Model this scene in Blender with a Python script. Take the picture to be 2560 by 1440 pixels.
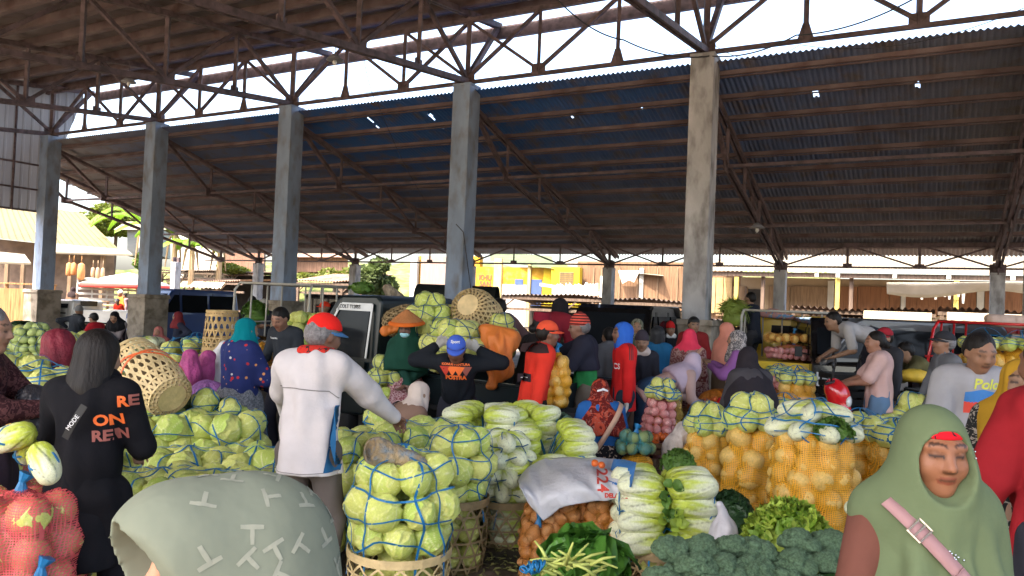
import bpy, math, random, numpy as np
from mathutils import Vector, Matrix
random.seed(7); rng = np.random.default_rng(7)
sc = bpy.context.scene
for o in list(bpy.data.objects): bpy.data.objects.remove(o)
# ---------------------------------------------------------------- camera
FPX, PIT, ROLL, EYE = 1893.0, .0211, .0406, 1.72
_c, _s = math.cos(PIT), math.sin(PIT); _cr, _sr = math.cos(ROLL), math.sin(ROLL)
fw = Vector((0, _c, _s)); up0 = Vector((0, -_s, _c)); ri0 = Vector((1, 0, 0))
ri = ri0 * _cr + up0 * _sr; up = up0 * _cr - ri0 * _sr
cd = bpy.data.cameras.new('camera'); cam = bpy.data.objects.new('camera', cd); sc.collection.objects.link(cam)
m = Matrix.Identity(4)
for i in range(3): m[i][0] = ri[i]; m[i][1] = up[i]; m[i][2] = -fw[i]
m[2][3] = EYE; cam.matrix_world = m
cd.sensor_width = 36; cd.lens = 36 * FPX / 2560; cd.clip_end = 600; cd.clip_start = .05
sc.camera = cam
# ---------------------------------------------------------------- sky, sun, exposure
SUN_EL, SUN_AZ = math.radians(58), math.radians(222)      # azimuth clockwise from +Y: behind and left of the camera
w = bpy.data.worlds.new('World'); sc.world = w; w.use_nodes = True
nt = w.node_tree; bgn = nt.nodes['Background']; sky = nt.nodes.new('ShaderNodeTexSky')
sky.sky_type = 'NISHITA'; sky.sun_disc = False; sky.sun_elevation = SUN_EL; sky.sun_rotation = SUN_AZ
sky.air_density = 1.0; sky.dust_density = 5.0; sky.ozone_density = .3
nt.links.new(sky.outputs[0], bgn.inputs[0]); bgn.inputs[1].default_value = .15
sd = bpy.data.lights.new('sun', 'SUN'); sun = bpy.data.objects.new('sun', sd); sc.collection.objects.link(sun)
sd.energy = 2.2; sd.angle = math.radians(.5); sd.color = (1, .9, .76)
sv = Vector((math.sin(SUN_AZ) * math.cos(SUN_EL), math.cos(SUN_AZ) * math.cos(SUN_EL), math.sin(SUN_EL)))
sun.rotation_euler = sv.to_track_quat('Z', 'Y').to_euler()
sc.view_settings.view_transform = 'Standard'; sc.view_settings.look = 'None'
sc.view_settings.exposure = 2.85; sc.view_settings.gamma = 1
sc.cycles.max_bounces = 8; sc.cycles.diffuse_bounces = 5; sc.cycles.transparent_max_bounces = 12
sc.cycles.caustics_reflective = False; sc.cycles.caustics_refractive = False
# ---------------------------------------------------------------- helpers
def ray(px, py):
    a, b = px - 1280, py - 720
    u = (a * _cr + b * _sr) / FPX; v = -(-a * _sr + b * _cr) / FPX
    return Vector((u, _c - v * _s, _s + v * _c))
def P(px, py, dep): return ray(px, py) * dep + Vector((0, 0, EYE))
def G(px, dep, z=0.0, ref=None):
    """ground spot (height z) under the thing seen at picture column px, measured at height ref"""
    py = 760; ref = z if ref is None else ref
    for _ in range(5):
        q = P(px, py, dep); py += (q.z - ref) / dep * FPX * .98
    q = P(px, py, dep); return Vector((q.x, q.y, z))
DV = Vector((.87504, -.48405, 0)); NV = Vector((.48405, .87504, 0)); OV = Vector((-14.2363, 23.0197, 0))
def L(a, n, z): return OV + DV * a + NV * n + Vector((0, 0, z))     # hall coordinates: along, across, height
ANG = math.atan2(DV.y, DV.x)

def link(o, parent=None):
    sc.collection.objects.link(o)
    if parent is not None: o.parent = parent
    return o
def tag(o, label=None, cat=None, group=None, kind=None):
    if label: o['label'] = label
    if cat: o['category'] = cat
    if group: o['group'] = group
    if kind: o['kind'] = kind
    return o
def empty(name, loc=(0, 0, 0), rz=0, label=None, cat=None, group=None, parent=None):
    o = bpy.data.objects.new(name, None); o.empty_display_size = .1
    o.location = loc; o.rotation_euler = (0, 0, rz); link(o, parent)
    return tag(o, label, cat, group)
def copy_tree(o, parent=None):
    c = o.copy(); sc.collection.objects.link(c)
    if parent is not None: c.parent = parent
    for ch in o.children: copy_tree(ch, c)
    return c

def mesh_obj(name, V, F, mats, parent=None, smooth=False, col=None, mi=None):
    me = bpy.data.meshes.new(name)
    V = np.asarray(V, dtype=float)
    me.from_pydata(V.tolist() if len(V) else [], [], F if isinstance(F, list) else F.tolist())
    if not isinstance(mats, (list, tuple)): mats = [mats]
    for mm in mats: me.materials.append(mm)
    if smooth: me.polygons.foreach_set('use_smooth', [True] * len(me.polygons))
    if mi is not None: me.polygons.foreach_set('material_index', mi)
    if col is not None:
        at = me.color_attributes.new('Col', 'FLOAT_COLOR', 'POINT')
        c4 = np.ones((len(V), 4)); c4[:, :3] = col; at.data.foreach_set('color', c4.ravel())
    me.update()
    o = bpy.data.objects.new(name, me); return link(o, parent)

class MB:
    """collects shapes for one mesh"""
    def __init__(s): s.V = []; s.F = []; s.M = []; s.m = 0
    def add(s, V, F):
        n = len(s.V); s.V += [tuple(v) for v in V]; s.F += [tuple(i + n for i in f) for f in F]; s.M += [s.m] * len(F); return s
    def box(s, c, size, rz=0, R=None, taper=1):
        hx, hy, hz = size[0] / 2, size[1] / 2, size[2] / 2
        if R is None: R = Matrix.Rotation(rz, 3, 'Z')
        c = Vector(c); V = []
        for z in (-1, 1):
            t = taper if z > 0 else 1
            for x, y in ((-1, -1), (1, -1), (1, 1), (-1, 1)): V.append(c + R @ Vector((x * hx * t, y * hy * t, z * hz)))
        return s.add(V, [(3, 2, 1, 0), (4, 5, 6, 7), (0, 1, 5, 4), (1, 2, 6, 5), (2, 3, 7, 6), (3, 0, 4, 7)])
    def bar(s, a, b, w, h=None, upv=(0, 0, 1)):
        a = Vector(a); b = Vector(b); d = b - a; h = h or w
        z = d.normalized(); u = Vector(upv)
        if abs(z.dot(u)) > .98: u = Vector((1, 0, 0))
        x = u.cross(z).normalized(); y = z.cross(x)
        R = Matrix((x, y, z)).transposed()
        return s.box((a + b) / 2, (w, h, d.length), R=R)
    def tube(s, pts, r, n=6, closed=False, cap=True):
        pts = [Vector(p) for p in pts]; N = len(pts); rs = r if isinstance(r, (list, tuple)) else [r] * N
        V = []; F = []; pu = None
        for i, p in enumerate(pts):
            a = pts[(i - 1) % N] if (closed or i > 0) else p; b = pts[(i + 1) % N] if (closed or i < N - 1) else p
            t = (b - a); t = t.normalized() if t.length > 1e-9 else Vector((0, 0, 1))
            if pu is None: pu = Vector((0, 0, 1)) if abs(t.z) < .9 else Vector((1, 0, 0))
            x = pu - t * pu.dot(t); x = x.normalized() if x.length > 1e-6 else t.orthogonal().normalized()
            y = t.cross(x); pu = x
            for k in range(n):
                q = 2 * math.pi * k / n; V.append(p + (x * math.cos(q) + y * math.sin(q)) * rs[i])
        for i in range(N if closed else N - 1):
            j = (i + 1) % N
            for k in range(n):
                l = (k + 1) % n; F.append((i * n + k, i * n + l, j * n + l, j * n + k))
        if cap and not closed: F.append(tuple(range(n - 1, -1, -1))); F.append(tuple((N - 1) * n + k for k in range(n)))
        return s.add(V, F)
    def lathe(s, prof, c=(0, 0, 0), n=24, R=None, cap=True):
        c = Vector(c); V = []; F = []; m_ = len(prof)
        for r, z in prof:
            for k in range(n):
                q = 2 * math.pi * k / n; v = Vector((r * math.cos(q), r * math.sin(q), z))
                V.append(c + (R @ v if R else v))
        for i in range(m_ - 1):
            for k in range(n):
                l = (k + 1) % n; F.append((i * n + k, i * n + l, (i + 1) * n + l, (i + 1) * n + k))
        if cap: F.append(tuple(range(n - 1, -1, -1))); F.append(tuple((m_ - 1) * n + k for k in range(n)))
        return s.add(V, F)
    def prism(s, poly, d, R=None, c=(0, 0, 0)):
        """poly in (x,z), extruded +-d/2 along y"""
        c = Vector(c); V = []; n = len(poly)
        for y in (-d / 2, d / 2):
            for x, z in poly:
                v = Vector((x, y, z)); V.append(c + (R @ v if R else v))
        F = [tuple(range(n)), tuple(range(2 * n - 1, n - 1, -1))]
        for k in range(n): l = (k + 1) % n; F.append((l, k, n + k, n + l))
        return s.add(V, F)
    def ribbon(s, pts, nrm, w, t=.002, closed=True):
        """flat band along pts, nrm outward"""
        pts = [Vector(p) for p in pts]; N = len(pts); V = []; F = []
        for i, p in enumerate(pts):
            a = pts[(i - 1) % N] if closed or i else p; b = pts[(i + 1) % N] if closed or i < N - 1 else p
            tt = (b - a).normalized(); n_ = Vector(nrm[i]); x = tt.cross(n_); x = x.normalized() if x.length > 1e-6 else Vector((1, 0, 0)); n_ = x.cross(tt).normalized()
            for q in (x * (w / 2), x * (w / 2) + n_ * t, -x * (w / 2) + n_ * t, -x * (w / 2)): V.append(p + q)
        for i in range(N if closed else N - 1):
            j = (i + 1) % N
            for k in range(4): l = (k + 1) % 4; F.append((i * 4 + k, i * 4 + l, j * 4 + l, j * 4 + k))
        return s.add(V, F)
    def ball(s, c, r, n=12, m_=8, sc3=(1, 1, 1), R=None, jit=0):
        V = []; F = []; c = Vector(c)
        for i in range(m_ + 1):
            th = math.pi * i / m_
            for k in range(n):
                q = 2 * math.pi * k / n
                v = Vector((math.sin(th) * math.cos(q) * sc3[0], math.sin(th) * math.sin(q) * sc3[1], math.cos(th) * sc3[2])) * r
                if jit: v *= 1 + random.uniform(-jit, jit)
                V.append(c + (R @ v if R else v))
        for i in range(m_):
            for k in range(n): l = (k + 1) % n; F.append((i * n + k, (i + 1) * n + k, (i + 1) * n + l, i * n + l))
        return s.add(V, F)
    def obj(s, name, mats, parent=None, smooth=False, bevel=0):
        o = mesh_obj(name, s.V, s.F, mats, parent, smooth, mi=s.M)
        if bevel:
            b = o.modifiers.new('bevel', 'BEVEL'); b.width = bevel; b.segments = 2; b.limit_method = 'ANGLE'
        return o

# ---------------------------------------------------------------- materials
MATS = {}
def mat(name, col, rough=.75, var=.18, scale=6, bump=.25, bscale=None, metal=0, spec=.4, col2=None, f2=.5, stretch=None, vcol=False, trans=0, wave=None, coat=0, sharp=.12):
    if name in MATS: return MATS[name]
    m = bpy.data.materials.new(name); m.use_nodes = True; nt = m.node_tree; N = nt.nodes; Lk = nt.links.new
    b = N['Principled BSDF']; b.inputs['Roughness'].default_value = rough; b.inputs['Metallic'].default_value = metal
    b.inputs['Specular IOR Level'].default_value = spec; b.inputs['Coat Weight'].default_value = coat
    tc = N.new('ShaderNodeTexCoord'); src = tc.outputs['Object']
    if stretch:
        mp = N.new('ShaderNodeMapping'); mp.inputs['Scale'].default_value = stretch; Lk(src, mp.inputs[0]); src = mp.outputs[0]
    nz = N.new('ShaderNodeTexNoise'); nz.inputs['Scale'].default_value = scale; nz.inputs['Detail'].default_value = 5; Lk(src, nz.inputs['Vector'])
    mr = N.new('ShaderNodeMapRange'); mr.inputs[1].default_value = .3; mr.inputs[2].default_value = .7
    mr.inputs[3].default_value = 1 - var; mr.inputs[4].default_value = 1 + var; Lk(nz.outputs[0], mr.inputs[0])
    if vcol:
        at = N.new('ShaderNodeAttribute'); at.attribute_name = 'Col'; base = at.outputs['Color']
    else:
        rg = N.new('ShaderNodeRGB'); rg.outputs[0].default_value = (*col, 1); base = rg.outputs[0]
    if col2:
        n2 = N.new('ShaderNodeTexNoise'); n2.inputs['Scale'].default_value = scale * 2.3; n2.inputs['Detail'].default_value = 4; Lk(src, n2.inputs['Vector'])
        r2 = N.new('ShaderNodeMapRange'); r2.inputs[1].default_value = f2 - sharp; r2.inputs[2].default_value = f2 + sharp; Lk(n2.outputs[0], r2.inputs[0])
        mx = N.new('ShaderNodeMixRGB'); mx.inputs[2].default_value = (*col2, 1); Lk(r2.outputs[0], mx.inputs[0]); Lk(base, mx.inputs[1]); base = mx.outputs[0]
    mul = N.new('ShaderNodeVectorMath'); mul.operation = 'SCALE'; Lk(base, mul.inputs[0]); Lk(mr.outputs[0], mul.inputs['Scale'])
    Lk(mul.outputs[0], b.inputs['Base Color'])
    if bump:
        nb = N.new('ShaderNodeTexNoise'); nb.inputs['Scale'].default_value = bscale or scale * 3; nb.inputs['Detail'].default_value = 4; Lk(src, nb.inputs['Vector'])
        bp = N.new('ShaderNodeBump'); bp.inputs['Strength'].default_value = min(1, bump); bp.inputs['Distance'].default_value = .02; Lk(nb.outputs[0], bp.inputs['Height'])
        if wave:
            wv = N.new('ShaderNodeTexWave'); wv.inputs['Scale'].default_value = wave; wv.inputs['Distortion'].default_value = 3; Lk(src, wv.inputs['Vector'])
            b2 = N.new('ShaderNodeBump'); b2.inputs['Strength'].default_value = .5; b2.inputs['Distance'].default_value = .02; Lk(wv.outputs[1], b2.inputs['Height']); Lk(bp.outputs[0], b2.inputs['Normal']); bp = b2
        Lk(bp.outputs[0], b.inputs['Normal'])
    if trans:
        tb = N.new('ShaderNodeBsdfTranslucent'); Lk(mul.outputs[0], tb.inputs[0]); ms = N.new('ShaderNodeMixShader'); ms.inputs[0].default_value = trans
        Lk(b.outputs[0], ms.inputs[1]); Lk(tb.outputs[0], ms.inputs[2]); Lk(ms.outputs[0], N['Material Output'].inputs[0])
    MATS[name] = m; return m
def cloth(name, col, pat=None, var=.12, rough=.9, scale=5, **k):
    """fabric with soft folds in its normal; pat=(colour, noise scale, threshold) adds a print"""
    m = mat(name, col, rough, var, scale, .7, 7, spec=.15, **k)
    if pat and not m.get('pt'):
        m['pt'] = 1; nt = m.node_tree; N = nt.nodes; Lk = nt.links.new
        tc = N.new('ShaderNodeTexCoord'); base = [l.from_socket for l in nt.links if l.to_socket == N['Principled BSDF'].inputs['Base Color']][0]
        for i, (pc, ps, th, kind) in enumerate(pat):
            if kind == 'dots':
                v = N.new('ShaderNodeTexVoronoi'); v.inputs['Scale'].default_value = ps; out = v.outputs['Distance']; lo, hi = th + .04, th
            elif kind == 'stripe':
                v = N.new('ShaderNodeTexWave'); v.bands_direction = 'Z'; v.inputs['Scale'].default_value = ps; out = v.outputs[1]; lo, hi = th - .05, th + .05
            else:
                v = N.new('ShaderNodeTexNoise'); v.inputs['Scale'].default_value = ps; v.inputs['Detail'].default_value = 3; v.inputs['Distortion'].default_value = 1.5; out = v.outputs[0]; lo, hi = th - .02, th + .02
            mp = N.new('ShaderNodeMapping'); mp.inputs['Location'].default_value = (i * 3.1, i * 1.7, 0); Lk(tc.outputs['Object'], mp.inputs[0]); Lk(mp.outputs[0], v.inputs['Vector'])
            r = N.new('ShaderNodeMapRange'); r.inputs[1].default_value = lo; r.inputs[2].default_value = hi
            if lo > hi: r.inputs[1].default_value = hi; r.inputs[2].default_value = lo; r.inputs[3].default_value = 1; r.inputs[4].default_value = 0
            Lk(out, r.inputs[0]); mx = N.new('ShaderNodeMixRGB'); mx.inputs[2].default_value = (*pc, 1); Lk(r.outputs[0], mx.inputs[0]); Lk(base, mx.inputs[1]); base = mx.outputs[0]
        Lk(base, N['Principled BSDF'].inputs['Base Color'])
    return m
def net_mat(name, col, cover=.45, scale=60, grid=False):
    """netting: woven threads with open gaps"""
    if name in MATS: return MATS[name]
    m = bpy.data.materials.new(name); m.use_nodes = True; nt = m.node_tree; N = nt.nodes; Lk = nt.links.new
    b = N['Principled BSDF']; b.inputs['Base Color'].default_value = (*col, 1); b.inputs['Roughness'].default_value = .5
    tr = N.new('ShaderNodeBsdfTransparent'); tc = N.new('ShaderNodeTexCoord'); mx = N.new('ShaderNodeMixShader')
    nz = N.new('ShaderNodeTexNoise'); nz.inputs['Scale'].default_value = 9; nz.inputs['Detail'].default_value = 6; mp = N.new('ShaderNodeMapping'); mp.inputs['Scale'].default_value = (2.2, 2.2, .6)
    Lk(tc.outputs['Object'], mp.inputs[0]); Lk(mp.outputs[0], nz.inputs['Vector'])
    r = N.new('ShaderNodeMapRange'); r.inputs[1].default_value = .35; r.inputs[2].default_value = .68; r.inputs[3].default_value = cover * .8; r.inputs[4].default_value = min(1, cover * 1.3)
    Lk(nz.outputs[0], r.inputs[0]); fac = r.outputs[0]
    if grid:
        for d in ('X', 'Z'):
            wv = N.new('ShaderNodeTexWave'); wv.bands_direction = d; wv.inputs['Scale'].default_value = scale; wv.inputs['Distortion'].default_value = 1.2; wv.inputs['Detail'].default_value = 1
            wv.inputs['Detail Scale'].default_value = .3
            Lk(tc.outputs['Object'], wv.inputs['Vector'])
            q = N.new('ShaderNodeMapRange'); q.inputs[1].default_value = .72; q.inputs[2].default_value = .85; Lk(wv.outputs[1], q.inputs[0])
            a = N.new('ShaderNodeMath'); a.operation = 'MAXIMUM'; Lk(fac, a.inputs[0]); Lk(q.outputs[0], a.inputs[1]); fac = a.outputs[0]
    Lk(fac, mx.inputs[0]); Lk(tr.outputs[0], mx.inputs[1]); Lk(b.outputs[0], mx.inputs[2]); Lk(mx.outputs[0], N['Material Output'].inputs[0])
    MATS[name] = m; return m
def glass_mat(name='dark_window_glass', col=(.01, .012, .015), rough=.1):
    return mat(name, col, rough, .1, 3, 0, spec=.1)
# ================================================================ ground
M_ground = mat('market_floor_dirt', (.13, .095, .07), .9, .4, .8, .6, 14, col2=(.05, .045, .03), f2=.52)
M_conc = mat('weathered_concrete', (.42, .42, .43), .85, .22, 2.2, .5, 18, col2=(.2, .19, .185), f2=.57, stretch=(1, 1, .45))
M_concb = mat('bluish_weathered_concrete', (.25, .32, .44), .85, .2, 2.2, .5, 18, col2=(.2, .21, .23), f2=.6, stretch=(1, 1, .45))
M_plinth = mat('plinth_concrete', (.33, .28, .22), .9, .25, 2, .5, 12, col2=(.17, .14, .1), f2=.55)
M_steel = mat('rusty_brown_steel', (.13, .09, .095), .7, .3, 3, .3, 20, col2=(.07, .05, .05), f2=.54)
M_purlin = mat('red_brown_purlin_steel', (.15, .108, .105), .75, .3, 1.2, .3, 14, col2=(.10, .06, .055), f2=.56)
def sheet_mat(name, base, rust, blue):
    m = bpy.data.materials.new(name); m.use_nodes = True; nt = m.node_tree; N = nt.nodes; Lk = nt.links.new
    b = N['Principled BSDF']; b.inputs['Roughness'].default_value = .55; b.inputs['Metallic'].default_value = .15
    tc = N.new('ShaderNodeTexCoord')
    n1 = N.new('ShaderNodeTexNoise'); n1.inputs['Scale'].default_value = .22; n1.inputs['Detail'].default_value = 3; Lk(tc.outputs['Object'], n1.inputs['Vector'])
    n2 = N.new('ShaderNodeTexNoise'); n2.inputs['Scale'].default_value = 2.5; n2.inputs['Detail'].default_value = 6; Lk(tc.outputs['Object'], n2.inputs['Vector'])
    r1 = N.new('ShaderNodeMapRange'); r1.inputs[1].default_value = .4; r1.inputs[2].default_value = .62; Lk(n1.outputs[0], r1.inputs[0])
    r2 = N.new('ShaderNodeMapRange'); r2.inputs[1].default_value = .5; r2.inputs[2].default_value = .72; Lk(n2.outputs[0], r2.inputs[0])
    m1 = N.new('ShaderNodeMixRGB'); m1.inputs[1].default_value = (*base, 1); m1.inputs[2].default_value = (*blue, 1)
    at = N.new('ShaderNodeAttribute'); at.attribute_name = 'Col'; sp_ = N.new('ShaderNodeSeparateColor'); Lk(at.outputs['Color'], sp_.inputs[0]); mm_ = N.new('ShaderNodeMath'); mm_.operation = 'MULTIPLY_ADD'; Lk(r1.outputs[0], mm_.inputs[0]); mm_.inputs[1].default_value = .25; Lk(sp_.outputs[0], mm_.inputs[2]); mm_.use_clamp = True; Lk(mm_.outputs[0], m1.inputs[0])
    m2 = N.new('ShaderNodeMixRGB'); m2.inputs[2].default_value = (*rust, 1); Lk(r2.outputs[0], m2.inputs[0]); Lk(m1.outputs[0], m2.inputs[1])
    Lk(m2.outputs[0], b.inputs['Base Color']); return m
M_sheet2 = sheet_mat('old_galvanised_sheet_blue_haze', (.19, .185, .195), (.15, .12, .11), (.045, .13, .36))  # the strong blue is lens haze mixed into the sheet colour
M_sheet1 = sheet_mat('tan_underside_sheet', (.32, .27, .25), (.19, .14, .13), (.26, .26, .28))
M_clad = mat('translucent_grey_cladding', (.22, .22, .23), .5, .25, 1, .1, trans=.22, stretch=(1, 1, .2), metal=.1)

g = mesh_obj('ground', [(-150, -40, 0), (150, -40, 0), (150, 220, 0), (-150, 220, 0)], [(0, 1, 2, 3)], M_ground); tag(g, kind='structure')
yv = [L(-40, -17.2, .004), L(-40, -60, .004), L(80, -60, .004), L(80, -17.2, .004)]
M_bounce = mat('pale_bounce_ground', (.5, .42, .31), .9, .15, 1, .2); tag(mesh_obj('bounce_paving', yv, [(0, 1, 2, 3)], M_bounce), kind='structure')  # unseen pale ground added behind the camera to bounce warm sun inside
yv = [L(-40, 9.4, .004), L(80, 9.4, .004), L(80, 17, .004), L(-40, 17, .004)]; tag(mesh_obj('lane_paving', yv, [(0, 1, 2, 3)], mat('dusty_lane', (.26, .23, .19), .9, .2, 1, .2)), kind='structure')

hall = empty('market_hall', L(0, 0, 0), 0, 'open steel market hall with concrete columns, rusty trusses and corrugated roofs', 'market hall')
def hobj(b, name, mt, parent=None, smooth=False, bevel=0):
    """hall parts are built in world coordinates and parented to the hall empty"""
    o = b.obj(name, mt, parent or hall, smooth, bevel)
    base = Vector((0, 0, 0)); p = parent or hall
    o.location = -L(0, 0, 0) if p is hall else (0, 0, 0)
    return o
# front columns with plinths; rear columns
def column(a, n, H, w, plinth):
    b = MB(); b.box(L(a, n, (H + .2) / 2), (w, w, H - .2), ANG)
    b.box(L(a, n, H - .03), (w + .02, w + .02, .06), ANG)
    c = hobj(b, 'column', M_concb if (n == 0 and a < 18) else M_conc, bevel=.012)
    if plinth:
        q = MB(); q.box(L(a, n, .74), (.72, .72, 1.48), ANG); q.box(L(a, n, 1.53), (.80, .80, .1), ANG, taper=.94)
        hobj(q, 'plinth', M_plinth, c, bevel=.015)
    g_ = MB(); g_.box(L(a, n, H + .08), (.34, .03, .26), ANG); g_.box(L(a, n, H + .08), (.03, .34, .26), ANG)
    hobj(g_, 'head_plate', M_steel, c)
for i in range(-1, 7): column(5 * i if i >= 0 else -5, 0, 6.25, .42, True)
for i in range(-1, 7): column(5 * i if i >= 0 else -5, 8.36, 2.94, .30, False)
# roof 2 : high behind the colonnade, low at the rear
def z2(n): return 6.13 - .292 * n
def truss2(a):
    b = MB(); top = lambda n: L(a, n, z2(n) - .2)
    def bot(n): return L(a, n, 4.62 - (n - 1.84) * .245)
    for o in (-.05, .05):
        k = DV * o
        b.bar(top(.2) + k, top(9.0) + k, .05, .09)
        b.bar(bot(1.84) + k, L(a, 8.36, 3.05) + k, .05, .08)
    b.bar(top(.25), bot(1.84), .08)
    for n in (1.84, 3.5, 5.2, 6.8): b.bar(top(n), bot(n), .06)
    b.bar(top(3.5), bot(1.84), .05); b.bar(top(3.5), bot(5.2), .06); b.bar(top(6.8), bot(5.2), .05); b.bar(top(6.8), L(a, 8.3, 3.05), .06)
    b.bar(top(8.36), L(a, 8.36, 2.96), .08)
    for n in (1.84, 5.2): b.box(bot(n), (.03, .34, .2), ANG)
    b.box(L(a, 8.36, 3.08), (.2, .2, .2), ANG)
    b.bar(L(a, .2, 6.0), L(a, .2, 5.5), .1)
    hobj(b, 'rafter_truss', M_steel)
for i in range(-1, 7): truss2(5 * i if i > -1 else -2.2)
b = MB()
for n, z in ((1.84, 4.62), (5.2, 3.8)): b.bar(L(-2.4, n, z), L(31, n, z), .06)
hobj(b, 'tie_bar', M_steel)
for n in np.arange(.22, 9.1, .74):
    b = MB(); b.bar(L(-3.2, n, z2(n) - .09), L(31, n, z2(n) - .09),   .04, .085, upv=(NV.x * .28, NV.y * .28, 1)); b.bar(L(-3.2, n + .04, z2(n) - .165), L(31, n + .04, z2(n) - .15), .07, .012)
    hobj(b, 'purlin', M_purlin)
HOLES = []
for px, py, r in ((927, 301, .11), (1075, 290, .17), (1103, 320, .07), (968, 332, .07), (1607, 272, .09), (1427, 290, .08), (2038, 232, .17), (2293, 210, .12), (670, 362, .06), (942, 316, .05)):
    rr = ray(px, py); k = (6.13 - EYE + .292 * NV.dot(OV)) / (rr.z + .292 * NV.dot(rr)); q = rr * k - OV     # where the sheet is rusted through
    HOLES.append((q.dot(DV), q.dot(NV), r * .36))
def hole_test(a, n):
    return any(((a - x) / (r * .8)) ** 2 + ((n - y) / (r * 1.9)) ** 2 < 1 for x, y, r in HOLES)
def corrugated(name, a0, a1, n0, n1, zf, mt, amp=.018, pitch=.095, rows=12, holes=False, wob=0, parent=None, per=7):
    A = np.arange(a0, a1, pitch / per); Nn = np.linspace(n0, n1, rows + 1)
    AA, NN = np.meshgrid(A, Nn, indexing='ij')
    Z = zf(NN) + amp * np.sin(AA / pitch * 2 * np.pi) + wob * np.sin(AA * .9 + NN) * (NN - n0) / (n1 - n0)
    V = np.stack([DV.x * AA + NV.x * NN, DV.y * AA + NV.y * NN, Z], -1).reshape(-1, 3)
    na, nn = AA.shape; i, j = np.meshgrid(np.arange(na - 1), np.arange(nn - 1), indexing='ij'); k = (i * nn + j).ravel()
    F = np.stack([k, k + 1, k + nn + 1, k + nn], 1)
    if holes:
        cx = AA[:-1, :-1].ravel(); cn = (NN[:-1, :-1].ravel() + NN[1:, 1:].ravel()) / 2
        keep = np.ones(len(F), bool)
        cand = np.array([hole_test(x, y) for x, y in zip(cx[:], cn[:])]) if True else None
        F = F[~cand]
    bl = np.clip(1.25 - np.sqrt(((AA - 13.5) / 9.5) ** 2 + ((NN - .8) / 5.0) ** 2), 0, 1).reshape(-1, 1) * (0 if n0 < -1 else 1)  # mask that paints blue lens haze onto the lower roof's middle bays
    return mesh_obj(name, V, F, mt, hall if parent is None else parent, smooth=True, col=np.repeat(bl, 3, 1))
def z2h(N_): return 6.13 - .292 * N_
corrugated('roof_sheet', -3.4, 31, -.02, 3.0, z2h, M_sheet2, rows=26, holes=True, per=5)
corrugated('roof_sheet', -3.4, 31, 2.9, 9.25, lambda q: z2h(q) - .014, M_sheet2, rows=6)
# rear longitudinal truss
b = MB(); z0, z1 = 3.04, 3.62
b.bar(L(-3.2, 8.36, z0), L(31, 8.36, z0), .05); b.bar(L(-3.2, 8.36, z1), L(31, 8.36, z1), .08, .12)
for i in range(0, 19):
    a = i * 5 / 3; b.bar(L(a, 8.36, z0), L(a, 8.36, z1), .05)
    b.box(L(a, 8.36, z0 + .05), (.22, .025, .1), ANG)
    if i % 3 == 0 or i % 6 in (2, 4):
        for s_ in (-1, 1): b.bar(L(a, 8.36, z0), L(a + s_ * 5 / 3, 8.36, z1), .045)
hobj(b, 'eave_truss', M_steel)
# roof 1 : overhangs the colonnade and falls towards the camera
def z1f(n): return 7.97 + .135 * n
def zb(n): return 6.33 + .118 * n
b = MB(); b.bar(L(-1, 0, 6.31), L(31, 0, 6.31), .08, .07); b.bar(L(-1, 0, 7.62), L(31, 0, 7.62), .09)
for i in range(0, 19):
    a = i * 5 / 3; b.bar(L(a, 0, 6.3), L(a, 0, 7.66), .07 if i % 3 else .1)
    if i % 6 in (2, 4): b.box(L(a, 0, 6.42), (.3, .03, .2), ANG)
    elif i % 3: b.prism([(-.13, 0), (.13, 0), (.05, .26), (-.05, .26)], .03, Matrix.Rotation(ANG, 3, 'Z'), L(a, 0, 6.34))
    if i % 3 == 0 or i % 6 in (2, 4):
        for s_ in (-1, 1):
            if 0 <= a + s_ * 5 / 3 <= 31: b.bar(L(a, 0, 6.4), L(a + s_ * 5 / 3, 0, 7.6), .065)
hobj(b, 'girder_truss', M_steel)
def truss1(a):
    b = MB(); top = lambda n: L(a, n, z1f(n) - .22)
    for o in (-.045, .045):
        k = DV * o; b.bar(top(1.25) + k, top(-16.4) + k, .045, .12); b.bar(L(a, 0, zb(0)) + k, L(a, -16, zb(-16)) + k, .045, .11)
    b.bar(L(a, 0, 6.4), top(1.2), .1)
    for j in range(0, 9):
        n = -j * 1.72; b.bar(L(a, n, zb(n)), top(n), .075)
        if j % 2 == 0:
            for s_ in (-1, 1):
                if n + s_ * 1.72 <= 0: b.bar(L(a, n, zb(n) + .05), top(n + s_ * 1.72), .075)
            b.box(L(a, n, zb(n) + .08), (.03, .42, .24), ANG)
        else: b.box(L(a, n, zb(n) + .06), (.03, .2, .2), ANG)
    hobj(b, 'roof_truss', M_steel)
for i in range(0, 7): truss1(5 * i)
b = MB(); b.bar(L(.2, 1.22, 7.76), L(31, 1.22, 7.76), .1, .27); hobj(b, 'eave_beam', M_steel)
for n in np.arange(.45, -16.5, -.95):
    b = MB(); b.bar(L(-.6, n, z1f(n) - .1), L(31, n, z1f(n) - .1), .06, .17); b.bar(L(-.6, n + .05, z1f(n) - .19), L(31, n + .05, z1f(n) - .19), .12, .014)
    hobj(b, 'purlin', M_purlin)
corrugated('roof_sheet', -.8, 31, -16.6, 1.02, z1f, M_sheet1, rows=10, per=4, pitch=.09, amp=.013)
# rear posts of roof 1, behind the camera
for i in range(0, 7):
    b = MB(); b.box(L(5 * i, -15.8, 2.1), (.42, .42, 4.2), ANG); hobj(b, 'column', M_conc)
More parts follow.
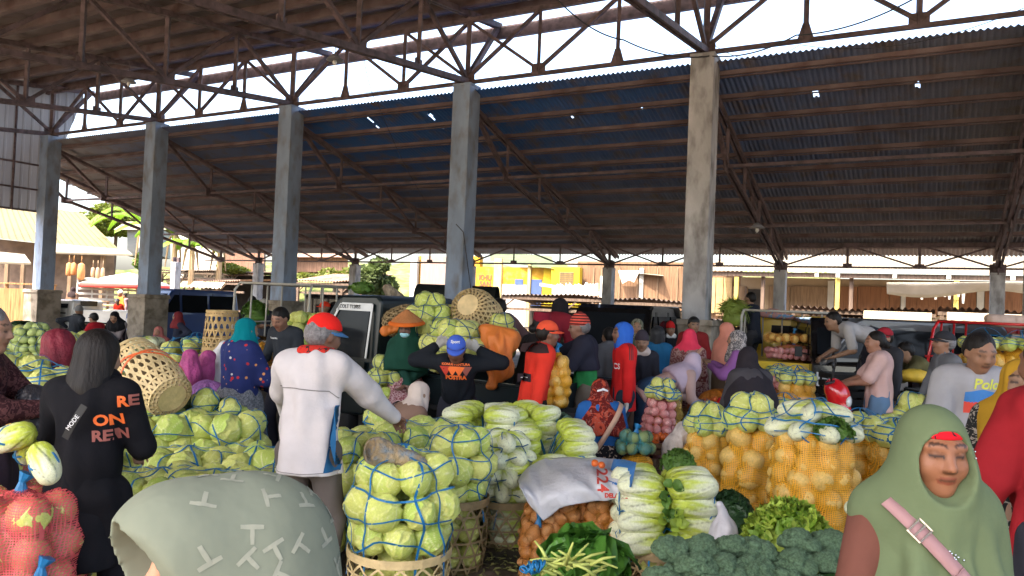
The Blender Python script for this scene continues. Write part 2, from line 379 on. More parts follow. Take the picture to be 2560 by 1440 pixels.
# gable cladding at the left end
A_ = np.arange(-16.4, 1.15, .025); prof = .02 * (np.abs(((A_ * 4) % 1) - .5) < .12)
V = []; F = []
for i, n in enumerate(A_):
    lo = 3.92 if n < -.15 else 3.92 + (n + .15) * 3.0
    V += [L(-.35 + prof[i], n, min(lo, z1f(n) - .15)), L(-.35 + prof[i], n, z1f(n) - .05)]
    if i: F.append((2 * i - 2, 2 * i, 2 * i + 1, 2 * i - 1))
o = mesh_obj('gable_cladding', V, F, M_clad, hall); o.location = -L(0, 0, 0)
b = MB()
for z in (3.95, 4.6, 5.35): b.bar(L(-.28, -16.4, z), L(-.28, -.1, z), .05)
for n in np.arange(-.9, -16, -1.4): b.bar(L(-.25, n, 3.92), L(-.25, n, z1f(n) - .2), .05)
hobj(b, 'cladding_frame', M_steel)
# lamps under roof 1
M_lampg = mat('grey_lamp_shade', (.2, .2, .22), .5, .1)
for k, (px, py, dep, lab) in enumerate(((322, 205, 17.5, 'small hanging lamp by the second column from the left, under the upper roof'), (837, 150, 14.6, 'wide grey hanging lamp shade under the eave between the third and fourth columns'), (1893, 570, 17., 'small grey lamp fixed on the lower roof truss right of the nearest column'))):
    q = P(px, py, dep); t = empty('hanging_lamp', q, 0, lab, 'lamp')
    b = MB(); b.lathe([(.03, .12), (.06, .1), (.17, .0), (.16, -.01)], n=16); b.obj('lamp_shade', M_lampg, t, True)
    b = MB(); b.lathe([(.03, .0), (.04, -.06), (.02, -.1)], n=10); b.obj('bulb', mat('white_bulb', (.8, .8, .78), .3, 0, 3, 0), t, True)
    b = MB(); b.tube([(0, 0, .1), (0, 0, .5)], .008); b.obj('stem', M_steel, t)
# cables
M_cable = mat('dark_cable', (.03, .03, .035), .6, 0, 3, 0)
def cable(lab, pts, r=.008, sag=.0, seg=14):
    V = [P(*q) for q in pts]; path = []
    for a, b_ in zip(V[:-1], V[1:]):
        for t in range(seg): f = t / seg; q = a.lerp(b_, f); q.z -= sag * 4 * f * (1 - f); path.append(q)
    path.append(V[-1]); o = MB().tube(path, r, 5).obj('cable', M_cable); tag(o, lab, 'cable', 'cables strung under the roof')
cable('thick sagging cable from the upper roof past the head of the nearest column', [(1395, 0, 12), (1560, 100, 12.6), (1775, 140, 13.2), (1990, 88, 12.2), (2290, -6, 11)], .013, .12)
cable('thin wire along the colonnade between the fourth and fifth columns', [(1195, 178, 15.6), (1350, 180, 15), (1740, 118, 13.4)], .006, .1)
cable('thin wire along the colonnade between the third and fourth columns', [(740, 240, 18), (860, 235, 17.5), (1160, 178, 15.8)], .006, .1)
cable('thin hanging wire crossing in front of the lower roof left of the fourth column', [(910, 150, 16.8), (945, 260, 17), (1075, 520, 17)], .007, .15)
cable('long thin wire looping right of the nearest column below the girder', [(1785, 112, 13), (2000, 112, 12.2), (2560, 20, 10.2)], .006, .25)
cable('black wire running down the face of the fourth column', [(1140, 560, 15.3), (1158, 580, 15.3), (1180, 745, 15.3)], .01, 0)
# ================================================================ background
def onN(px, py, n):
    r = ray(px, py); k = (n - (-OV).dot(NV)) / r.dot(NV); q = r * k; q.z += EYE; return q
def LA(px, n): return (onN(px, 760, n) - OV).dot(DV)
def LZ(px, py, n): return onN(px, py, n).z
def wallN(b, px0, px1, yt, yb, n, th=.12, zb_=None):
    a0, a1 = LA(px0, n), LA(px1, n); xm = (px0 + px1) / 2; zt = LZ(xm, yt, n); zb2 = LZ(xm, yb, n) if yb is not None else 0
    b.box(L((a0 + a1) / 2, n + th / 2, (zt + zb2) / 2), (abs(a1 - a0), th, abs(zt - zb2)), ANG); return b
def wood(name, c, sc_=3, var=.3): return mat(name, c, .85, var, sc_, .4, 10, stretch=(6, 6, .35), col2=(c[0] * .55, c[1] * .5, c[2] * .45), f2=.6)
M_plank = wood('sunlit_brown_planks', (.17, .095, .05)); M_plank2 = wood('pale_wood_planks', (.2, .13, .075)); M_orange = wood('orange_board_shutter', (.19, .085, .038), 2, .12)
M_plankd = wood('dark_old_timber', (.13, .09, .065)); M_cream = mat('cream_plaster', (.27, .2, .125), .9, .15, 1.5, .2); M_yel = mat('yellow_ochre_paint', (.34, .18, .006), .85, .2, 2, .2, col2=(.45, .25, .05), f2=.62)
M_yel2 = mat('bright_yellow_paint', (.42, .28, .006), .8, .08, 2, .1); M_blue = mat('dark_blue_door_paint', (.04, .07, .18), .6, .15, 4, .2); M_white = mat('white_paint', (.42, .4, .35), .7, .12, 3, .2)
M_rusty = mat('rusted_sheet_metal', (.24, .15, .1), .8, .35, 2, .3, col2=(.12, .06, .04), f2=.55); M_lightroof = mat('sun_bleached_sheet', (.2, .17, .12), .7, .15, 1.2, .2)
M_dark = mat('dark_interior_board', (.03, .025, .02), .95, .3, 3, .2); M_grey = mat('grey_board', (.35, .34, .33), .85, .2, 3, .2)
def corr_strip(name, a0, a1, n0, n1, za, zb_, mt, parent, amp=.03, pitch=.2, wob=.0, seed=0):
    per = 6; A = np.arange(a0, a1, pitch / per); R_ = np.random.default_rng(seed); ph = R_.uniform(0, 9)
    V = []; F = []
    for i, a in enumerate(A):
        wv = amp * math.sin(a / pitch * 2 * math.pi) + wob * (math.sin(a * 1.3 + ph) + .5 * math.sin(a * 2.9 + ph * 2))
        for t in range(4):
            f = t / 3; V.append(L(a, n0 + (n1 - n0) * f, za + (zb_ - za) * f + wv))
        if i:
            for t in range(3): k = 4 * i + t; F.append((k - 4, k, k + 1, k - 3))
    o = mesh_obj(name, V, F, mt, parent, True); return o
def struct_root(name, px, n, label, cat): return empty(name, (0, 0, 0), 0, label, cat)
# ---- right: wooden shop row with awning
N1 = 17.5
r = struct_root('shop_row', 2000, N1, 'long row of shuttered wooden shops with a shared corrugated awning at the right', 'shop row')
b = MB(); wallN(b, 1850, 2700, 700, None, N1, .3); b.obj('wall', M_cream, r)
b = MB(); wallN(b, 1440, 1850, 655, None, N1 + .1, .3); b.obj('plank_wall', M_plank, r)
for x0, x1, mt in ((1920, 1974, M_plank2), (1976, 2068, M_plank2), (2086, 2142, M_orange), (2144, 2222, M_orange), (2224, 2250, M_orange), (2265, 2380, M_orange), (2384, 2440, M_orange), (2462, 2560, M_orange), (1860, 1866, M_plankd), (1790, 1812, M_plank2), (1814, 1860, M_plank2)):
    b = MB(); wallN(b, x0, x1, 716 + (x0 > 2250) * 8, 790, N1 - .06, .05); b.obj('shutter', mt, r, bevel=.01)
for x0, x1 in ((1772, 1787), (1789, 1806), (1808, 1828)):
    b = MB(); wallN(b, x0, x1, 694, 782, N1 - .1, .04); b.obj('bamboo_screen', mat('yellowish_bamboo_mat', (.32, .23, .1), .8, .2, 4, .3, col2=(.4, .25, .12), f2=.62), r)
b = MB(); wallN(b, 1869, 1904, 723, 800, N1 - .04, .04); b.obj('doorway', M_dark, r)
for x0 in (1450, 1480, 1500, 1545, 1590, 1640, 1690, 1735): b = MB(); wallN(b, x0, x0 + 3, 668, 780, N1 + .04, .04); b.obj('batten', M_plank2, r)
b = MB(); wallN(b, 1596, 1606, 670, 770, N1 + .0, .05); wallN(b, 1498, 1506, 690, 770, N1, .05); b.obj('white_post', M_white, r)
aw0, aw1 = LA(1770, N1 - 2.2), LA(2680, N1 - 2.2); zt = LZ(2200, 683, N1 - 2.2)
corr_strip('awning_sheet', aw0, aw1, N1 - 2.3, N1 - .1, zt, zt + .75, M_lightroof, r, .02, .16)
b = MB(); b.bar(L(aw0, N1 - 2.15, zt - .1), L(aw1, N1 - 2.15, zt - .1), .08, .16); b.bar(L(aw0, N1 - 1.2, zt + .2), L(aw1, N1 - 1.2, zt + .2), .06); b.obj('awning_beam', M_plankd, r)
for x in (2093, 2390, 1840): a = LA(x, N1 - 2.1); b = MB(); b.box(L(a, N1 - 2.1, zt / 2 - .1), (.14, .14, zt - .2), ANG); b.obj('yellow_post', mat('yellow_post_paint', (.4, .3, .07), .8, .2, 3, .2), r)
for x in (2127, 1906): a = LA(x, N1 - 1.9); b = MB(); b.box(L(a, N1 - 1.9, zt / 2 - .1), (.12, .12, zt - .1), ANG); b.obj('brown_post', M_plankd, r)
for x in (1958, 2040, 2093, 2235, 2370, 2530): a = LA(x, N1 - 2.2); b = MB(); b.box(L(a, N1 - 2.26, zt - .1), (.13, .05, .13), ANG); b.obj('beam_end', M_white, r)
b = MB(); wallN(b, 2068, 2084, 702, 790, N1 - .08, .06); wallN(b, 2252, 2264, 716, 790, N1 - .08, .06); wallN(b, 2442, 2460, 722, 790, N1 - .08, .06); b.obj('pillar', M_white, r)
# white canvas over the far right of the awning
V = []; F = []
for i in range(15):
    a = LA(2215 + i * 32, N1 - 3); z = LZ(2215 + i * 32, 706, N1 - 3)
    for j in range(5): V.append(L(a, N1 - 3 + j * .1, z - j * (.09 + .03 * math.sin(i * .55))))
    if i:
        for j in range(4): k = 5 * i + j; F.append((k - 5, k, k + 1, k - 4))
o = mesh_obj('canvas_valance', V, F, mat('bleached_canvas', (.3, .28, .23), .9, .1, 3, .3), None, True); s_ = o.modifiers.new('s', 'SOLIDIFY'); s_.thickness = .01
tag(o, 'long sun-bleached canvas valance hung under the awning at the far right', 'canvas')
t = empty('laundry_line', (0, 0, 0), 0, 'torn white rags hanging in a row before the orange shutters', 'rags')
b = MB()
for i in range(11):
    x = 2288 + i * 11.5; h = 20 + 8 * math.sin(i * 2.1) + (10 if i > 9 else 0); a0, a1 = LA(x, N1 - 2.4), LA(x + 10, N1 - 2.4); z = LZ(x, 722, N1 - 2.4); zz = LZ(x, 722 + h, N1 - 2.4)
    b.add([L(a0, N1 - 2.4, z), L(a1, N1 - 2.4, z), L(a1 - .03, N1 - 2.34, zz), L(a0 + .02, N1 - 2.44, zz)], [(0, 1, 2, 3)])
o = b.obj('rag', M_white, t); MB_ = MB(); MB_.tube([L(LA(2280, N1 - 2.4), N1 - 2.4, LZ(2280, 721, N1 - 2.4)), L(LA(2430, N1 - 2.4), N1 - 2.4, LZ(2430, 721, N1 - 2.4))], .01).obj('line', M_cable, t)
# ---- yellow building
r = struct_root('yellow_building', 1300, N1, 'yellow painted market building with a dark blue door behind the parked cars', 'building'); n = N1
b = MB(); wallN(b, 1190, 1375, 668, None, n, .3); b.obj('wall', M_yel, r)
b = MB(); wallN(b, 1375, 1446, 668, None, n - .5, .3); b.obj('side_block', M_yel2, r)
b = MB(); wallN(b, 1396, 1431, 680, 712, n - .53, .03); b.obj('shutter_window', wood('slatted_brown_shutter', (.22, .15, .05)), r)
for k in range(6): b = MB(); wallN(b, 1397, 1430, 683 + k * 5, 684 + k * 5, n - .55, .03); b.obj('slat', M_plankd, r)
b = MB(); wallN(b, 1323, 1352, 699, None, n - .03, .03); b.obj('door', M_blue, r)
b = MB(); wallN(b, 1285, 1305, 698, 712, n - .03, .03); b.obj('window', M_blue, r)
b = MB(); wallN(b, 1248, 1315, 711, None, n - .02, .03); b.obj('plaster_dado', M_grey, r)
for x0, x1, y in ((1231, 1250, 645), (1316, 1323, 660), (1356, 1374, 668)): b = MB(); wallN(b, x0, x1, y, None, n - .14, .14); b.obj('post', mat('pale_yellow_post', (.4, .32, .14), .8, .15, 3, .2) if x0 < 1350 else M_yel2, r)
V = [onN(1225, 652, n + .3), onN(1385, 672, n - .6), onN(1380, 640, n + 3), onN(1225, 630, n + 3)]
b = MB(); b.add(V, [(0, 1, 2, 3)]); b.obj('roof', mat('moss_green_roof', (.07, .09, .04), .9, .3, 3, .3), r)
def text(body, size, loc, rot, mt, name='lettering', parent=None, ext=.001, bold=.0, shear=0, align='CENTER'):
    c = bpy.data.curves.new(name, 'FONT'); c.body = body; c.size = size; c.extrude = ext; c.offset = bold; c.shear = shear; c.align_x = align; c.align_y = 'CENTER'; c.resolution_u = 3; c.fill_mode = 'BOTH'
    tmp = bpy.data.objects.new(name, c); sc.collection.objects.link(tmp); dg = bpy.context.evaluated_depsgraph_get(); me = bpy.data.meshes.new_from_object(tmp.evaluated_get(dg))
    bpy.data.objects.remove(tmp); me.materials.clear(); me.materials.append(mt); o = bpy.data.objects.new(name, me); o.matrix_local = Matrix.Translation(loc) @ rot.to_4x4(); return link(o, parent)
FACE = Matrix.Rotation(ANG, 3, 'Z') @ Matrix.Rotation(math.pi / 2, 3, 'X')
M_ink = mat('dark_red_brush_paint', (.16, .06, .03), .8, .2, 4, 0)
for tx, py in (('KHU', 694), ('SAN', 710)): q = onN(1213, py, n - .02); text(tx, .34, q, FACE, M_ink, 'painted_letters', r, .004, .01)
# ---- shed block left of it
r = struct_root('brown_shed', 1080, N1, 'narrow shed with a white corner post and a brown corrugated panel', 'shed')
b = MB(); wallN(b, 1025, 1195, 640, None, n + .2, .3); b.obj('wall', M_yel, r)
b = MB(); wallN(b, 1022, 1038, 640, None, n - .1, .2); b.obj('corner_post', M_white, r)
corr = MB(); wallN(corr, 1048, 1112, 640, None, n, .1); corr.obj('panel', mat('brown_ribbed_panel', (.23, .17, .14), .8, .2, 5, .4, stretch=(8, 8, .3)), r)
# shacks and roofs between (behind the yellow building and over the plank wall)
r = struct_root('plank_shack', 1500, 19, 'plank shack with a light corrugated roof right of the yellow building', 'shack')
b = MB(); b.add([onN(1420, 665, 18.5), onN(1660, 690, 17.0), onN(1640, 672, 22), onN(1400, 640, 22)], [(0, 1, 2, 3)]); b.obj('roof', M_lightroof, r)
b = MB(); b.add([onN(1545, 676, 17.2), onN(1600, 676, 17.2), onN(1585, 706, 17.1), onN(1572, 700, 17.1), onN(1556, 709, 17.1)], [(0, 1, 2, 3, 4)]); b.obj('torn_cloth', M_white, r)
# junk and tarp on the low roofs
def crumple(name, lab, cat, x0, x1, y0, y1, n, mt, seed=3, group=None):
    R_ = np.random.default_rng(seed); V = []; F = []; N_ = 26; K = 7
    for i in range(N_ + 1):
        for j in range(K + 1):
            f = j / K; q = onN(x0 + (x1 - x0) * i / N_, y1 + (y0 - y1) * math.sin(f * math.pi) * (.6 + .5 * R_.random()), n + f * .9); V.append(q)
    for i in range(N_):
        for j in range(K): k = i * (K + 1) + j; F.append((k, k + K + 1, k + K + 2, k + 1))
    o = mesh_obj(name, V, F, mt, None, True); tag(o, lab, cat, group); return o
crumple('tarpaulin_heap', 'crumpled pale plastic sheets heaped under a slanting board by the yellow building', 'tarpaulin', 1380, 1495, 708, 738, 13.2, mat('crumpled_pale_plastic', (.42, .4, .35), .6, .3, 5, .5, col2=(.25, .3, .26), f2=.6))
b = MB(); b.bar(onN(1350, 711, 13), onN(1505, 735, 13), .06, .12); tag(b.obj('board', M_white), 'long pale board slanting over the plastic heap', 'board')
# ---- low stalls behind the hall
def low_stall(lab, px0, px1, ytop, n, back, z_in=.0, seed=1, slope=.25, canvas=None, post_every=2.6):
    r = empty('low_stall', (0, 0, 0), 0, lab, 'stall', 'low stalls with dark corrugated roofs')
    a0, a1 = LA(px0, n), LA(px1, n); z = LZ((px0 + px1) / 2, ytop, n)
    corr_strip('roof_sheet', a0, a1, n, n + back, z, z - slope, M_plankd if seed % 2 else M_rusty, r, .035, .17, .035, seed)
    b = MB(); b.bar(L(a0, n + .1, z - .14), L(a1, n + .1, z - .14), .07, .1); b.bar(L(a0, n + back, z - slope - .1), L(a1, n + back, z - slope - .1), .08); b.obj('beam', M_plankd, r)
    a = a0 + .1
    while a < a1:
        b = MB(); b.box(L(a, n + .12, z / 2 - .1), (.1, .1, z - .2), ANG); b.bar(L(a, n + .12, z - .5), L(a + .45, n + .12, z - .16), .05); b.bar(L(a, n + .12, z - .5), L(a - .45, n + .12, z - .16), .05); b.obj('post', M_plankd, r); a += post_every
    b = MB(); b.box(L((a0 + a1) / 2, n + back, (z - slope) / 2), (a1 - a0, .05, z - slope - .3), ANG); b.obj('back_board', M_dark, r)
    b = MB(); b.box(L((a0 + a1) / 2, n + back * .5, .8), (a1 - a0, back * .8, .06), ANG); b.bar(L(a0, n + .2, z - .55), L(a1, n + .2, z - .55), .06, .1); b.obj('counter', M_plankd, r)
    if canvas:
        x0, x1, y0, y1 = canvas; q0, q1 = LA(x0, n - .1), LA(x1, n - .1); zt_, zb2 = LZ(x0, y0, n - .1), LZ(x0, y1, n - .1); V = []; F = []
        for i in range(41):
            a = q0 + (q1 - q0) * i / 40
            for j in range(6): f = j / 5; V.append(L(a, n - .1 - .25 * f - .04 * math.sin(i * 1.1) * f * f, zt_ + (zb2 - zt_) * f - (.06 * (i % 4 < 2) if j == 5 else 0)))
            if i:
                for j in range(5): k = 6 * i + j; F.append((k - 6, k, k + 1, k - 5))
        mesh_obj('canvas_flap', V, F, mat('stained_brown_canvas', (.36, .29, .2), .9, .25, 2, .4), r, True)
    return r
low_stall('dark low stall behind the brown-shirted man and the black minivan', 1250, 1500, 738, 11.5, 2.5, seed=1)
low_stall('dark low stall sagging between the second and third rear columns from the right', 1500, 1722, 750, 11.2, 2.5, seed=3)
low_stall('dark low stall directly right of the nearest big column', 1775, 1960, 800, 10.2, 2., seed=5, slope=.1)
low_stall('low stall with brown canvas flap behind the dark pickup', 1975, 2340, 771, 10.6, 2.6, seed=2, canvas=(2160, 2330, 776, 812))
low_stall('low stall with a plain beige canvas at the far right', 2345, 2640, 775, 10.6, 2.6, seed=4, canvas=(2368, 2640, 780, 800))
low_stall('low timber stall behind the white rack pickup', 735, 895, 702, 12, 2.5, seed=6, slope=-.4)
low_stall('brown roofed stall left of the first rear column', 395, 640, 678, 16, 3, seed=7, slope=-.1, post_every=2)
low_stall('stall with faded awning behind the blue van', 410, 600, 700, 13, 2.5, seed=8, slope=-.15, post_every=2, canvas=(455, 560, 702, 716))
# ---- hillside, plants and houses at the left
M_grass = mat('sunlit_hillside_grass', (.07, .095, .015), .95, .35, .6, .6, 8, col2=(.2, .18, .06), f2=.55)
V = []; F = []; NX = 60; NY = 14
for i in range(NX + 1):
    a = -50 + i * 1.75
    for j in range(NY + 1):
        nn_ = 18.5 + j * 2.2; h = max(0, min(1, (nn_ - 18.5) / 9)); hh = 2.6 * h * h * (3 - 2 * h) + max(0, nn_ - 27) * .12
        if a > 17: hh *= max(0, 1 - (a - 17) / 5)
        V.append(L(a, nn_, hh + .25 * math.sin(a * .8) * h + .2 * math.sin(nn_ * 1.3 + a) * h - .03))
    if i:
        for j in range(NY): k = i * (NY + 1) + j; F.append((k - NY - 1, k, k + 1, k - NY))
tag(mesh_obj('hill', V, F, M_grass, None, True), kind='structure')
def leafcloud(b, c, rad, n, size, flat=.5, seed=0, clumps=9):
    R_ = random.Random(seed); c = Vector(c); cl = []
    for _ in range(clumps):
        v = Vector((R_.gauss(0, 1), R_.gauss(0, 1), R_.gauss(0, 1))).normalized() * R_.uniform(.3, .8); cl.append((v, R_.uniform(.28, .5)))
    for i in range(n):
        v, r_ = R_.choice(cl); d = Vector((R_.gauss(0, 1), R_.gauss(0, 1), R_.gauss(0, 1))).normalized() * r_ * R_.uniform(.7, 1.05)
        q = v + d; q = c + Vector((q.x * rad[0], q.y * rad[1], q.z * rad[2])); s = size * R_.uniform(.6, 1.4)
        x = Vector((R_.gauss(0, 1), R_.gauss(0, 1), R_.gauss(0, .6))).normalized(); y = x.cross(Vector((R_.gauss(0, 1), R_.gauss(0, 1), R_.gauss(0, 1))).normalized()) * .55
        b.add([q - x * s, q - y * s, q + x * s, q + y * s], [(0, 1, 2, 3)])
def leafm(name, c, tr=.35): return mat(name, c, .6, .4, 1.5, 0, trans=tr)
def tree(lab, px, pt, pb, dep, wpx, mt, n=1500, size=.14, seed=0, trunk=True, name='tree', cat='tree'):
    base = P(px, pb, dep); top = P(px, pt, dep); r = empty(name, base, 0, lab, cat); H = top.z - base.z; W = wpx / FPX * dep / 2
    b = MB(); leafcloud(b, (0, 0, H * .5 if not trunk else H * .62), (W * 1.15, W * 1.1, H * (.55 if not trunk else .42)), n, size, seed=seed); b.obj('crown', mt, r)
    if trunk:
        b = MB(); b.tube([(0, 0, -3), (.1, 0, H * .3), (-.1, .1, H * .8)], [.16, .12, .04]); 
        for k in range(5): q = k * 1.3; b.tube([(0, 0, H * (.3 + k * .08)), (math.cos(q) * W * .6, math.sin(q) * W * .6, H * (.5 + k * .08))], [.06, .02])
        b.obj('trunk', M_plankd, r)
tree('pale hazy tall tree against the sky between the two leftmost columns', 262, 418, 520, 70, 150, leafm('hazy_grey_green_leaves', (.32, .36, .32)), 1500, .22, 1)
tree('round yellow-green tree behind the pale house roof', 285, 470, 625, 52, 225, leafm('yellow_green_leaves', (.11, .14, .01)), 6500, .17, 2)
tree('small leafy bush at the foot of the second column', 362, 610, 680, 44, 60, leafm('mid_green_leaves', (.12, .2, .03)), 900, .13, 3, False, 'bush', 'bush')
tree('dense dark bush right of the second rear column', 955, 642, 748, 31, 130, leafm('bush_dark_leaves', (.07, .1, .025)), 4200, .11, 4, False, 'bush', 'bush')
tree('sunlit shrub on the bank left of the second rear column', 850, 668, 712, 38, 90, leafm('lime_bush_leaves', (.12, .14, .015)), 1400, .12, 5, False, 'bush', 'bush')
tree('pale shrub on the bank beside the first rear column', 590, 660, 690, 42, 120, leafm('lime_bush_leaves', (.12, .14, .015)), 1300, .12, 6, False, 'bush', 'bush')
tree('low weeds on the bank between the first and second rear columns', 790, 678, 708, 40, 130, leafm('lime_bush_leaves', (.12, .14, .015)), 1000, .1, 8, False, 'bush', 'bush')
M_banana = mat('banana_leaf', (.13, .24, .015), .5, .25, 2, .2, trans=.45, wave=3); M_bstem = mat('dry_banana_stem', (.36, .24, .13), .9, .35, 4, .5, stretch=(3, 3, .4))
def banana(lab, px, pt, pb, dep, leaves, seed=0, dry=2):
    base = P(px, pb, dep); top = P(px, pt, dep); r = empty('banana_plant', base, 0, lab, 'banana plant', 'banana plants on the bank'); H = top.z - base.z; R_ = random.Random(seed)
    b = MB(); b.tube([(0, 0, -2), (.05, 0, H * .4), (0, 0, H * .62)], [.17, .14, .08], 8); b.obj('trunk', M_bstem, r)
    for k in range(leaves):
        q = k * 2.4 + seed; ln = H * R_.uniform(.5, .75); V = []; F = []; up_ = R_.uniform(.5, 1.3)
        for i in range(11):
            f = i / 10; p = Vector((math.cos(q) * ln * f, math.sin(q) * ln * f, H * .6 + ln * (up_ * f - 1.1 * up_ * f * f))); wd = .28 * math.sin(math.pi * (f * .92 + .06)) ** .6; sd_ = Vector((-math.sin(q), math.cos(q), 0))
            for s_ in (-1, 0, 1): V.append(p + sd_ * wd * s_ + Vector((0, 0, -.12 * abs(s_) - (R_.random() * .06 if s_ else 0))))
            if i: k2 = 3 * i; F += [(k2 - 3, k2, k2 + 1, k2 - 2), (k2 - 2, k2 + 1, k2 + 2, k2 - 1)]
        mesh_obj('leaf', V, F, M_banana, r, True)
    for k in range(dry):
        q = k * 2.1 + 1; b = MB(); b.tube([(0, 0, H * .6), (math.cos(q) * .3, math.sin(q) * .3, H * .5), (math.cos(q) * .45, math.sin(q) * .45, H * .12)], [.03, .07, .03], 5); b.obj('dry_leaf', M_bstem, r)
banana('tall banana plant with broad leaves just left of the second column', 355, 470, 690, 42, 9, 1)
banana('banana plant right of the second column with drooping leaves', 432, 505, 690, 40, 8, 2, 4)
banana('smaller banana plant before the white bank wall', 476, 560, 690, 39, 6, 4, 4)
banana('banana plant nearest the wooden hut', 545, 560, 692, 40, 6, 5, 4)
# houses at the left
r = empty('white_wall', (0, 0, 0), 0, 'sunlit whitewashed bank wall behind the banana plants', 'wall')
b = MB(); c0, c1 = P(440, 570, 47), P(560, 580, 45); b.add([c0, c1, P(562, 700, 45), P(430, 700, 47)], [(0, 1, 2, 3)]); b.add([c0 + Vector((0, .4, 0)), c1 + Vector((0, .4, 0)), P(562, 700, 45) + Vector((0, .4, 0)), P(430, 700, 47) + Vector((0, .4, 0))], [(3, 2, 1, 0)]); b.add([c0, c1, c1 + Vector((0, .4, 0)), c0 + Vector((0, .4, 0))], [(3, 2, 1, 0)]); b.obj('wall_face', M_white, r)
def hut(name, lab, x0, x1, yt, yb, dep, dep2, mt, roofm=None, roofh=30, win=None):
    r = empty(name, (0, 0, 0), 0, lab, 'hut'); a, b_ = P(x0, yt, dep), P(x1, yt, dep2); a2, b2 = P(x0, yb, dep), P(x1, yb, dep2); k = Vector((-.3, 1, 0)) * 4
    b = MB(); b.add([a2, b2, b_, a, a2 + k, b2 + k, b_ + k, a + k], [(0, 1, 2, 3), (7, 6, 5, 4), (0, 3, 7, 4), (1, 5, 6, 2)]); b.obj('wall', mt, r)
    if roofm:
        e = Vector((0, -.5, -.1)); rd = k * .5 + Vector((0, 0, roofh / FPX * dep)); ex = (b_ - a).normalized() * .5
        b = MB(); b.add([a + e - ex, b_ + e + ex, b_ + rd + ex, a + rd - ex, b_ + k + ex, a + k - ex], [(0, 1, 2, 3), (3, 2, 4, 5)]); b.obj('roof', roofm, r)
    if win:
        wx0, wx1, wy0, wy1 = win; f = Vector((0, -.06, 0)); q = [P(x, y, dep - .1) for x, y in ((wx0, wy1), (wx1, wy1), (wx1, wy0), (wx0, wy0))]
        b = MB(); b.add(q, [(0, 1, 2, 3)]); o = b.obj('window', M_dark, r)
        b = MB()
        for i in range(4): b.bar(q[i] + f, q[(i + 1) % 4] + f, .08)
        b.bar((q[0] + q[1]) / 2 + f, (q[2] + q[3]) / 2 + f, .06); b.obj('frame', M_white, o)
    return r
hut('grey_hut', 'pale grey board house with a window behind the banana leaves', 318, 402, 572, 640, 46, 47, mat('pale_grey_boards', (.26, .26, .24), .9, .15, 2, .3, stretch=(.5, .5, 8)), M_lightroof, 26, (350, 362, 583, 620))
hut('red_hut', 'red-brown wooden hut on the bank under the lower roof edge', 560, 660, 578, 690, 45, 44, wood('red_brown_boards', (.2, .11, .075)), M_rusty, 22)
hut('plank_hut', 'weathered plank wall on the bank between the third column and the first rear column', 735, 870, 640, 680, 46, 45, wood('weathered_bank_boards', (.3, .17, .11)), M_rusty, 12)
# big pale roofed house
r = empty('pale_roof_house', (0, 0, 0), 0, 'long low house with a pale yellow sheet roof at the far left', 'house')
Q = {k: P(*v) for k, v in dict(tl=(-60, 492, 49), tr=(205, 532, 46), br=(302, 628, 40), bl=(-60, 590, 38)).items()}
V = []; F = []
for i in range(61):
    for j in range(3):
        f = i / 60; g_ = j / 2; top_ = Q['tl'].lerp(Q['tr'], f); bo = Q['bl'].lerp(Q['br'], f); q = bo.lerp(top_, g_); q.z += .03 * math.sin(i * 2.1) - .05 * j * (2 - j); V.append(q)
    if i:
        for j in range(2): k = 3 * i + j; F.append((k - 3, k, k + 1, k - 2))
mesh_obj('roof', V, F, mat('pale_yellow_sheet_roof', (.125, .1, .04), .8, .1, .5, .15, stretch=(3, .5, .5)), r)
b = MB(); b.add([P(-60, 592, 41), P(285, 628, 43), P(285, 760, 43), P(-60, 760, 41)], [(0, 1, 2, 3)]); b.obj('wall', mat('shaded_brown_house_wall', (.16, .11, .08), .9, .3, 2, .3), r)
for aw in ([P(130, 612, 37), P(318, 628, 37), P(332, 640, 35.5), P(120, 634, 35.5)], [P(-40, 630, 33), P(62, 640, 33), P(78, 662, 31.5), P(-40, 658, 31.5)]): b = MB(); b.add(aw, [(0, 1, 2, 3)]); b.obj('awning', M_lightroof, r).modifiers.new('s', 'SOLIDIFY').thickness = .08
for x in (20, 178, 258, 60): b = MB(); q = P(x, 640, 36); b.box((q.x, q.y, q.z / 2), (.16, .16, q.z)); b.obj('post', M_plank2, r)
# hanging sacks, counters, umbrella, white trellis at the left
M_osack = mat('orange_woven_sack', (.42, .2, .07), .8, .2, 6, .5); M_bsack = mat('brown_paper_sack', (.36, .24, .14), .85, .2, 4, .4)
for i, (x, y0, y1, wd, mt, lab) in enumerate(((172, 656, 690, 13, M_osack, 'leftmost orange sack hanging from the far left awning'), (184, 656, 688, 13, M_osack, 'second orange sack hanging from the far left awning'), (203, 657, 700, 18, M_osack, 'largest orange sack hanging from the far left awning'), (232, 668, 692, 9, M_bsack, 'left brown bag hanging right of the orange sacks'), (244, 668, 695, 9, M_bsack, 'middle brown bag hanging right of the orange sacks'), (257, 669, 692, 9, M_bsack, 'right brown bag hanging right of the orange sacks'))):
    q = P(x, (y0 + y1) / 2, 33); h = (y1 - y0) / FPX * 33; wm = wd / FPX * 33
    b = MB(); b.lathe([(wm * .1, h / 2), (wm * .42, h * .4), (wm * .5, 0), (wm * .48, -h * .4), (wm * .3, -h / 2)], n=12); b.tube([(0, 0, h / 2), (0, 0, h / 2 + .3)], .012); o = b.obj('hanging_sack', mt, None, True); o.location = q; tag(o, lab, 'sack', 'sacks hanging at the left stalls')
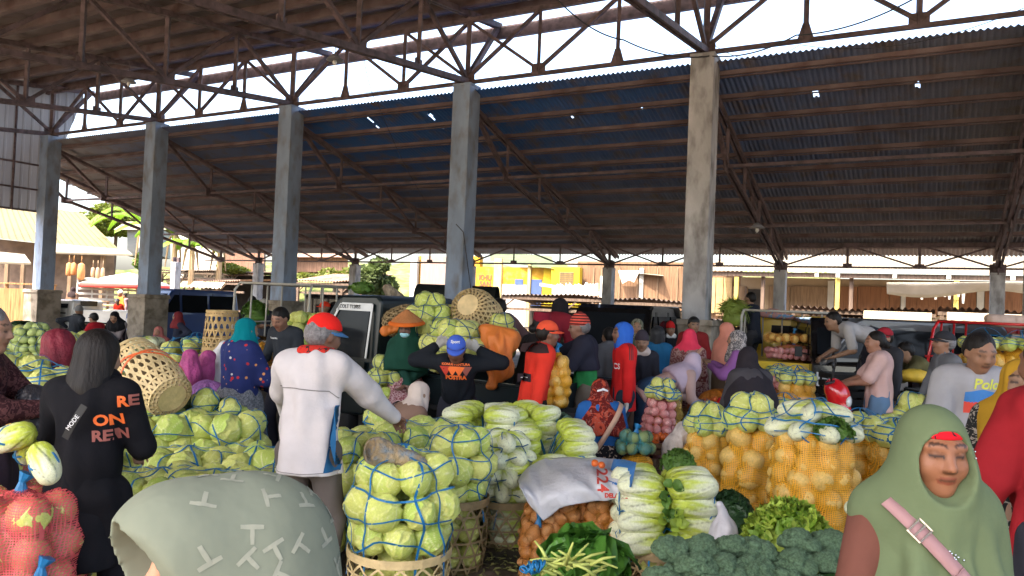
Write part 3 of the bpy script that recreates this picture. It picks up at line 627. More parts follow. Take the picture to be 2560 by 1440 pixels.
def table(lab, px, dep, w_, d_, h, mt, face=0, name='market_table', skirt=False):
    r = empty(name, G(px, dep), face, lab, 'table')
    b = MB(); b.box((0, 0, h - .025), (w_, d_, .05)); b.obj('table_top', mt, r, bevel=.006)
    for sx in (-1, 1):
        for sy in (-1, 1): b = MB(); b.box((sx * (w_ / 2 - .06), sy * (d_ / 2 - .06), (h - .05) / 2), (.07, .07, h - .05)); b.obj('leg', mt, r)
    if skirt: b = MB(); b.box((0, -d_ / 2 + .02, h * .5), (w_ - .16, .03, h * .8)); b.obj('front_board', mt, r)
    return r
M_otable = wood('orange_brown_timber', (.45, .25, .11))
table('orange timber counter behind the red-hijabed girl', 178, 31, 2.6, .8, 1.15, M_otable, .1, 'counter', True)
table('pale timber bench with brown sacks far left behind the second column', 262, 30, 2.8, 1., 1.05, M_otable, 0)
table('grey-topped stall table in front of the pale counter', 300, 25, 2.2, 1., .95, M_grey, .1)
table('tall dark counter with a yellow rim left of the leftmost column', 60, 24, 1.5, .7, 1.75, M_otable, .2, 'counter', True)
t = empty('market_umbrella', P(320, 735, 34), 0, 'white market umbrella with a red rim left of the second column', 'umbrella'); rr = 1.9
for nm, prof, mt in (('canopy', [(.02, .95), (rr * .5, .72), (rr, .42)], M_white), ('red_rim', [(rr, .42), (rr + .01, .24)], mat('red_canvas', (.5, .05, .04), .8, .1))):
    b = MB(); b.lathe(prof, n=10, cap=False); s_ = b.obj(nm, mt, t, True).modifiers.new('s', 'SOLIDIFY'); s_.thickness = .012
b = MB(); b.tube([(0, 0, -2), (0, 0, .95)], .03); b.obj('pole', M_grey, t)
t = empty('slatted_truck_bed', G(262, 33), 0, 'white slatted cargo bed parked behind the brown sacks', 'truck')
b = MB()
for k in range(5): b.box((0, 0, 1.2 + k * .22), (2.6, .05, .09))
for k in range(5): b.box((-1.3 + k * .65, .04, 1.5), (.07, .05, 1.3))
b.obj('side_slats', M_white, t); b = MB(); b.box((0, 1, .95), (2.6, 1.9, .3)); b.obj('bed', M_grey, t)
for sx in (-.8, .8): b = MB(); b.lathe([(.05, -.1), (.4, -.1), (.4, .1), (.05, .1)], (sx, .1, .4), 20, Matrix.Rotation(math.pi / 2, 3, 'X')); b.obj('wheel', mat('black_tyre', (.02, .02, .02), .8, .1), t)
# ================================================================ implicit surfaces
def np3(v): return np.array([v[0], v[1], v[2]], dtype=np.float32)
class Sdf:
    def __init__(s): s.p = []; s.c = []
    def cap(s, a, b, r0, r1=None, k=.03, fl=None):
        s.p.append(('c', np3(a), np3(b), r0, r0 if r1 is None else r1, k, None if fl is None else (np3(fl[0]), fl[1]))); return s
    def ell(s, c, r, R=None, k=.02):
        s.p.append(('e', np3(c), np3(r), None if R is None else np.array(R, dtype=np.float32), k)); return s
    def cut(s, c, r, R=None): s.c.append(('e', np3(c), np3(r), None if R is None else np.array(R, dtype=np.float32), 0)); return s
    def plane(s, p, n): s.c.append(('p', np3(p), np3(Vector(n).normalized()))); return s      # removes the side the normal points to
    @staticmethod
    def one(q, P_):
        if q[0] == 'c':
            _, a, b, r0, r1, k, fl = q; A = P_ - a; d = b - a
            if fl is not None:
                ax, f = fl; A = A + (A @ ax)[..., None] * ax * (1 / f - 1); d = d + (d @ ax) * ax * (1 / f - 1)
            t = np.clip((A @ d) / max(1e-9, float(d @ d)), 0, 1); D = np.sqrt(((A - t[..., None] * d) ** 2).sum(-1)) - (r0 + (r1 - r0) * t)
            return D * (min(1, fl[1]) if fl is not None else 1)
        if q[0] == 'e':
            A = P_ - q[1]
            if q[3] is not None: A = A @ q[3]
            e = A / q[2]; l = np.sqrt((e ** 2).sum(-1)) + 1e-9; g = np.sqrt(((e / q[2]) ** 2).sum(-1)) + 1e-9
            return l * (l - 1) / g
        return (P_ - q[1]) @ q[2]
    def ev(s, P_):
        P_ = np.asarray(P_, dtype=np.float32); F = np.full(P_.shape[:-1], 9, np.float32)
        for q in s.p: F = Sdf.smin(F, Sdf.one(q, P_), q[5] if q[0] == 'c' else q[4])
        for q in s.c: F = np.maximum(F, -Sdf.one(q, P_) if q[0] == 'e' else Sdf.one(q, P_))
        return F
    @staticmethod
    def smin(a, b, k):
        if k <= 0: return np.minimum(a, b)
        h = np.maximum(k - np.abs(a - b), 0) / k; return np.minimum(a, b) - h * h * k * .25
    def bbox(s, q):
        if q[0] == 'c':
            r = max(q[3], q[4]) * (max(1, q[6][1]) if q[6] else 1); return np.minimum(q[1], q[2]) - r, np.maximum(q[1], q[2]) + r
        r = max(q[2]) if q[3] is not None else q[2]; return q[1] - r, q[1] + r
    def mesh(s, h=.015):
        bb = [s.bbox(q) for q in s.p]; lo = np.min([x[0] for x in bb], 0) - 2.5 * h; hi = np.max([x[1] for x in bb], 0) + 2.5 * h
        n = np.ceil((hi - lo) / h).astype(int) + 1; F = np.full(n, .2, np.float32); ax = [lo[i] + h * np.arange(n[i]) for i in range(3)]
        for q, (l, u) in zip(s.p, bb):
            i0 = np.maximum(0, ((l - .05 - lo) / h).astype(int)); i1 = np.minimum(n, ((u + .05 - lo) / h).astype(int) + 2)
            sl = tuple(slice(i0[i], i1[i]) for i in range(3)); G_ = np.stack(np.meshgrid(*[ax[i][sl[i]] for i in range(3)], indexing='ij'), -1).astype(np.float32)
            F[sl] = Sdf.smin(F[sl], Sdf.one(q, G_), q[5] if q[0] == 'c' else q[4])
        if s.c:
            G_ = np.stack(np.meshgrid(*ax, indexing='ij'), -1).astype(np.float32)
            for q in s.c: F = np.maximum(F, -Sdf.one(q, G_) if q[0] == 'e' else Sdf.one(q, G_))
        return surfnet(F, lo, h)
_CO = np.array([(i, j, k) for i in (0, 1) for j in (0, 1) for k in (0, 1)])
_ED = [(a, b) for a in range(8) for b in range(a + 1, 8) if np.abs(_CO[a] - _CO[b]).sum() == 1]
def surfnet(F, lo, h):
    S = F < 0; nx, ny, nz = F.shape
    cs = [S[i:nx - 1 + i, j:ny - 1 + j, k:nz - 1 + k] for i, j, k in _CO]
    cnt = sum(c.astype(np.int8) for c in cs); idx = np.argwhere((cnt > 0) & (cnt < 8))
    if len(idx) == 0: return np.zeros((0, 3)), []
    Vv = np.stack([F[idx[:, 0] + i, idx[:, 1] + j, idx[:, 2] + k] for i, j, k in _CO], 1)
    acc = np.zeros((len(idx), 3)); num = np.zeros(len(idx))
    for a, b in _ED:
        va, vb = Vv[:, a], Vv[:, b]; m = (va < 0) != (vb < 0); t = np.where(m, va / np.where(m, va - vb, 1), 0)
        acc += m[:, None] * (_CO[a] + t[:, None] * (_CO[b] - _CO[a])); num += m
    V = lo + h * (idx + acc / num[:, None]); ID = -np.ones((nx - 1, ny - 1, nz - 1), int); ID[tuple(idx.T)] = np.arange(len(idx))
    Fs = []
    for ax in range(3):
        o1, o2 = [(1, 2), (2, 0), (0, 1)][ax]; sl = [slice(None)] * 3; s2 = [slice(None)] * 3; sl[ax] = slice(0, -1); s2[ax] = slice(1, None)
        d = S[tuple(sl)] != S[tuple(s2)]; E_ = np.argwhere(d); E_ = E_[(E_[:, o1] > 0) & (E_[:, o2] > 0) & (E_[:, o1] < F.shape[o1] - 1) & (E_[:, o2] < F.shape[o2] - 1)]
        e1 = np.zeros(3, int); e1[o1] = 1; e2 = np.zeros(3, int); e2[o2] = 1
        q = np.stack([ID[tuple((E_ - e1 - e2).T)], ID[tuple((E_ - e2).T)], ID[tuple(E_.T)], ID[tuple((E_ - e1).T)]], 1)
        ins = S[tuple(E_.T)]; q[~ins] = q[~ins][:, ::-1]; Fs.append(q)
    Fs = np.concatenate(Fs); Fs = Fs[(Fs >= 0).all(1)]
    return V, Fs
def folds(V, amp, seed=0, fz=7., fx=16., only=None):
    """cloth folds: displaces along the radial direction from the vertical axis with drifting vertical ridges"""
    if amp <= 0 or len(V) == 0: return V
    R_ = np.random.default_rng(seed); c = V.mean(0); q = V - c; th = np.arctan2(q[:, 1], q[:, 0]); a, b, d = R_.uniform(0, 6, 3)
    w_ = np.sin(th * 7 + 2.2 * np.sin(q[:, 2] * 6 + a) + b) * .6 + np.sin(th * 11 + q[:, 2] * fz + d) * .4 + .7 * np.sin(q[:, 2] * fx + 3 * np.sin(th * 2 + a))
    rr = np.sqrt(q[:, 0] ** 2 + q[:, 1] ** 2) + 1e-6; V = V.copy(); k = amp * w_ * np.minimum(1, rr / .1)
    V[:, 0] += q[:, 0] / rr * k; V[:, 1] += q[:, 1] / rr * k; return V
def sobj(name, sd, mt, parent, h=.015, fold=0, seed=0, col=None):
    V, F = sd.mesh(h)
    if fold: V = folds(V, fold, seed)
    return mesh_obj(name, V, F, mt, parent, True, col=col(V) if col else None)
# ================================================================ people
SKIN = mat('skin', (.5, .3, .2), .5, .06, 20, .06, 60, vcol=True, spec=.35)
M_black = mat('black_plastic', (.012, .012, .012), .5, .05); M_hair = mat('black_hair', (.01, .008, .007), .55, .3, 30, .3, 80, stretch=(1, 1, .15), spec=.2); M_hairg = mat('grey_hair', (.16, .15, .15), .5, .4, 60, .6, 120, stretch=(1, .3, 1))
def C(name, *c, **k): return cloth(name, c, **k)
def person(label, px, dep, face=0, h=1.6, z0=0, pz=None, lean=0, side=0, head=(0, 0), hands=None, feet=None, skin=(.36, .2, .12), fat=1., res=None, wear=(), group=None, cat=None, loc=None, elbow=None, shw=.155, kneef=1, handstyle=.5, headup=0, openhand=True, shrug=0, headfwd=0, twist=0):
    """face: degrees counter-clockwise, 0 = back to the camera, 180 = towards it. hands/feet in body-local metres (right, forward, up) for a 1.6 m body"""
    s = h / 1.6; base = loc if loc is not None else G(px, dep, z0, z0 + 1.4 * s)
    root = empty('person', base, math.radians(face), label, cat or 'person', group); seed = len(bpy.data.objects)
    if res is None: res = .010 if dep < 4.5 else (.014 if dep < 9 else (.018 if dep < 16 else .03))
    X = Vector((1, 0, 0)); Y = Vector((0, 1, 0)); Z = Vector((0, 0, 1))
    pel = Vector((0, 0, (pz if pz is not None else .86))); Rl = Matrix.Rotation(-math.radians(lean), 3, 'X') @ Matrix.Rotation(math.radians(side), 3, 'Y')
    U = Rl @ Z; Fd = Rl @ Y; Rt = Matrix.Rotation(math.radians(twist), 3, U) @ (Rl @ X); Fd = U.cross(Rt)
    nk = pel + U * .50 + Fd * .02; sh = {-1: pel + U * (.455 + shrug) - Rt * shw, 1: pel + U * (.455 + shrug) + Rt * shw}; hip = {-1: pel - X * .085 - Z * .02, 1: pel + X * .085 - Z * .02}
    Hr = Matrix.Rotation(math.radians(head[0]), 3, 'Z') @ Matrix.Rotation(-math.radians(head[1] + lean * .5), 3, 'X'); Hx, Hy, Hz = Hr @ X, Hr @ Y, Hr @ Z
    hc = nk + U * .03 + Hz * .105 + Hy * (.025 + headfwd)
    hands = hands or ((-.24, .04, .74), (.24, .04, .74)); feet = feet or ((-.1, .0, .06), (.1, .02, .06))
    def ik(a, b, l1, l2, pole):
        d = b - a; D = min(d.length, (l1 + l2) * .999); dn = d.normalized(); x = (l1 * l1 - l2 * l2 + D * D) / (2 * D); y = math.sqrt(max(0, l1 * l1 - x * x))
        p = (pole - dn * pole.dot(dn)); p = p.normalized() if p.length > 1e-4 else dn.orthogonal().normalized(); return a + dn * x + p * y, a + dn * D
    arm = {}; leg = {}
    for i, sd_ in enumerate((-1, 1)):
        el, wr = ik(sh[sd_], Vector(hands[i]), .275, .25, Vector(elbow[i]) if elbow else (X * sd_ * .6 - Y * .7 - Z * .5)); arm[sd_] = (sh[sd_], el, wr)
        kn, an = ik(hip[sd_], Vector(feet[i]), .41, .40, Y * kneef + X * sd_ * .25); leg[sd_] = (hip[sd_], kn, an)
    sc_ = lambda v: v * s
    # ---- the body: one continuous surface
    B = Sdf(); c = lambda a, b, r0, r1=None, k=.03, fl=None: B.cap(a * s, b * s, r0 * s, (r0 if r1 is None else r1) * s, k, fl)
    f = fat; c(pel - U * .03, pel + U * .14, .135 * f, .115 * f, .04, (Fd, .8)); c(pel + U * .14, pel + U * .36, .115 * f, .135 * f, .04, (Fd, .75)); c(sh[-1] * .85 + sh[1] * .15, sh[1] * .85 + sh[-1] * .15, .062, .062, .06)
    c(nk - U * .04, hc - Hz * .06, .052, .05, .03)
    for q in (-1, 1):
        a, e, w_ = arm[q]; c(a, e, .05 * f, .038 * f); c(e, w_, .038 * f, .026); hd = (w_ - e).normalized()
        pn = hd.cross(X * q + Z * .3).normalized(); sd2 = hd.cross(pn).normalized()
        if openhand:
            c(w_, w_ + hd * .06, .026, .03, .015, (pn, .5)); fr = .0088
            for j, (o, ln) in enumerate(((-.03, .066), (-.010, .076), (.011, .07), (.03, .055))):
                k0 = w_ + hd * .075 + sd2 * o; cu = handstyle; m1 = k0 + (hd * math.cos(cu * .8) + pn * math.sin(cu * .8)) * ln * .55; m2 = m1 + (hd * math.cos(cu * 2) + pn * math.sin(cu * 2)) * ln * .5
                c(k0, m1, fr * 1.08, fr, .006); c(m1, m2, fr, fr * .85, .004)
            tb = w_ + hd * .03 - sd2 * .028; t1 = tb + (hd * .7 - sd2 * .6 + pn * .25).normalized() * .04; c(tb, t1, .012, .0105, .012); c(t1, t1 + (hd + pn * .3).normalized() * .03, .0105, .009, .004)
        else: c(w_, w_ + hd * .12, .027, .022, .02, (pn, .6))
        a, k_, an = leg[q]; c(a, k_, .082 * f, .056); c(k_, an, .054, .036); fo = Vector((an.x + .02 * q, an.y + .16, an.z - .03)); c(an - Z * .02, fo, .036, .028, .02)
    HR = Hr; E = lambda x, y, z: (hc + Hx * x + Hy * y + Hz * z) * s
    el_ = lambda x, y, z, rx, ry, rz, k=.012: B.ell(E(x, y, z), (rx * s, ry * s, rz * s), HR, k)
    el_(0, -.012, .022, .077, .094, .09, .01); el_(0, .022, -.04, .06, .066, .072, .04); el_(0, .066, -.088, .022, .018, .018, .03)
    for q in (-1, 1):
        el_(q * .038, .058, -.028, .026, .026, .028, .02); el_(q * .078, -.004, -.008, .01, .02, .03, .006); B.cap(E(q * .014, .083, .032), E(q * .05, .068, .03), .007 * s, .006 * s, .02)
        el_(q * .03, .076, .01, .014, .012, .009, .004)
    B.cap(E(0, .084, .018), E(0, .103, -.02), .008 * s, .013 * s, .014); el_(-.012, .094, -.026, .009, .009, .008, .006); el_(.012, .094, -.026, .009, .009, .008, .006)
    el_(0, .083, -.05, .024, .012, .006, .006); el_(0, .08, -.061, .021, .011, .006, .006)
    sk = np.array(skin) * .74
    def col(V):
        q = (V - np.array(hc * s)) @ np.array(Hr) / s; c_ = np.tile(sk, (len(V), 1)); x, y, z = np.abs(q[:, 0]), q[:, 1], q[:, 2]
        fr = y > .04; lip = fr & (x < .026) & (np.abs(z + .056) < .0125 - x * .25); c_[lip] = sk * (.75, .48, .5)
        c_[fr & (z < -.052) & (z > -.0585) & (x < .02)] = sk * .35
        br = fr & (x > .012) & (x < .05) & (np.abs(z - (.036 + .004 * np.sin(x * 60))) < .0042); c_[br] = sk * .22
        ey = fr & (np.abs(x - .031) < .0155) & (np.abs(z - .008) < .0045); c_[ey] = (.03, .02, .02)
        ld = fr & (np.abs(x - .031) < .019) & (np.abs(z - .011) < .011) & ~ey; c_[ld] = sk * .72
        nn = fr & (x < .02) & (np.abs(z + .031) < .004); c_[nn] = sk * .5
        return c_
    body = sobj('body', B, SKIN, root, res, col=col)
    ctx = dict(s=s, pel=pel, U=U, Fd=Fd, Rt=Rt, nk=nk, sh=sh, arm=arm, leg=leg, hc=hc, Hr=Hr, Hx=Hx, Hy=Hy, Hz=Hz, root=root, res=res, seed=seed, f=fat, body=B, hip=hip, X=X, Y=Y, Z=Z)
    for wr in wear: wear_item(ctx, *wr)
    return ctx
def wear_item(q, kind, mt, o=None):
    o = o or {}; s, U, Fd, Rt, nk, pel, sh, arm, leg, hc = (q[k] for k in ('s', 'U', 'Fd', 'Rt', 'nk', 'pel', 'sh', 'arm', 'leg', 'hc'))
    Hx, Hy, Hz, Hr, root, res, f, Z, X, Y = (q[k] for k in ('Hx', 'Hy', 'Hz', 'Hr', 'root', 'res', 'f', 'Z', 'X', 'Y')); sd = Sdf(); seed = q['seed'] + len(kind)
    c = lambda a, b, r0, r1=None, k=.03, fl=None: sd.cap(a * s, b * s, r0 * s, (r0 if r1 is None else r1) * s, k, fl)
    E = lambda x, y, z: (hc + Hx * x + Hy * y + Hz * z) * s
    he = lambda x, y, z, rx, ry, rz, k=.015: sd.ell(E(x, y, z), (rx * s, ry * s, rz * s), Hr, k)
    g = o.get('loose', .010); out = None
    if kind in ('shirt', 'jacket', 'hoodie', 'robe'):
        hem = o.get('hem', .10); hw = o.get('hemw', .15)
        if kind == 'jacket': g += .007
        c(pel - U * hem, pel + U * .14, (hw) * f + g, .118 * f + g, .04, (Fd, .82)); c(pel + U * .14, pel + U * .37, .118 * f + g, .138 * f + g, .05, (Fd, .78)); c(sh[-1] * .85 + sh[1] * .15, sh[1] * .85 + sh[-1] * .15, .064 + g, None, .07)
        if o.get('bust'): 
            for k in (-1, 1): c(pel + U * .33 + Fd * .09 + Rt * k * .06, pel + U * .32 + Fd * .09 + Rt * k * .06, .07, None, .06)
        sl = o.get('sleeve', 1.)
        for k in (-1, 1):
            a, e, w_ = arm[k]
            if sl >= .5:
                c(a, e, .052 * f + g, .042 * f + g, .03); w2 = e.lerp(w_, min(1, (sl - .5) * 2)); c(e, w2, .042 * f + g, .030 + g * .9 * (1 - .3 * (sl >= 1)), .03)
                if sl < 1: sd.plane(w2 * s, (w_ - e)) if False else None
            elif sl > 0: c(a, a.lerp(e, sl * 2), .054 * f + g, .05 * f + g * 1.2, .03)
        if kind == 'robe': c(pel, Vector((pel.x, pel.y * .7, o.get('bot', .12))), .15 * f + g, o.get('wide', .2), .06, (Fd if abs(Fd.z) < .5 else Y, .85)); sd.plane(Vector((0, 0, o.get('bot', .12))) * s, -Z)
        else: sd.plane((pel - U * hem) * s, -U)
        sd.cut((nk + U * .065 + Fd * .03) * s, (.085 * s, .085 * s, .05 * s))
        out = sobj(kind, sd, mt, root, res, o.get('fold', .0065), seed)
        if kind == 'jacket' or o.get('collar'):
            k2 = Sdf(); k2.cap((nk - U * .01) * s, (nk + U * .035) * s, .075 * s, .068 * s, .02); k2.cut((nk + U * .06) * s, (.06 * s, .06 * s, .09 * s)); sobj('collar', k2, o.get('collar_mat', mt), out, min(res, .012))
    elif kind == 'pants':
        c(pel - Z * .02, pel + U * .08, .142 * f + g * .4, .128 * f + g * .3, .03, (Fd if abs(Fd.z) < .6 else Y, .85))
        for k in (-1, 1): a, kn, an = leg[k]; c(a, kn, .088 * f + g, .062 + g, .02); c(kn, kn.lerp(an, o.get('len', .95)), .062 + g, .05 + g, .03)
        out = sobj('trousers', sd, mt, root, res, o.get('fold', .0065), seed)
    elif kind == 'skirt':
        kn = (leg[-1][1] + leg[1][1]) / 2; b_ = o.get('bot', .1)
        c(pel + U * .05, pel - Z * .03, .13 * f + g, .15 * f + g, .04); c(pel - Z * .02, kn, .15 * f + g, o.get('mid', .17), .06, (X, 1.15)); c(kn, Vector((kn.x, kn.y * .5, b_)), o.get('mid', .17), o.get('wide', .2), .06); sd.plane(Vector((0, 0, b_)) * s, -Z)
        out = sobj('skirt', sd, mt, root, res, o.get('fold', .007), seed)
    elif kind == 'hijab':
        lg = o.get('len', .22); wd = o.get('wide', .17); pad = o.get('pad', .0)
        he(0, -.016, .02, .085 + pad, .103 + pad, .101 + pad, .02); he(0, .0, -.06, .074 + pad, .084 + pad, .072, .03); c(hc - Hz * .07, nk + U * .0, .085, .085, .05)
        if lg > .02:
            ca = nk + U * .02 - Fd * .0; c(ca, nk - U * lg * .55 + Fd * .01, .09, wd, .05, (Fd, .85)); c(nk - U * lg * .5, nk - U * (lg + .1), wd, wd * 1.08, .05, (Fd, .85)); c(sh[-1] * .9 + sh[1] * .1, sh[1] * .9 + sh[-1] * .1, .075, None, .06)
            sd.plane((nk - U * lg) * s, -U + Fd * o.get('tilt', 0))
        if o.get('brim'): sd.cap(E(-.05, .08, .085), E(.05, .08, .085), .012 * s, None, .02)
        if not o.get('closed'): sd.cut(E(0, .125, -.012), (.062 * s, .105 * s, .088 * s), Hr)
        out = sobj('headscarf', sd, mt, root, min(res, .014), o.get('fold', .005), seed)
    elif kind == 'hood':
        he(0, -.02, .02, .096, .112, .11); he(0, -.02, -.06, .088, .09, .08, .04); c(hc - Hz * .09 - Hy * .02, nk, .09, .095, .05); sd.cut(E(0, .12, -.01), (.068 * s, .11 * s, .1 * s), Hr); out = sobj('hood', sd, mt, root, min(res, .014), .003, seed)
    elif kind == 'hair':
        st = o.get('style', 'short')
        he(0, -.022, .034, .083, .095, .09); he(0, -.05, -.01, .075, .065, .06, .03)
        if st == 'bun': he(0, -.12, -.04, .045, .04, .045, .02)
        if st == 'long': c(hc - Hy * .05 + Hz * .02, hc - Hy * .075 - Hz * .16, .095, .085, .04, (Hy, .8)); c(hc - Hy * .07 - Hz * .12, hc - Hy * .06 - Hz * .27 + Hx * .0, .085, .045, .04, (Hy, .6))
        sd.cut(E(0, .11, -.035), (.066 * s, .07 * s, .085 * s), Hr); sd.cut(E(.09, .0, -.045), (.035 * s, .05 * s, .045 * s), Hr) if st == 'short' else None; sd.cut(E(-.09, .0, -.045), (.035 * s, .05 * s, .045 * s), Hr) if st == 'short' else None
        out = sobj('hair', sd, mt, root, min(res, .012), .003 if st == 'long' else .002, seed)
    elif kind in ('cap', 'beanie', 'fez'):
        if kind == 'cap':
            he(0, -.012, .04, .087, .105, .092); sd.plane(E(0, 0, .036), -Hz + Hy * .12); out = sobj('cap', sd, mt, root, min(res, .01), 0)
            b = MB(); V = []; F = []; y0 = o.get('back') and -1 or 1; n = 12; ang = o.get('brim_rot', 0)
            Rb = Matrix.Rotation(math.radians(ang), 3, Hz)
            for i in range(n + 1):
                t = math.pi * i / n; x = math.cos(t) * .08; 
                for jj, ex in enumerate((0, .5, 1)):
                    y = math.sin(t) * (.095 + .068 * ex) * (1 if True else 1); xx = x * (1 - .05 * ex); zz = .042 - .018 * ex - .9 * xx * xx * 3
                    v = Rb @ (Hx * xx + Hy * (y * y0 - .012 * (1)) ) + Hz * zz; V.append((hc + v) * s)
                if i:
                    for jj in range(2): k = 3 * i + jj; F.append((k - 3, k, k + 1, k - 2))
            ob = mesh_obj('brim', V, F, o.get('brim', mt), out, True); m_ = ob.modifiers.new('s', 'SOLIDIFY'); m_.thickness = .006
        elif kind == 'beanie': he(0, -.014, .03, .088, .105, .1); he(0, -.014, .06, .075, .09, .1, .03); sd.plane(E(0, 0, .02), -Hz + Hy * .15); out = sobj('beanie', sd, mt, root, min(res, .012), .0015)
        else: sd.cap(E(0, -.02, .05), E(0, -.03, .13), .095 * s, .088 * s, .01); sd.plane(E(0, -.02, .14), Hz); sd.plane(E(0, 0, .03), -Hz); out = sobj('peci_cap', sd, mt, root, .012)
    elif kind == 'conical':
        b = MB(); R3 = Hr.to_3x3(); b.lathe([(.185, .0), (.18, .012), (.12, .065), (.055, .115), (.012, .145), (.002, .148)], n=36, R=R3, c=E(0, 0, .055)); out = b.obj('conical_hat', mt, root, True)
        b = MB(); b.lathe([(.188, -.006), (.19, .006), (.165, .03), (.16, .028)], n=36, R=R3, c=E(0, 0, .053), cap=False); b.obj('hat_rim', o['rim'], out, True)
    elif kind == 'gloves':
        for k in (-1, 1):
            g_ = Sdf(); a, e, w_ = arm[k]; hd = (w_ - e).normalized(); pn = hd.cross(X * k + Z * .3).normalized(); s2 = hd.cross(pn).normalized(); gc = lambda a_, b_, r0, r1=None, kk=.03, fl=None: g_.cap(a_ * s, b_ * s, r0 * s, (r0 if r1 is None else r1) * s, kk, fl)
            gc(w_ - hd * .03, w_ + hd * .06, .034, .037, .015, (pn, .6))
            for j, (o_, ln) in enumerate(((-.031, .066), (-.0105, .076), (.0115, .07), (.032, .055))):
                k0 = w_ + hd * .075 + s2 * o_; cu = o.get('curl', .5); m1 = k0 + (hd * math.cos(cu * .8) + pn * math.sin(cu * .8)) * ln * .55; m2 = m1 + (hd * math.cos(cu * 2) + pn * math.sin(cu * 2)) * ln * .5; gc(k0, m1, .0125, .012, .004); gc(m1, m2, .012, .0105, .003)
            tb = w_ + hd * .03 - s2 * .028; t1 = tb + (hd * .7 - s2 * .6 + pn * .25).normalized() * .045; gc(tb, t1, .016, .0135, .01); gc(t1, t1 + hd * .03, .0135, .012, .004)
            sobj('glove', g_, mt, root, min(res, .010))
        return
    elif kind == 'mask': 
        he(0, .05, -.055, .062, .052, .04); sd.plane(E(0, 0, -.03), Hz); out = sobj('face_mask', sd, mt, root, .008)
    elif kind == 'pack':   # cloth or tube resting round the neck
        sd.cap((nk - Rt * .06 + Fd * .03 + U * .02) * s, (nk + Rt * .06 + Fd * .03 + U * .02) * s, .055 * s, None, .02); sd.cap((nk - Rt * .05 - Fd * .04 + U * .02) * s, (nk + Rt * .05 - Fd * .04 + U * .02) * s, .055 * s, None, .03); out = sobj('neck_scarf', sd, mt, root, min(res, .012), .003)
    elif kind == 'strap':  # band from one shoulder to the other hip, laid on the clothes
        T = Sdf(); gg = .03 + o.get('off', 0)
        T.cap((pel - U * .1) * s, (pel + U * .14) * s, (.15 * f + gg) * s, (.118 * f + gg) * s, .04, (Fd, .82)).cap((pel + U * .14) * s, (pel + U * .37) * s, (.118 * f + gg) * s, (.138 * f + gg) * s, .05, (Fd, .78)).cap((sh[-1] * .85 + sh[1] * .15) * s, (sh[1] * .85 + sh[-1] * .15) * s, (.064 + gg) * s, None, .07)
        if o.get('cape'): cw = o['cape']; T.cap((nk + U * .02) * s, (nk - U * .12) * s, .095 * s, cw * s, .05, (Fd, .85)); T.cap((nk - U * .12) * s, (nk - U * .3) * s, cw * s, cw * 1.1 * s, .05, (Fd, .85))
        side = o.get('side', 1); cen = (pel + U * .24) * s; au = (Rt * side * -.30 + U * .46).normalized(); av = Fd; n = 48; pts = []; nr = []
        for i in range(n):
            t = 2 * math.pi * i / n; d = au * math.cos(t) + av * math.sin(t); rs = np.linspace(.02, .7, 90); pp = np.array([cen + d * float(r) for r in rs]); ins = T.ev(pp) < 0; r = rs[np.where(ins)[0].max()] if ins.any() else .1; pts.append(cen + d * (float(r) + .004)); nr.append(d)
        pts = [(pts[i - 1] + pts[i] * 2 + pts[(i + 1) % n]) / 4 for i in range(n)]
        b = MB(); b.ribbon(pts, nr, o.get('w', .035), .004); out = b.obj('bag_strap', mt, root, True)
        if o.get('bag'):
            bc = (pel + Rt * side * .2 + U * .02 + Fd * o.get('bagf', -.02)) * s; b = MB(); b.ball(bc, 1, 20, 12, (.13, .06, .11), Matrix.Rotation(.2, 3, 'X')); b.obj('bag', o['bag'], out, True); q['bagpos'] = bc
    q.setdefault('items', {})[kind] = out; return out
# ---------------------------------------------------------------- who wears what
def hj(n, c, **k): return ('hijab', C('scarf_' + n, *c), k)
def HAIR(st='short', m_=None): return ('hair', m_ or M_hair, dict(style=st))
M_glv = C('white_work_glove', .6, .58, .54); M_glk = C('black_work_glove', .02, .02, .022); M_glg = C('grey_work_glove', .38, .36, .33)
M_jeans = C('blue_jeans', .1, .17, .27); M_dkpants = C('dark_trousers', .03, .03, .04); M_khaki = C('khaki_trousers', .16, .13, .1)
HN = ((-.24, .04, .74), (.24, .04, .74)); FRONT = ((-.14, .32, 1.0), (.14, .32, 1.0)); SITH = ((-.12, .3, .52), (.12, .3, .52)); SIT = ((-.14, .38, .06), (.14, .4, .06))
M_strapk = mat('black_nylon_strap', (.02, .02, .02), .6, .1); M_strapt = mat('tan_leather_strap', (.5, .3, .2), .5, .1); M_strapp = mat('dusty_pink_strap', (.34, .19, .19), .75, .08); M_metal = mat('bright_metal', (.7, .68, .65), .25, .05, 4, 0, metal=.9)
BAT = lambda n, a, b, sc_=26, th=.52: cloth(n, a, pat=[(b, sc_, th, 'n')])
# near, left to right
old = person('old woman with grey tied-back hair in a dark patterned blouse at the left edge', -62, 3.7, -80, 1.6, head=(0, 8), hands=((-.1, .42, 1.1), (.02, .40, 1.12)), skin=(.42, .23, .15), fat=1.15, wear=[('shirt', BAT('dark_maroon_print', (.035, .012, .014), (.1, .04, .04), 40), dict(sleeve=.95, hem=.2)), HAIR('bun', M_hairg), ('skirt', C('dark_skirt', .03, .02, .03), {})])
hood = person('woman with long black hair and a black hoodie with orange letters, back turned', 232, 3.4, 4, 1.51, head=(-6, 10), hands=((-.12, .34, 1.12), (.12, .3, .98)), skin=(.42, .24, .16), fat=.94, wear=[('hoodie', C('black_sweatshirt', .006, .006, .008, var=.3), dict(hem=.36, hemw=.13, loose=.02, fold=.005)), HAIR('long'), ('pants', C('black_wide_trousers', .006, .006, .008), dict(loose=.025)), ('pack', C('black_hood_cloth', .007, .007, .009), {})])
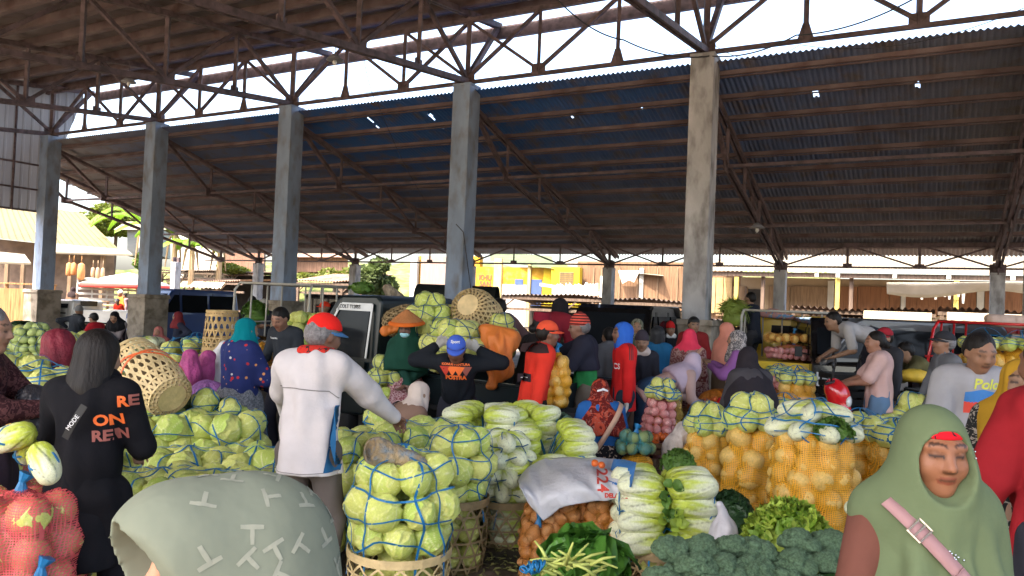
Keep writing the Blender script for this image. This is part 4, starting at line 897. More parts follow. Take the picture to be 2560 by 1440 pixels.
wj = person('man in an off-white jacket and red cap with blue brim seen from behind', 783, 4.25, -6, 1.61, head=(-38, 12), lean=3, hands=((-.3, .42, .98), (.36, .40, 1.0)), elbow=(Vector((-.9, -.4, -.5)), Vector((.9, -.5, -.4))), skin=(.2, .1, .065), fat=.98, wear=[('jacket', C('offwhite_windbreaker', .52, .48, .47), dict(hem=.13, hemw=.16, loose=.024, fold=.012, sleeve=1.)), ('pants', C('grey_brown_trousers', .12, .1, .09), {}), ('hair', M_hairg, dict(style='short')), ('cap', C('bright_red_cap', .72, .02, .015), dict(brim=C('steel_blue_brim', .06, .16, .32))), ('pack', cloth('red_patterned_neckerchief', (.5, .03, .02), pat=[((.02, .02, .02), 30, .56, 'n')]), {})])
sg = person('woman in a sage green headscarf with pale T marks, nearest of all', 625, .93, 116, 1.475, head=(14, -6), skin=(.62, .3, .18), res=.007, fat=1.0, openhand=False, wear=[('shirt', C('dark_grey_blouse', .05, .05, .05), {})])
gh = person('woman in a long green headscarf with a pink bag strap at the right front', 2304, 2.0, 178, 1.485, head=(0, 5), hands=((-.16, .12, .76), (.3, .12, .72)), skin=(.34, .14, .07), res=.006, fat=.92, shw=.12, openhand=False, wear=[('shirt', C('brown_knit_sweater', .14, .055, .04), dict(sleeve=1., hem=.2, loose=.02)), ('skirt', C('brown_skirt', .1, .05, .04), {})])
rs = person('person in a red sweater cut off by the right edge', 2672, 3.0, 8, 1.68, lean=6, head=(0, 0), hands=((-.3, .16, .8), (.26, .2, .9)), skin=(.28, .13, .08), fat=1.2, wear=[('shirt', C('red_sweater', .26, .013, .018), dict(sleeve=1., hem=.12, loose=.02, fold=.014)), HAIR(), ('pants', M_dkpants, {})])
person('person with a mustard headscarf behind the red sweater at the right edge', 2548, 3.7, 150, 1.54, wear=[hj('mustard', (.4, .22, .02)), ('shirt', BAT('black_speckled_dress', (.02, .02, .02), (.3, .26, .22), 34, .56), dict(hem=.4))])
ym = person('young man with black hair looking down in a grey printed t-shirt', 2432, 4.8, 176, 1.66, head=(0, 20), hands=((-.26, .12, .82), (.28, .1, .8)), skin=(.34, .17, .1), wear=[('shirt', C('grey_tshirt', .3, .29, .3), dict(sleeve=.42, loose=.022, hem=.14)), ('pants', M_dkpants, {}), HAIR()])
# centre
oc = person('man in an orange cap and a red jacket with dark shoulder patches', 1338, 6.9, -72, 1.57, lean=8, head=(-6, 0), hands=((-.3, .4, .86), (.27, -.08, .80)), skin=(.24, .11, .07), wear=[('jacket', C('scarlet_work_jacket', .62, .035, .02), dict(hem=.24, hemw=.15, loose=.02, sleeve=1.)), ('pants', C('black_work_trousers', .02, .02, .02), {}), HAIR(), ('cap', C('orange_cap', .75, .09, .04), {}), ('gloves', M_glk, {})])
bc = person('man in a blue cap bent under a net of cabbages, facing the camera', 1152, 7.0, 178, 1.56, lean=35, pz=.83, head=(0, 10), hands=((-.19, .2, 1.33), (.2, .18, 1.35)), elbow=(Vector((-.6, .3, -1.5)), Vector((.6, .3, -1.5))), kneef=1, skin=(.22, .1, .06), wear=[('shirt', C('black_longsleeve', .012, .014, .018), dict(hem=.16, sleeve=.95, loose=.022)), ('pants', M_dkpants, {}), HAIR(), ('cap', C('royal_blue_cap', .06, .12, .5), {}), ('gloves', M_glg, {})])
cw = person('woman in a conical straw hat and a dark green headscarf beside the pickup', 1020, 7.85, 170, 1.53, head=(0, 8), hands=((-.05, .2, .9), (-.12, .22, .88)), skin=(.2, .1, .07), fat=1.08, wear=[hj('dark_green', (.012, .055, .035), len=.36, wide=.235, tilt=.3, fold=.006), ('shirt', C('dark_green_blouse', .012, .05, .035), {}), ('skirt', BAT('maroon_floral_skirt', (.2, .04, .05), (.5, .33, .33), 60, .5), dict(fold=.014, wide=.25, mid=.2)), ('conical', mat('woven_straw_hat', (.42, .16, .05), .85, .2, 8, .5, 60), dict(rim=C('orange_hat_cloth', .62, .13, .02))), ('mask', C('pale_blue_face_mask', .3, .55, .6), {})])
sq = person('squatting woman in a cream headscarf and brown dress, back turned', 965, 6.3, -50, 1.55, pz=.42, lean=36, head=(0, -10), feet=SIT, hands=((-.1, .5, .5), (.16, .5, .45)), fat=1.1, wear=[hj('cream', (.55, .45, .38), len=.1, wide=.13), ('robe', C('taupe_brown_dress', .23, .14, .10), dict(bot=.05, wide=.24)), ('strap', M_strapk, dict(side=1))])
mb = person('seated woman in a maroon patterned headscarf and blue top, back turned', 1512, 6.6, 8, 1.5, pz=.42, lean=8, feet=SIT, hands=SITH, fat=1.22, wear=[hj('maroon_batik', (.12, .012, .01), len=.30, wide=.225, tilt=-.15), ('shirt', C('royal_blue_top', .02, .1, .3), dict(hem=.12, hemw=.19, loose=.02)), ('skirt', BAT('black_floral_skirt', (.02, .02, .025), (.5, .4, .33), 22, .58), dict(wide=.3, mid=.26)), ('strap', M_strapt, dict(side=-1, cape=.225, w=.045))])
MATS['scarf_maroon_batik'].name = 'maroon_batik_scarf'
cloth('scarf_maroon_batik', (.12, .012, .01), pat=[((.4, .06, .03), 9, .55, 'n'), ((.3, .13, .1), 42, .62, 'n')])
bn = person('man in a red striped beanie and a green and navy jacket facing left', 1470, 7.8, 82, 1.62, lean=4, head=(0, 6), hands=((-.1, .40, 1.12), (.1, .44, 1.33)), skin=(.3, .15, .1), wear=[('jacket', C('green_jacket_body', .025, .2, .06), dict(hem=.12, loose=.008, sleeve=.1)), ('shirt', C('navy_jacket_yoke', .022, .022, .035), dict(hem=-.2, loose=.036, sleeve=1.)), ('pants', M_khaki, {}), HAIR('short', M_hairg), ('beanie', cloth('red_striped_beanie', (.09, .02, .02), pat=[((.65, .09, .06), 11, .5, 'stripe')]), {}), ('gloves', M_glg, {})])
bh = person('man in a bright blue hood and a red football shirt facing left', 1563, 7.9, 98, 1.56, head=(4, 0), hands=((-.2, .02, .78), (.24, .04, .76)), skin=(.26, .13, .085), wear=[('shirt', C('red_football_shirt', .62, .02, .02), dict(sleeve=.95, hem=.18, loose=.018)), ('pants', C('dark_blue_trousers', .03, .04, .06), {}), HAIR(), ('hood', C('bright_blue_hood', .03, .12, .5), {}), ('gloves', M_glv, {})])
person('worker in a grey hooded jacket standing behind the beanie man', 1538, 8.9, 20, 1.5, lean=14, wear=[('jacket', C('grey_hooded_jacket', .12, .12, .13), dict(hem=.14)), ('pants', C('slate_trousers', .06, .07, .085), {}), HAIR(), ('pack', C('grey_hooded_jacket', .12, .12, .13), {})])
person('person in a black hood and bright blue jacket, back turned, behind the radish bag', 1643, 9.6, -15, 1.5, wear=[('jacket', C('azure_jacket', .02, .12, .25), {}), ('hood', C('black_shiny_hood', .03, .03, .032, rough=.4), {}), ('pants', M_dkpants, {})])
person('person in a camouflage hood looking over beside the minivan', 1592, 11, 170, 1.56, wear=[('jacket', C('dull_olive_jacket', .07, .08, .05), {}), ('hood', BAT('camouflage_hood', (.1, .1, .06), (.25, .24, .18), 16), {})])
person('person in a dark cap with a pale band bending beside the blue-hooded man', 1604, 8.7, 170, 1.46, lean=12, wear=[('shirt', C('dark_blouse', .03, .03, .04), {}), HAIR(), ('beanie', C('dark_band_cap', .05, .04, .05), {}), ('pack', C('pale_neck_cloth', .6, .5, .45), {})])
person('stooping woman in a pale lavender scarf above the radish bag', 1628, 8.0, -78, 1.52, lean=62, pz=.9, head=(0, -20), hands=((-.1, .6, .8), (.12, .6, .75)), wear=[hj('lavender', (.42, .33, .40), len=.22, wide=.19), ('shirt', C('dusty_rose_blouse', .4, .27, .24), dict(hem=.15)), ('skirt', C('navy_skirt', .02, .05, .1), {})])
person('worker in a red and white knit hat standing behind the market floor', 1673, 12.6, 185, 1.5, wear=[('jacket', C('black_jacket', .015, .015, .018), {}), ('beanie', C('red_knit_hat', .55, .02, .02), {}), ('pack', C('white_neck_cloth', .6, .58, .55), {})])
person('man in a dark red jacket and backwards black cap before the near column', 1733, 11.5, 165, 1.62, head=(18, 0), hands=((-.1, .24, 1.0), (.1, .25, 1.02)), wear=[('jacket', C('dark_red_jacket', .22, .02, .02), dict(hem=.12)), HAIR(), ('pants', M_dkpants, {}), ('cap', M_black, dict(back=1))])
person('woman in a hot pink headscarf and a long maroon batik dress, back turned', 1722, 9.0, -28, 1.5, fat=1.05, wear=[hj('hot_pink', (.75, .05, .1), len=.06, wide=.12), ('robe', BAT('rose_batik_dress', (.15, .045, .045), (.32, .2, .18), 24, .5), dict(bot=.12, wide=.19, sleeve=1.)), ('strap', M_strapt, dict(side=-1))])
person('woman in a salmon headscarf and olive brown robe facing right', 1812, 10.1, -72, 1.58, head=(0, 0), hands=((-.1, .26, 1.2), (.12, .25, 1.15)), wear=[hj('salmon', (.62, .24, .17), len=.34, wide=.2), ('robe', C('olive_brown_robe', .15, .1, .065), dict(bot=.1, wide=.2, sleeve=1.))])
pw = person('woman in a purple robe and a grey checked headscarf with a shoulder bag', 1850, 8.4, 62, 1.52, hands=((-.12, .32, 1.18), (.1, .34, 1.2)), fat=1.1, wear=[('hijab', cloth('scarf_grey_checked', (.09, .085, .09), pat=[((.4, .36, .34), 40, .52, 'n')]), dict(len=.13, wide=.15)), ('robe', C('purple_robe', .22, .085, .25), dict(bot=.1, wide=.28, sleeve=1., fold=.012)), ('strap', mat('pink_leather_strap', (.6, .34, .28), .5, .1), dict(side=-1, w=.05, bag=mat('dark_brown_leather_bag', (.05, .02, .02), .35, .1)))])
person('woman in a plain black headscarf with a wide black cape, back turned', 1888, 6.35, 14, 1.44, lean=10, fat=1.3, hands=((-.25, .2, .75), (.25, .25, .8)), wear=[hj('black', (.022, .018, .022), len=.42, wide=.245), ('robe', C('charcoal_robe', .05, .045, .05), dict(bot=.1, wide=.27, sleeve=1.))])
person('man in a wine red cap behind the pink t-shirt woman', 2216, 9.0, 110, 1.6, hands=((-.22, .1, .76), (.2, .2, .9)), wear=[('jacket', C('charcoal_jacket', .035, .035, .04), dict(hem=.16)), ('pants', M_dkpants, {}), ('cap', C('wine_red_cap', .3, .02, .03), {}), HAIR()])
pt = person('woman in a pale pink t-shirt and blue jeans with her hair in a bun', 2200, 8.0, 66, 1.58, hands=((-.16, .36, 1.03), (.02, .38, 1.02)), head=(18, 6), fat=1.14, skin=(.4, .2, .13), wear=[('shirt', C('pale_pink_tshirt', .52, .34, .31), dict(sleeve=.42, loose=.014, hem=.1)), ('pants', M_jeans, dict(loose=.012)), HAIR('bun')])
person('old man in a black cap and grey jacket facing left near the red truck', 2367, 7.8, 84, 1.6, head=(0, -4), hands=((-.05, .22, .84), (.05, .25, .82)), skin=(.36, .19, .12), wear=[('jacket', C('slate_grey_jacket', .13, .135, .15), dict(hem=.16)), ('pants', C('charcoal_trousers', .06, .06, .07), {}), HAIR('short', M_hairg), ('cap', C('black_grey_cap', .03, .03, .035), {})])
person('man in an olive jacket leaning over the yellow produce', 2352, 9.2, 88, 1.6, lean=42, hands=((-.1, .75, .95), (.14, .7, .95)), wear=[('jacket', C('olive_green_jacket', .12, .11, .05), {}), ('pants', M_dkpants, {}), HAIR()])
person('man in a grey t-shirt bent double on the dark pickup', 2196, 9.6, 90, 1.6, z0=.62, lean=78, head=(0, -25), hands=((-.12, .6, .6), (.12, .62, .6)), wear=[('shirt', C('grey_marl_tshirt', .36, .34, .33), dict(sleeve=.42)), ('pants', M_dkpants, {}), HAIR()])
yt = person('man in a dark t-shirt standing on the yellow truck lifting a bundle of greens', 1888, 13.6, 48, 1.6, z0=.5, lean=6, hands=((-.2, .44, 1.2), (.06, .46, 1.12)), wear=[('shirt', C('black_blue_tshirt', .02, .024, .035), dict(sleeve=.42, hem=.18)), ('pants', C('dark_grey_trousers', .04, .04, .045), {}), HAIR()])
person('woman in a maroon top and black hood bending on the pickup bed', 1356, 8.4, -38, 1.5, z0=.42, lean=40, head=(0, -15), hands=((-.1, .5, .9), (.1, .52, .85)), wear=[('shirt', C('maroon_sweater', .2, .015, .025), dict(hem=.2, loose=.03)), ('hood', C('black_knit_hood', .015, .013, .015), {}), ('pants', M_dkpants, {})])
person('worker in a maroon brimless cap and black shirt behind the orange cap man', 1318, 7.8, -60, 1.63, lean=14, hands=((-.2, .5, 1.1), (.2, .42, 1.1)), wear=[('shirt', C('faded_black_shirt', .02, .017, .018), dict(hem=.3, loose=.02)), HAIR('bun'), ('fez', C('maroon_brimless_cap', .2, .012, .025), {}), ('pants', M_dkpants, {})])
person('man in a faded brown shirt bent over the truck load', 1330, 9.2, 84, 1.58, z0=.36, lean=45, head=(0, -15), hands=((-.1, .5, .7), (.1, .55, .65)), wear=[('shirt', C('faded_brown_shirt', .16, .09, .085), dict(sleeve=.9)), ('pants', M_dkpants, {}), HAIR()])
# left of centre and back
tl = person('woman in a teal headscarf and a navy jacket printed with bright shapes', 603, 6.4, -42, 1.50, head=(0, 4), hands=((-.05, .34, .95), (.12, .36, 1.0)), fat=1.22, wear=[('jacket', cloth('navy_jacket_bright_print', (.02, .028, .11), pat=[((.6, .25, .08), 13, .13, 'dots'), ((.5, .5, .45), 11, .1, 'dots'), ((.45, .03, .03), 9, .1, 'dots')]), dict(hem=.14, hemw=.17, loose=.02)), hj('teal', (.0, .17, .2), len=.04, wide=.13), ('skirt', cloth('grey_checked_skirt', (.2, .2, .21), pat=[((.1, .1, .11), 50, .5, 'n')]), {})])
dm = person('bare-headed man in a charcoal shirt looking down at his hands', 722, 8.1, 158, 1.6, lean=6, head=(0, 26), hands=((-.08, .26, .98), (.1, .28, 1.0)), skin=(.34, .17, .11), wear=[('shirt', C('charcoal_shirt', .028, .032, .038), dict(sleeve=.85)), ('pants', M_dkpants, {}), HAIR()])
person('man in a black knit hat with folded arms leaning by the basket stack', 630, 15.6, 200, 1.62, hands=((.12, .22, 1.1), (-.12, .24, 1.12)), wear=[('jacket', C('black_padded_jacket', .015, .017, .022), {}), ('beanie', M_black, {}), ('pants', M_dkpants, {})])
person('man in a pale cap and dark grey t-shirt with folded arms', 658, 15.2, 190, 1.6, head=(40, 0), hands=((.12, .22, 1.08), (-.12, .24, 1.1)), wear=[('shirt', C('dark_grey_tshirt', .05, .055, .07), dict(sleeve=.42)), ('cap', C('pale_grey_cap', .35, .34, .3), {}), ('pants', M_dkpants, {}), HAIR()])
person('man in a red cap and amber shirt behind the pickup windscreen', 816, 14.5, 110, 1.6, wear=[('shirt', C('amber_shirt', .6, .28, .02), dict(sleeve=.5)), ('cap', C('tomato_red_cap', .7, .05, .02), {}), ('pants', M_dkpants, {})])
person('girl in a bright red headscarf and white top near the leftmost column', 128, 33.5, -60, 1.62, wear=[hj('bright_red', (.75, .02, .04), len=.3, wide=.2), ('shirt', C('white_top', .6, .6, .65), dict(hem=.2)), ('skirt', C('denim_skirt', .12, .2, .4), {})])
person('woman in a brown coat with a dark headscarf seen from behind at the far stalls', 181, 32.5, 5, 1.66, wear=[hj('dark_brown', (.03, .02, .02), len=.16), ('jacket', C('brown_coat', .2, .12, .08), dict(hem=.2)), ('pants', M_dkpants, {})])
person('worker with a white hat and orange shirt at the far grey table', 303, 29.5, 150, 1.6, wear=[('shirt', C('orange_shirt', .65, .22, .04), {}), ('beanie', C('white_hat', .75, .73, .7), {})])
person('worker in a dusty purple shirt right of the white hat at the far table', 326, 29, 100, 1.56, lean=15, wear=[('shirt', C('dusty_purple_shirt', .3, .2, .22), {}), HAIR()])
person('person in a grey helmet holding a red bag at the far table', 302, 27.5, 175, 1.35, lean=20, wear=[('shirt', C('red_bib_shirt', .65, .04, .02), {}), ('beanie', C('grey_helmet', .25, .25, .27), {})])
person('seated man in a grey knit cap and dark jacket left of the second column', 188, 18, -12, 1.6, pz=.5, feet=SIT, lean=10, wear=[('jacket', C('dark_slate_jacket', .04, .045, .055), {}), ('beanie', C('grey_knit_cap', .2, .2, .2), {}), ('pants', M_dkpants, {}), ('pack', M_black, {})])
person('boy with cropped hair peering over the ball of small cabbages', 99, 14.2, 175, 1.3, pz=.5, feet=SIT, wear=[('shirt', C('olive_brown_shirt', .08, .06, .04), {}), HAIR()])
person('seated man in a red shirt and black cap facing left', 254, 16.8, 70, 1.55, pz=.46, feet=SIT, lean=18, hands=((-.1, .45, .7), (.1, .45, .7)), wear=[('shirt', C('crimson_shirt', .45, .02, .03), dict(sleeve=.6)), ('cap', M_black, {}), ('pants', M_dkpants, {}), HAIR()])
person('woman in a black headscarf and black waistcoat stooping over goods', 308, 15, 175, 1.55, pz=.62, lean=24, head=(15, 10), hands=((.1, .42, .72), (-.16, .4, .7)), wear=[hj('jet_black', (.012, .012, .014), len=.12), ('shirt', C('grey_sleeves', .22, .19, .19), dict(sleeve=1.)), ('jacket', C('black_waistcoat', .012, .012, .016), dict(sleeve=.0, hem=.2)), ('pants', M_dkpants, {})])
person('smiling seated woman in a salmon pink headscarf and pink top', 402, 15, 178, 1.52, pz=.3, feet=SIT, head=(0, 4), hands=SITH, skin=(.42, .2, .13), wear=[hj('rose_pink', (.5, .16, .14), len=.3, wide=.19), ('shirt', C('coral_top', .5, .13, .11), {})])
person('seated woman in a maroon headscarf and navy coat in front of the blue van', 450, 16.2, 120, 1.55, pz=.56, feet=SIT, wear=[hj('wine', (.2, .03, .035), len=.12), ('jacket', C('navy_coat', .03, .035, .06), dict(hem=.2)), ('skirt', C('dark_navy_skirt', .03, .03, .05), {})])

# ---------------------------------------------------------------- lettering and trims on clothes
def project(sdfmesh_obj, origin, direction):
    pass
def on_back(ctx, item, txt, size, x, z, mt, sgn=-1, dx=0, name='printed_letters', bold=.012, shear=0, yaw=0, roll=0):
    """letters laid on a garment: each vertex is dropped onto the cloth surface"""
    from mathutils.bvhtree import BVHTree
    o = ctx['items'][item]; me = o.data; bv = BVHTree.FromPolygons([v.co for v in me.vertices], [p.vertices[:] for p in me.polygons])
    R = Matrix.Rotation(math.pi / 2, 3, 'X') if sgn < 0 else Matrix.Rotation(math.pi, 3, 'Z') @ Matrix.Rotation(math.pi / 2, 3, 'X')
    R = Matrix.Rotation(math.radians(yaw), 3, 'Z') @ R @ Matrix.Rotation(math.radians(roll), 3, 'Z'); t = text(txt, size, Vector((0, 0, 0)), Matrix.Identity(3), mt, name, o, 0, bold, shear)
    import bmesh
    bm = bmesh.new(); bm.from_mesh(t.data); bmesh.ops.triangulate(bm, faces=bm.faces[:]); bmesh.ops.subdivide_edges(bm, edges=bm.edges[:], cuts=1, use_grid_fill=True)
    dr = (Matrix.Rotation(math.radians(yaw), 3, 'Z') @ Vector((0, -sgn, 0))); dr = Vector((dr.x, dr.y, 0)); st0 = Vector((x, 0, z))
    for v in bm.verts:
        q = st0 + R @ Vector((v.co.x, v.co.y, 0)); h_ = bv.ray_cast(q - dr * .8, dr)
        v.co = (h_[0] - dr * .004) if h_[0] else q - dr * .12
    bm.to_mesh(t.data); bm.free(); t.matrix_local = Matrix.Identity(4)
    return t
M_lor = mat('orange_print', (.85, .16, .03), .6, .05); M_lbr = mat('dusty_rose_print', (.3, .09, .07), .6, .05); M_lwh = mat('white_print', (.7, .7, .7), .6, .05); M_lye = mat('yellow_green_print', (.55, .55, .06), .6, .05)
M_lbl = mat('blue_print', (.03, .15, .4), .6, .05); M_lrd = mat('red_print', (.55, .05, .03), .6, .05)
for tx, x, y, mm in (('R', 282, 1012, M_lor), ('E', 303, 1010, M_lbr), ('ON', 250, 1058, M_lor), ('REN', 250, 1098, M_lbr)):
    q = P(x, y, 3.25) - hood['root'].location; q = Matrix.Rotation(-math.radians(4), 3, 'Z') @ q; on_back(hood, 'hoodie', tx, .066, q.x, q.z, mm, roll=2, bold=.0025)
# strap of the hoodie woman with lettering
b = MB(); pts = []; q0 = P(196, 1018, 3.18) - hood['root'].location; q1 = P(150, 1100, 3.2) - hood['root'].location
rr_ = Matrix.Rotation(-math.radians(4), 3, 'Z'); q0 = rr_ @ q0; q1 = rr_ @ q1; q0.y = -.17; q1.y = -.15
b.ribbon([q0, (q0 + q1) / 2 + Vector((0, -.012, 0)), q1], [(0, -1, 0)] * 3, .03, .003, closed=False); st_ = b.obj('bag_strap', M_strapk, hood['root'])
text('MODE', .026, (q0 + q1) / 2 + Vector((0, -.02, 0)), Matrix.Rotation(math.pi / 2, 3, 'X') @ Matrix.Rotation(math.radians(56), 3, 'Z'), M_lwh, 'strap_letters', st_)
for k in (0, 1): pass
# white jacket: blue side panel, back seam and cap letters
def surf_patch(ctx, item, pts2, mt, name, ang=0, off=.004, n=10):
    """a panel on a garment: quad strip between two edge curves given as (x,z) pairs, dropped onto the cloth from behind (ang=0) or another side"""
    from mathutils.bvhtree import BVHTree
    o = ctx['items'][item]; me = o.data; bv = BVHTree.FromPolygons([v.co for v in me.vertices], [p.vertices[:] for p in me.polygons]); Rz = Matrix.Rotation(math.radians(ang), 3, 'Z'); d = Rz @ Vector((0, 1, 0)); V = []; F = []
    A, B_ = pts2; m_ = 24
    def lerp(c_, t): t *= len(c_) - 1; i = min(int(t), len(c_) - 2); f = t - i; return (c_[i][0] * (1 - f) + c_[i + 1][0] * f, c_[i][1] * (1 - f) + c_[i + 1][1] * f)
    for i in range(m_ + 1):
        a, b_ = lerp(A, i / m_), lerp(B_, i / m_)
        for j in range(n + 1):
            f = j / n; q = Rz @ Vector((a[0] * (1 - f) + b_[0] * f, 0, a[1] * (1 - f) + b_[1] * f)); h_ = bv.ray_cast(q - d * .9, d); V.append((h_[0] if h_[0] else q - d * .1) - d * off)
        if i:
            for j in range(n): k = i * (n + 1) + j; F.append((k - n - 1, k, k + 1, k - n))
    return mesh_obj(name, V, F, mt, o, True)
M_jblue = C('jacket_blue_panel', .02, .1, .22); M_seam = C('jacket_dark_seam', .2, .18, .17)  # seam strips are a darker flat colour than the jacket
surf_patch(wj, 'jacket', ([(.155, 1.12), (.145, .95), (.13, .76)], [(.175, 1.12), (.19, .95), (.19, .76)]), M_jblue, 'blue_side_panel')
surf_patch(wj, 'jacket', ([(-.2, 1.205), (-.05, 1.215), (.12, 1.2), (.17, 1.16)], [(-.2, 1.199), (-.05, 1.209), (.12, 1.194), (.166, 1.156)]), M_seam, 'yoke_seam', n=1)
surf_patch(wj, 'jacket', ([(-.22, .765), (.0, .76), (.22, .765)], [(-.22, .761), (.0, .756), (.22, .761)]), M_seam, 'hem_seam', n=1)
# orange cap man: dark shoulder yoke, arm bands, collar badge
surf_patch(oc, 'jacket', ([(-.12, 1.37), (0, 1.39), (.1, 1.37)], [(-.14, 1.3), (0, 1.29), (.12, 1.3)]), C('dark_shoulder_patch', .035, .02, .02), 'shoulder_patch', 72)
surf_patch(oc, 'jacket', ([(-.15, 1.1), (-.03, 1.1)], [(-.15, 1.03), (-.03, 1.03)]), C('dark_arm_band', .03, .02, .025), 'arm_band', 72, .006)
surf_patch(oc, 'jacket', ([(-.12, 1.07), (-.06, 1.07)], [(-.12, 1.063), (-.06, 1.063)]), M_lwh, 'reflective_strip', 72, .01, 2)
# blue cap man: shirt print
on_back(bc, 'shirt', 'KONUS PANTURA', .03, 0, 1.17, M_lor, 1, bold=.001); on_back(bc, 'shirt', 'POSTRA', .05, 0, 1.05, M_lor, 1, bold=.003)
for k, x in enumerate((-.09, -.03, .03, .09)): on_back(bc, 'shirt', '\u25bc', .07, x, 1.11, (M_lbr, M_lor, M_lor, M_lrd)[k], 1)
on_back(bc, 'cap', 'Sport', .035, 0, bc['hc'].z * .985 + .06, M_lwh, 1, bold=.001)
on_back(ym, 'shirt', 'Polo', .085, -.02, 1.34, M_lye, 1, bold=.002, shear=.3); surf_patch(ym, 'shirt', ([(-.1, 1.29), (0, 1.31), (.14, 1.28)], [(-.1, 1.23), (.0, 1.22), (.14, 1.22)]), M_lbl, 'blue_print', 180); surf_patch(ym, 'shirt', ([(-.1, 1.23), (.04, 1.235)], [(-.1, 1.16), (.04, 1.17)]), M_lrd, 'red_print', 180)
surf_patch(ym, 'shirt', ([(-.16, 1.02), (0, 1.04), (.16, 1.0)], [(-.16, .8), (0, .8), (.16, .8)]), M_black, 'black_waist_bag', 180)
on_back(dm, 'shirt', 'Nusantara', .03, .07, 1.26, M_lwh, 1, bold=.0005)
on_back(bh, 'shirt', 'CS', .08, -.06, 1.12, M_lwh, 1, yaw=0, bold=.002)
for k in range(3): surf_patch(bh, 'shirt', ([(-.02 + k * .018, 1.36), (-.02 + k * .018, 1.2)], [(-.012 + k * .018, 1.36), (-.012 + k * .018, 1.2)]), M_black, 'shoulder_stripe', -90, .004, 1)
surf_patch(mb, 'hijab', ([(-.05, 1.0), (0, 1.02), (.05, 1.0)], [(-.05, .985), (0, 1.0), (.05, .985)]), M_lwh, 'white_headband', 0, .005, 2)

# ---------------------------------------------------------------- sage scarf with printed T marks (front) and green scarf
def near_scarf(q, mt, spec, name='headscarf', res=.008, fold=.003):
    s = q['s']; hc, Hx, Hy, Hz, Hr, nk, U, Fd, sh = (q[k] for k in ('hc', 'Hx', 'Hy', 'Hz', 'Hr', 'nk', 'U', 'Fd', 'sh')); sd = Sdf(); E = lambda x, y, z: (hc + Hx * x + Hy * y + Hz * z) * s
    spec(sd, E, s, q); V, F = sd.mesh(res); W = folds(V, fold * 2, 3, 4, 7); kk = np.clip((nk.z * s - .02 - V[:, 2:3]) / .12, 0, 1); V = V * (1 - kk) + W * kk; o = mesh_obj(name, V, F, mt, q['root'], True); md = o.modifiers.new('soften', 'SMOOTH'); md.factor = .5; md.iterations = 10; return sd, o
def sage(sd, E, s, q):
    Hr = q['Hr']; nk = q['nk']; U = q['U']
    sd.ell(E(0, -.02, .025), (.098 * s, .125 * s, .108 * s), Hr, .02); sd.ell(E(0, .07, .035), (.088 * s, .085 * s, .088 * s), Hr, .03); sd.ell(E(0, 0, -.06), (.088 * s, .1 * s, .1 * s), Hr, .03)
    sd.cap(E(0, -.03, -.06), nk * s - Vector((0, 0, .02)), .1 * s, .13 * s, .06); sd.cap(q['sh'][-1] * s, q['sh'][1] * s, .09 * s, None, .08); sd.cap(nk * s, (nk - U * .25) * s, .14 * s, .22 * s, .08)
    sd.cut(E(0, .13, -.02), (.066 * s, .13 * s, .092 * s), Hr); sd.plane(E(0, .15, .06), Vector(q['Hy']) - Vector(q['Hx']) * .45 - Vector(q['Hz']) * .55); sd.plane((nk - U * .3) * s, (0, 0, -1))
M_sage = C('sage_green_cotton', .17, .19, .145, var=.05)
ssd, so = near_scarf(sg, M_sage, sage, res=.0042, fold=.0015)
b = MB(); R_ = random.Random(5); cen = np.array(sg['hc'] * sg['s']); s = sg['s']
Tn = 0; taken = []
for _ in range(900):
    d = Vector((R_.gauss(0, 1), R_.gauss(0, 1), R_.gauss(.2, 1))).normalized()
    rs = np.linspace(.05, .3, 120); pp = cen + np.array([list(d * float(r)) for r in rs]); ins = ssd.ev(pp) < 0
    if not ins.any(): continue
    r0 = rs[np.where(ins)[0].max()]
    if r0 > .22 or d.dot(Vector(sg['Hy'])) > .5 or any((d - t).length < .27 for t in taken): continue
    taken.append(d)
    if len(taken) > 90: break
    e1 = d.orthogonal().normalized(); q_ = R_.uniform(0, 6.28); e2 = d.cross(e1); a1 = e1 * math.cos(q_) + e2 * math.sin(q_); a2 = d.cross(a1)
    def srf(u, v):
        dd = (d * r0 + a1 * u + a2 * v).normalized(); rr2 = np.linspace(r0 * .7, r0 * 1.35, 70); p2 = cen + np.array([list(dd * float(r)) for r in rr2]); i2 = ssd.ev(p2) < 0; r_ = rr2[np.where(i2)[0].max()] if i2.any() else r0
        return Vector(cen) + dd * (float(r_) + .0012)
    for (u0, v0, u1, v1) in ((-.013, 0, .013, .002), (0, 0, -.002, .02)):
        n_ = 6; L_ = Vector((u1 - u0, v1 - v0)); pr = Vector((-L_.y, L_.x)).normalized() * .0026; V = []; F = []
        for i in range(n_ + 1):
            f = i / n_; u, v = u0 + L_.x * f, v0 + L_.y * f; w_ = 1 - .3 * abs(f - .5); V += [srf(u - pr.x * w_, v - pr.y * w_), srf(u + pr.x * w_, v + pr.y * w_)]
            if i: k = 2 * i; F.append((k - 2, k, k + 1, k - 1))
        b.add(V, F)
b.obj('printed_marks', mat('pale_print', (.27, .28, .22), .9, .05), so, True)
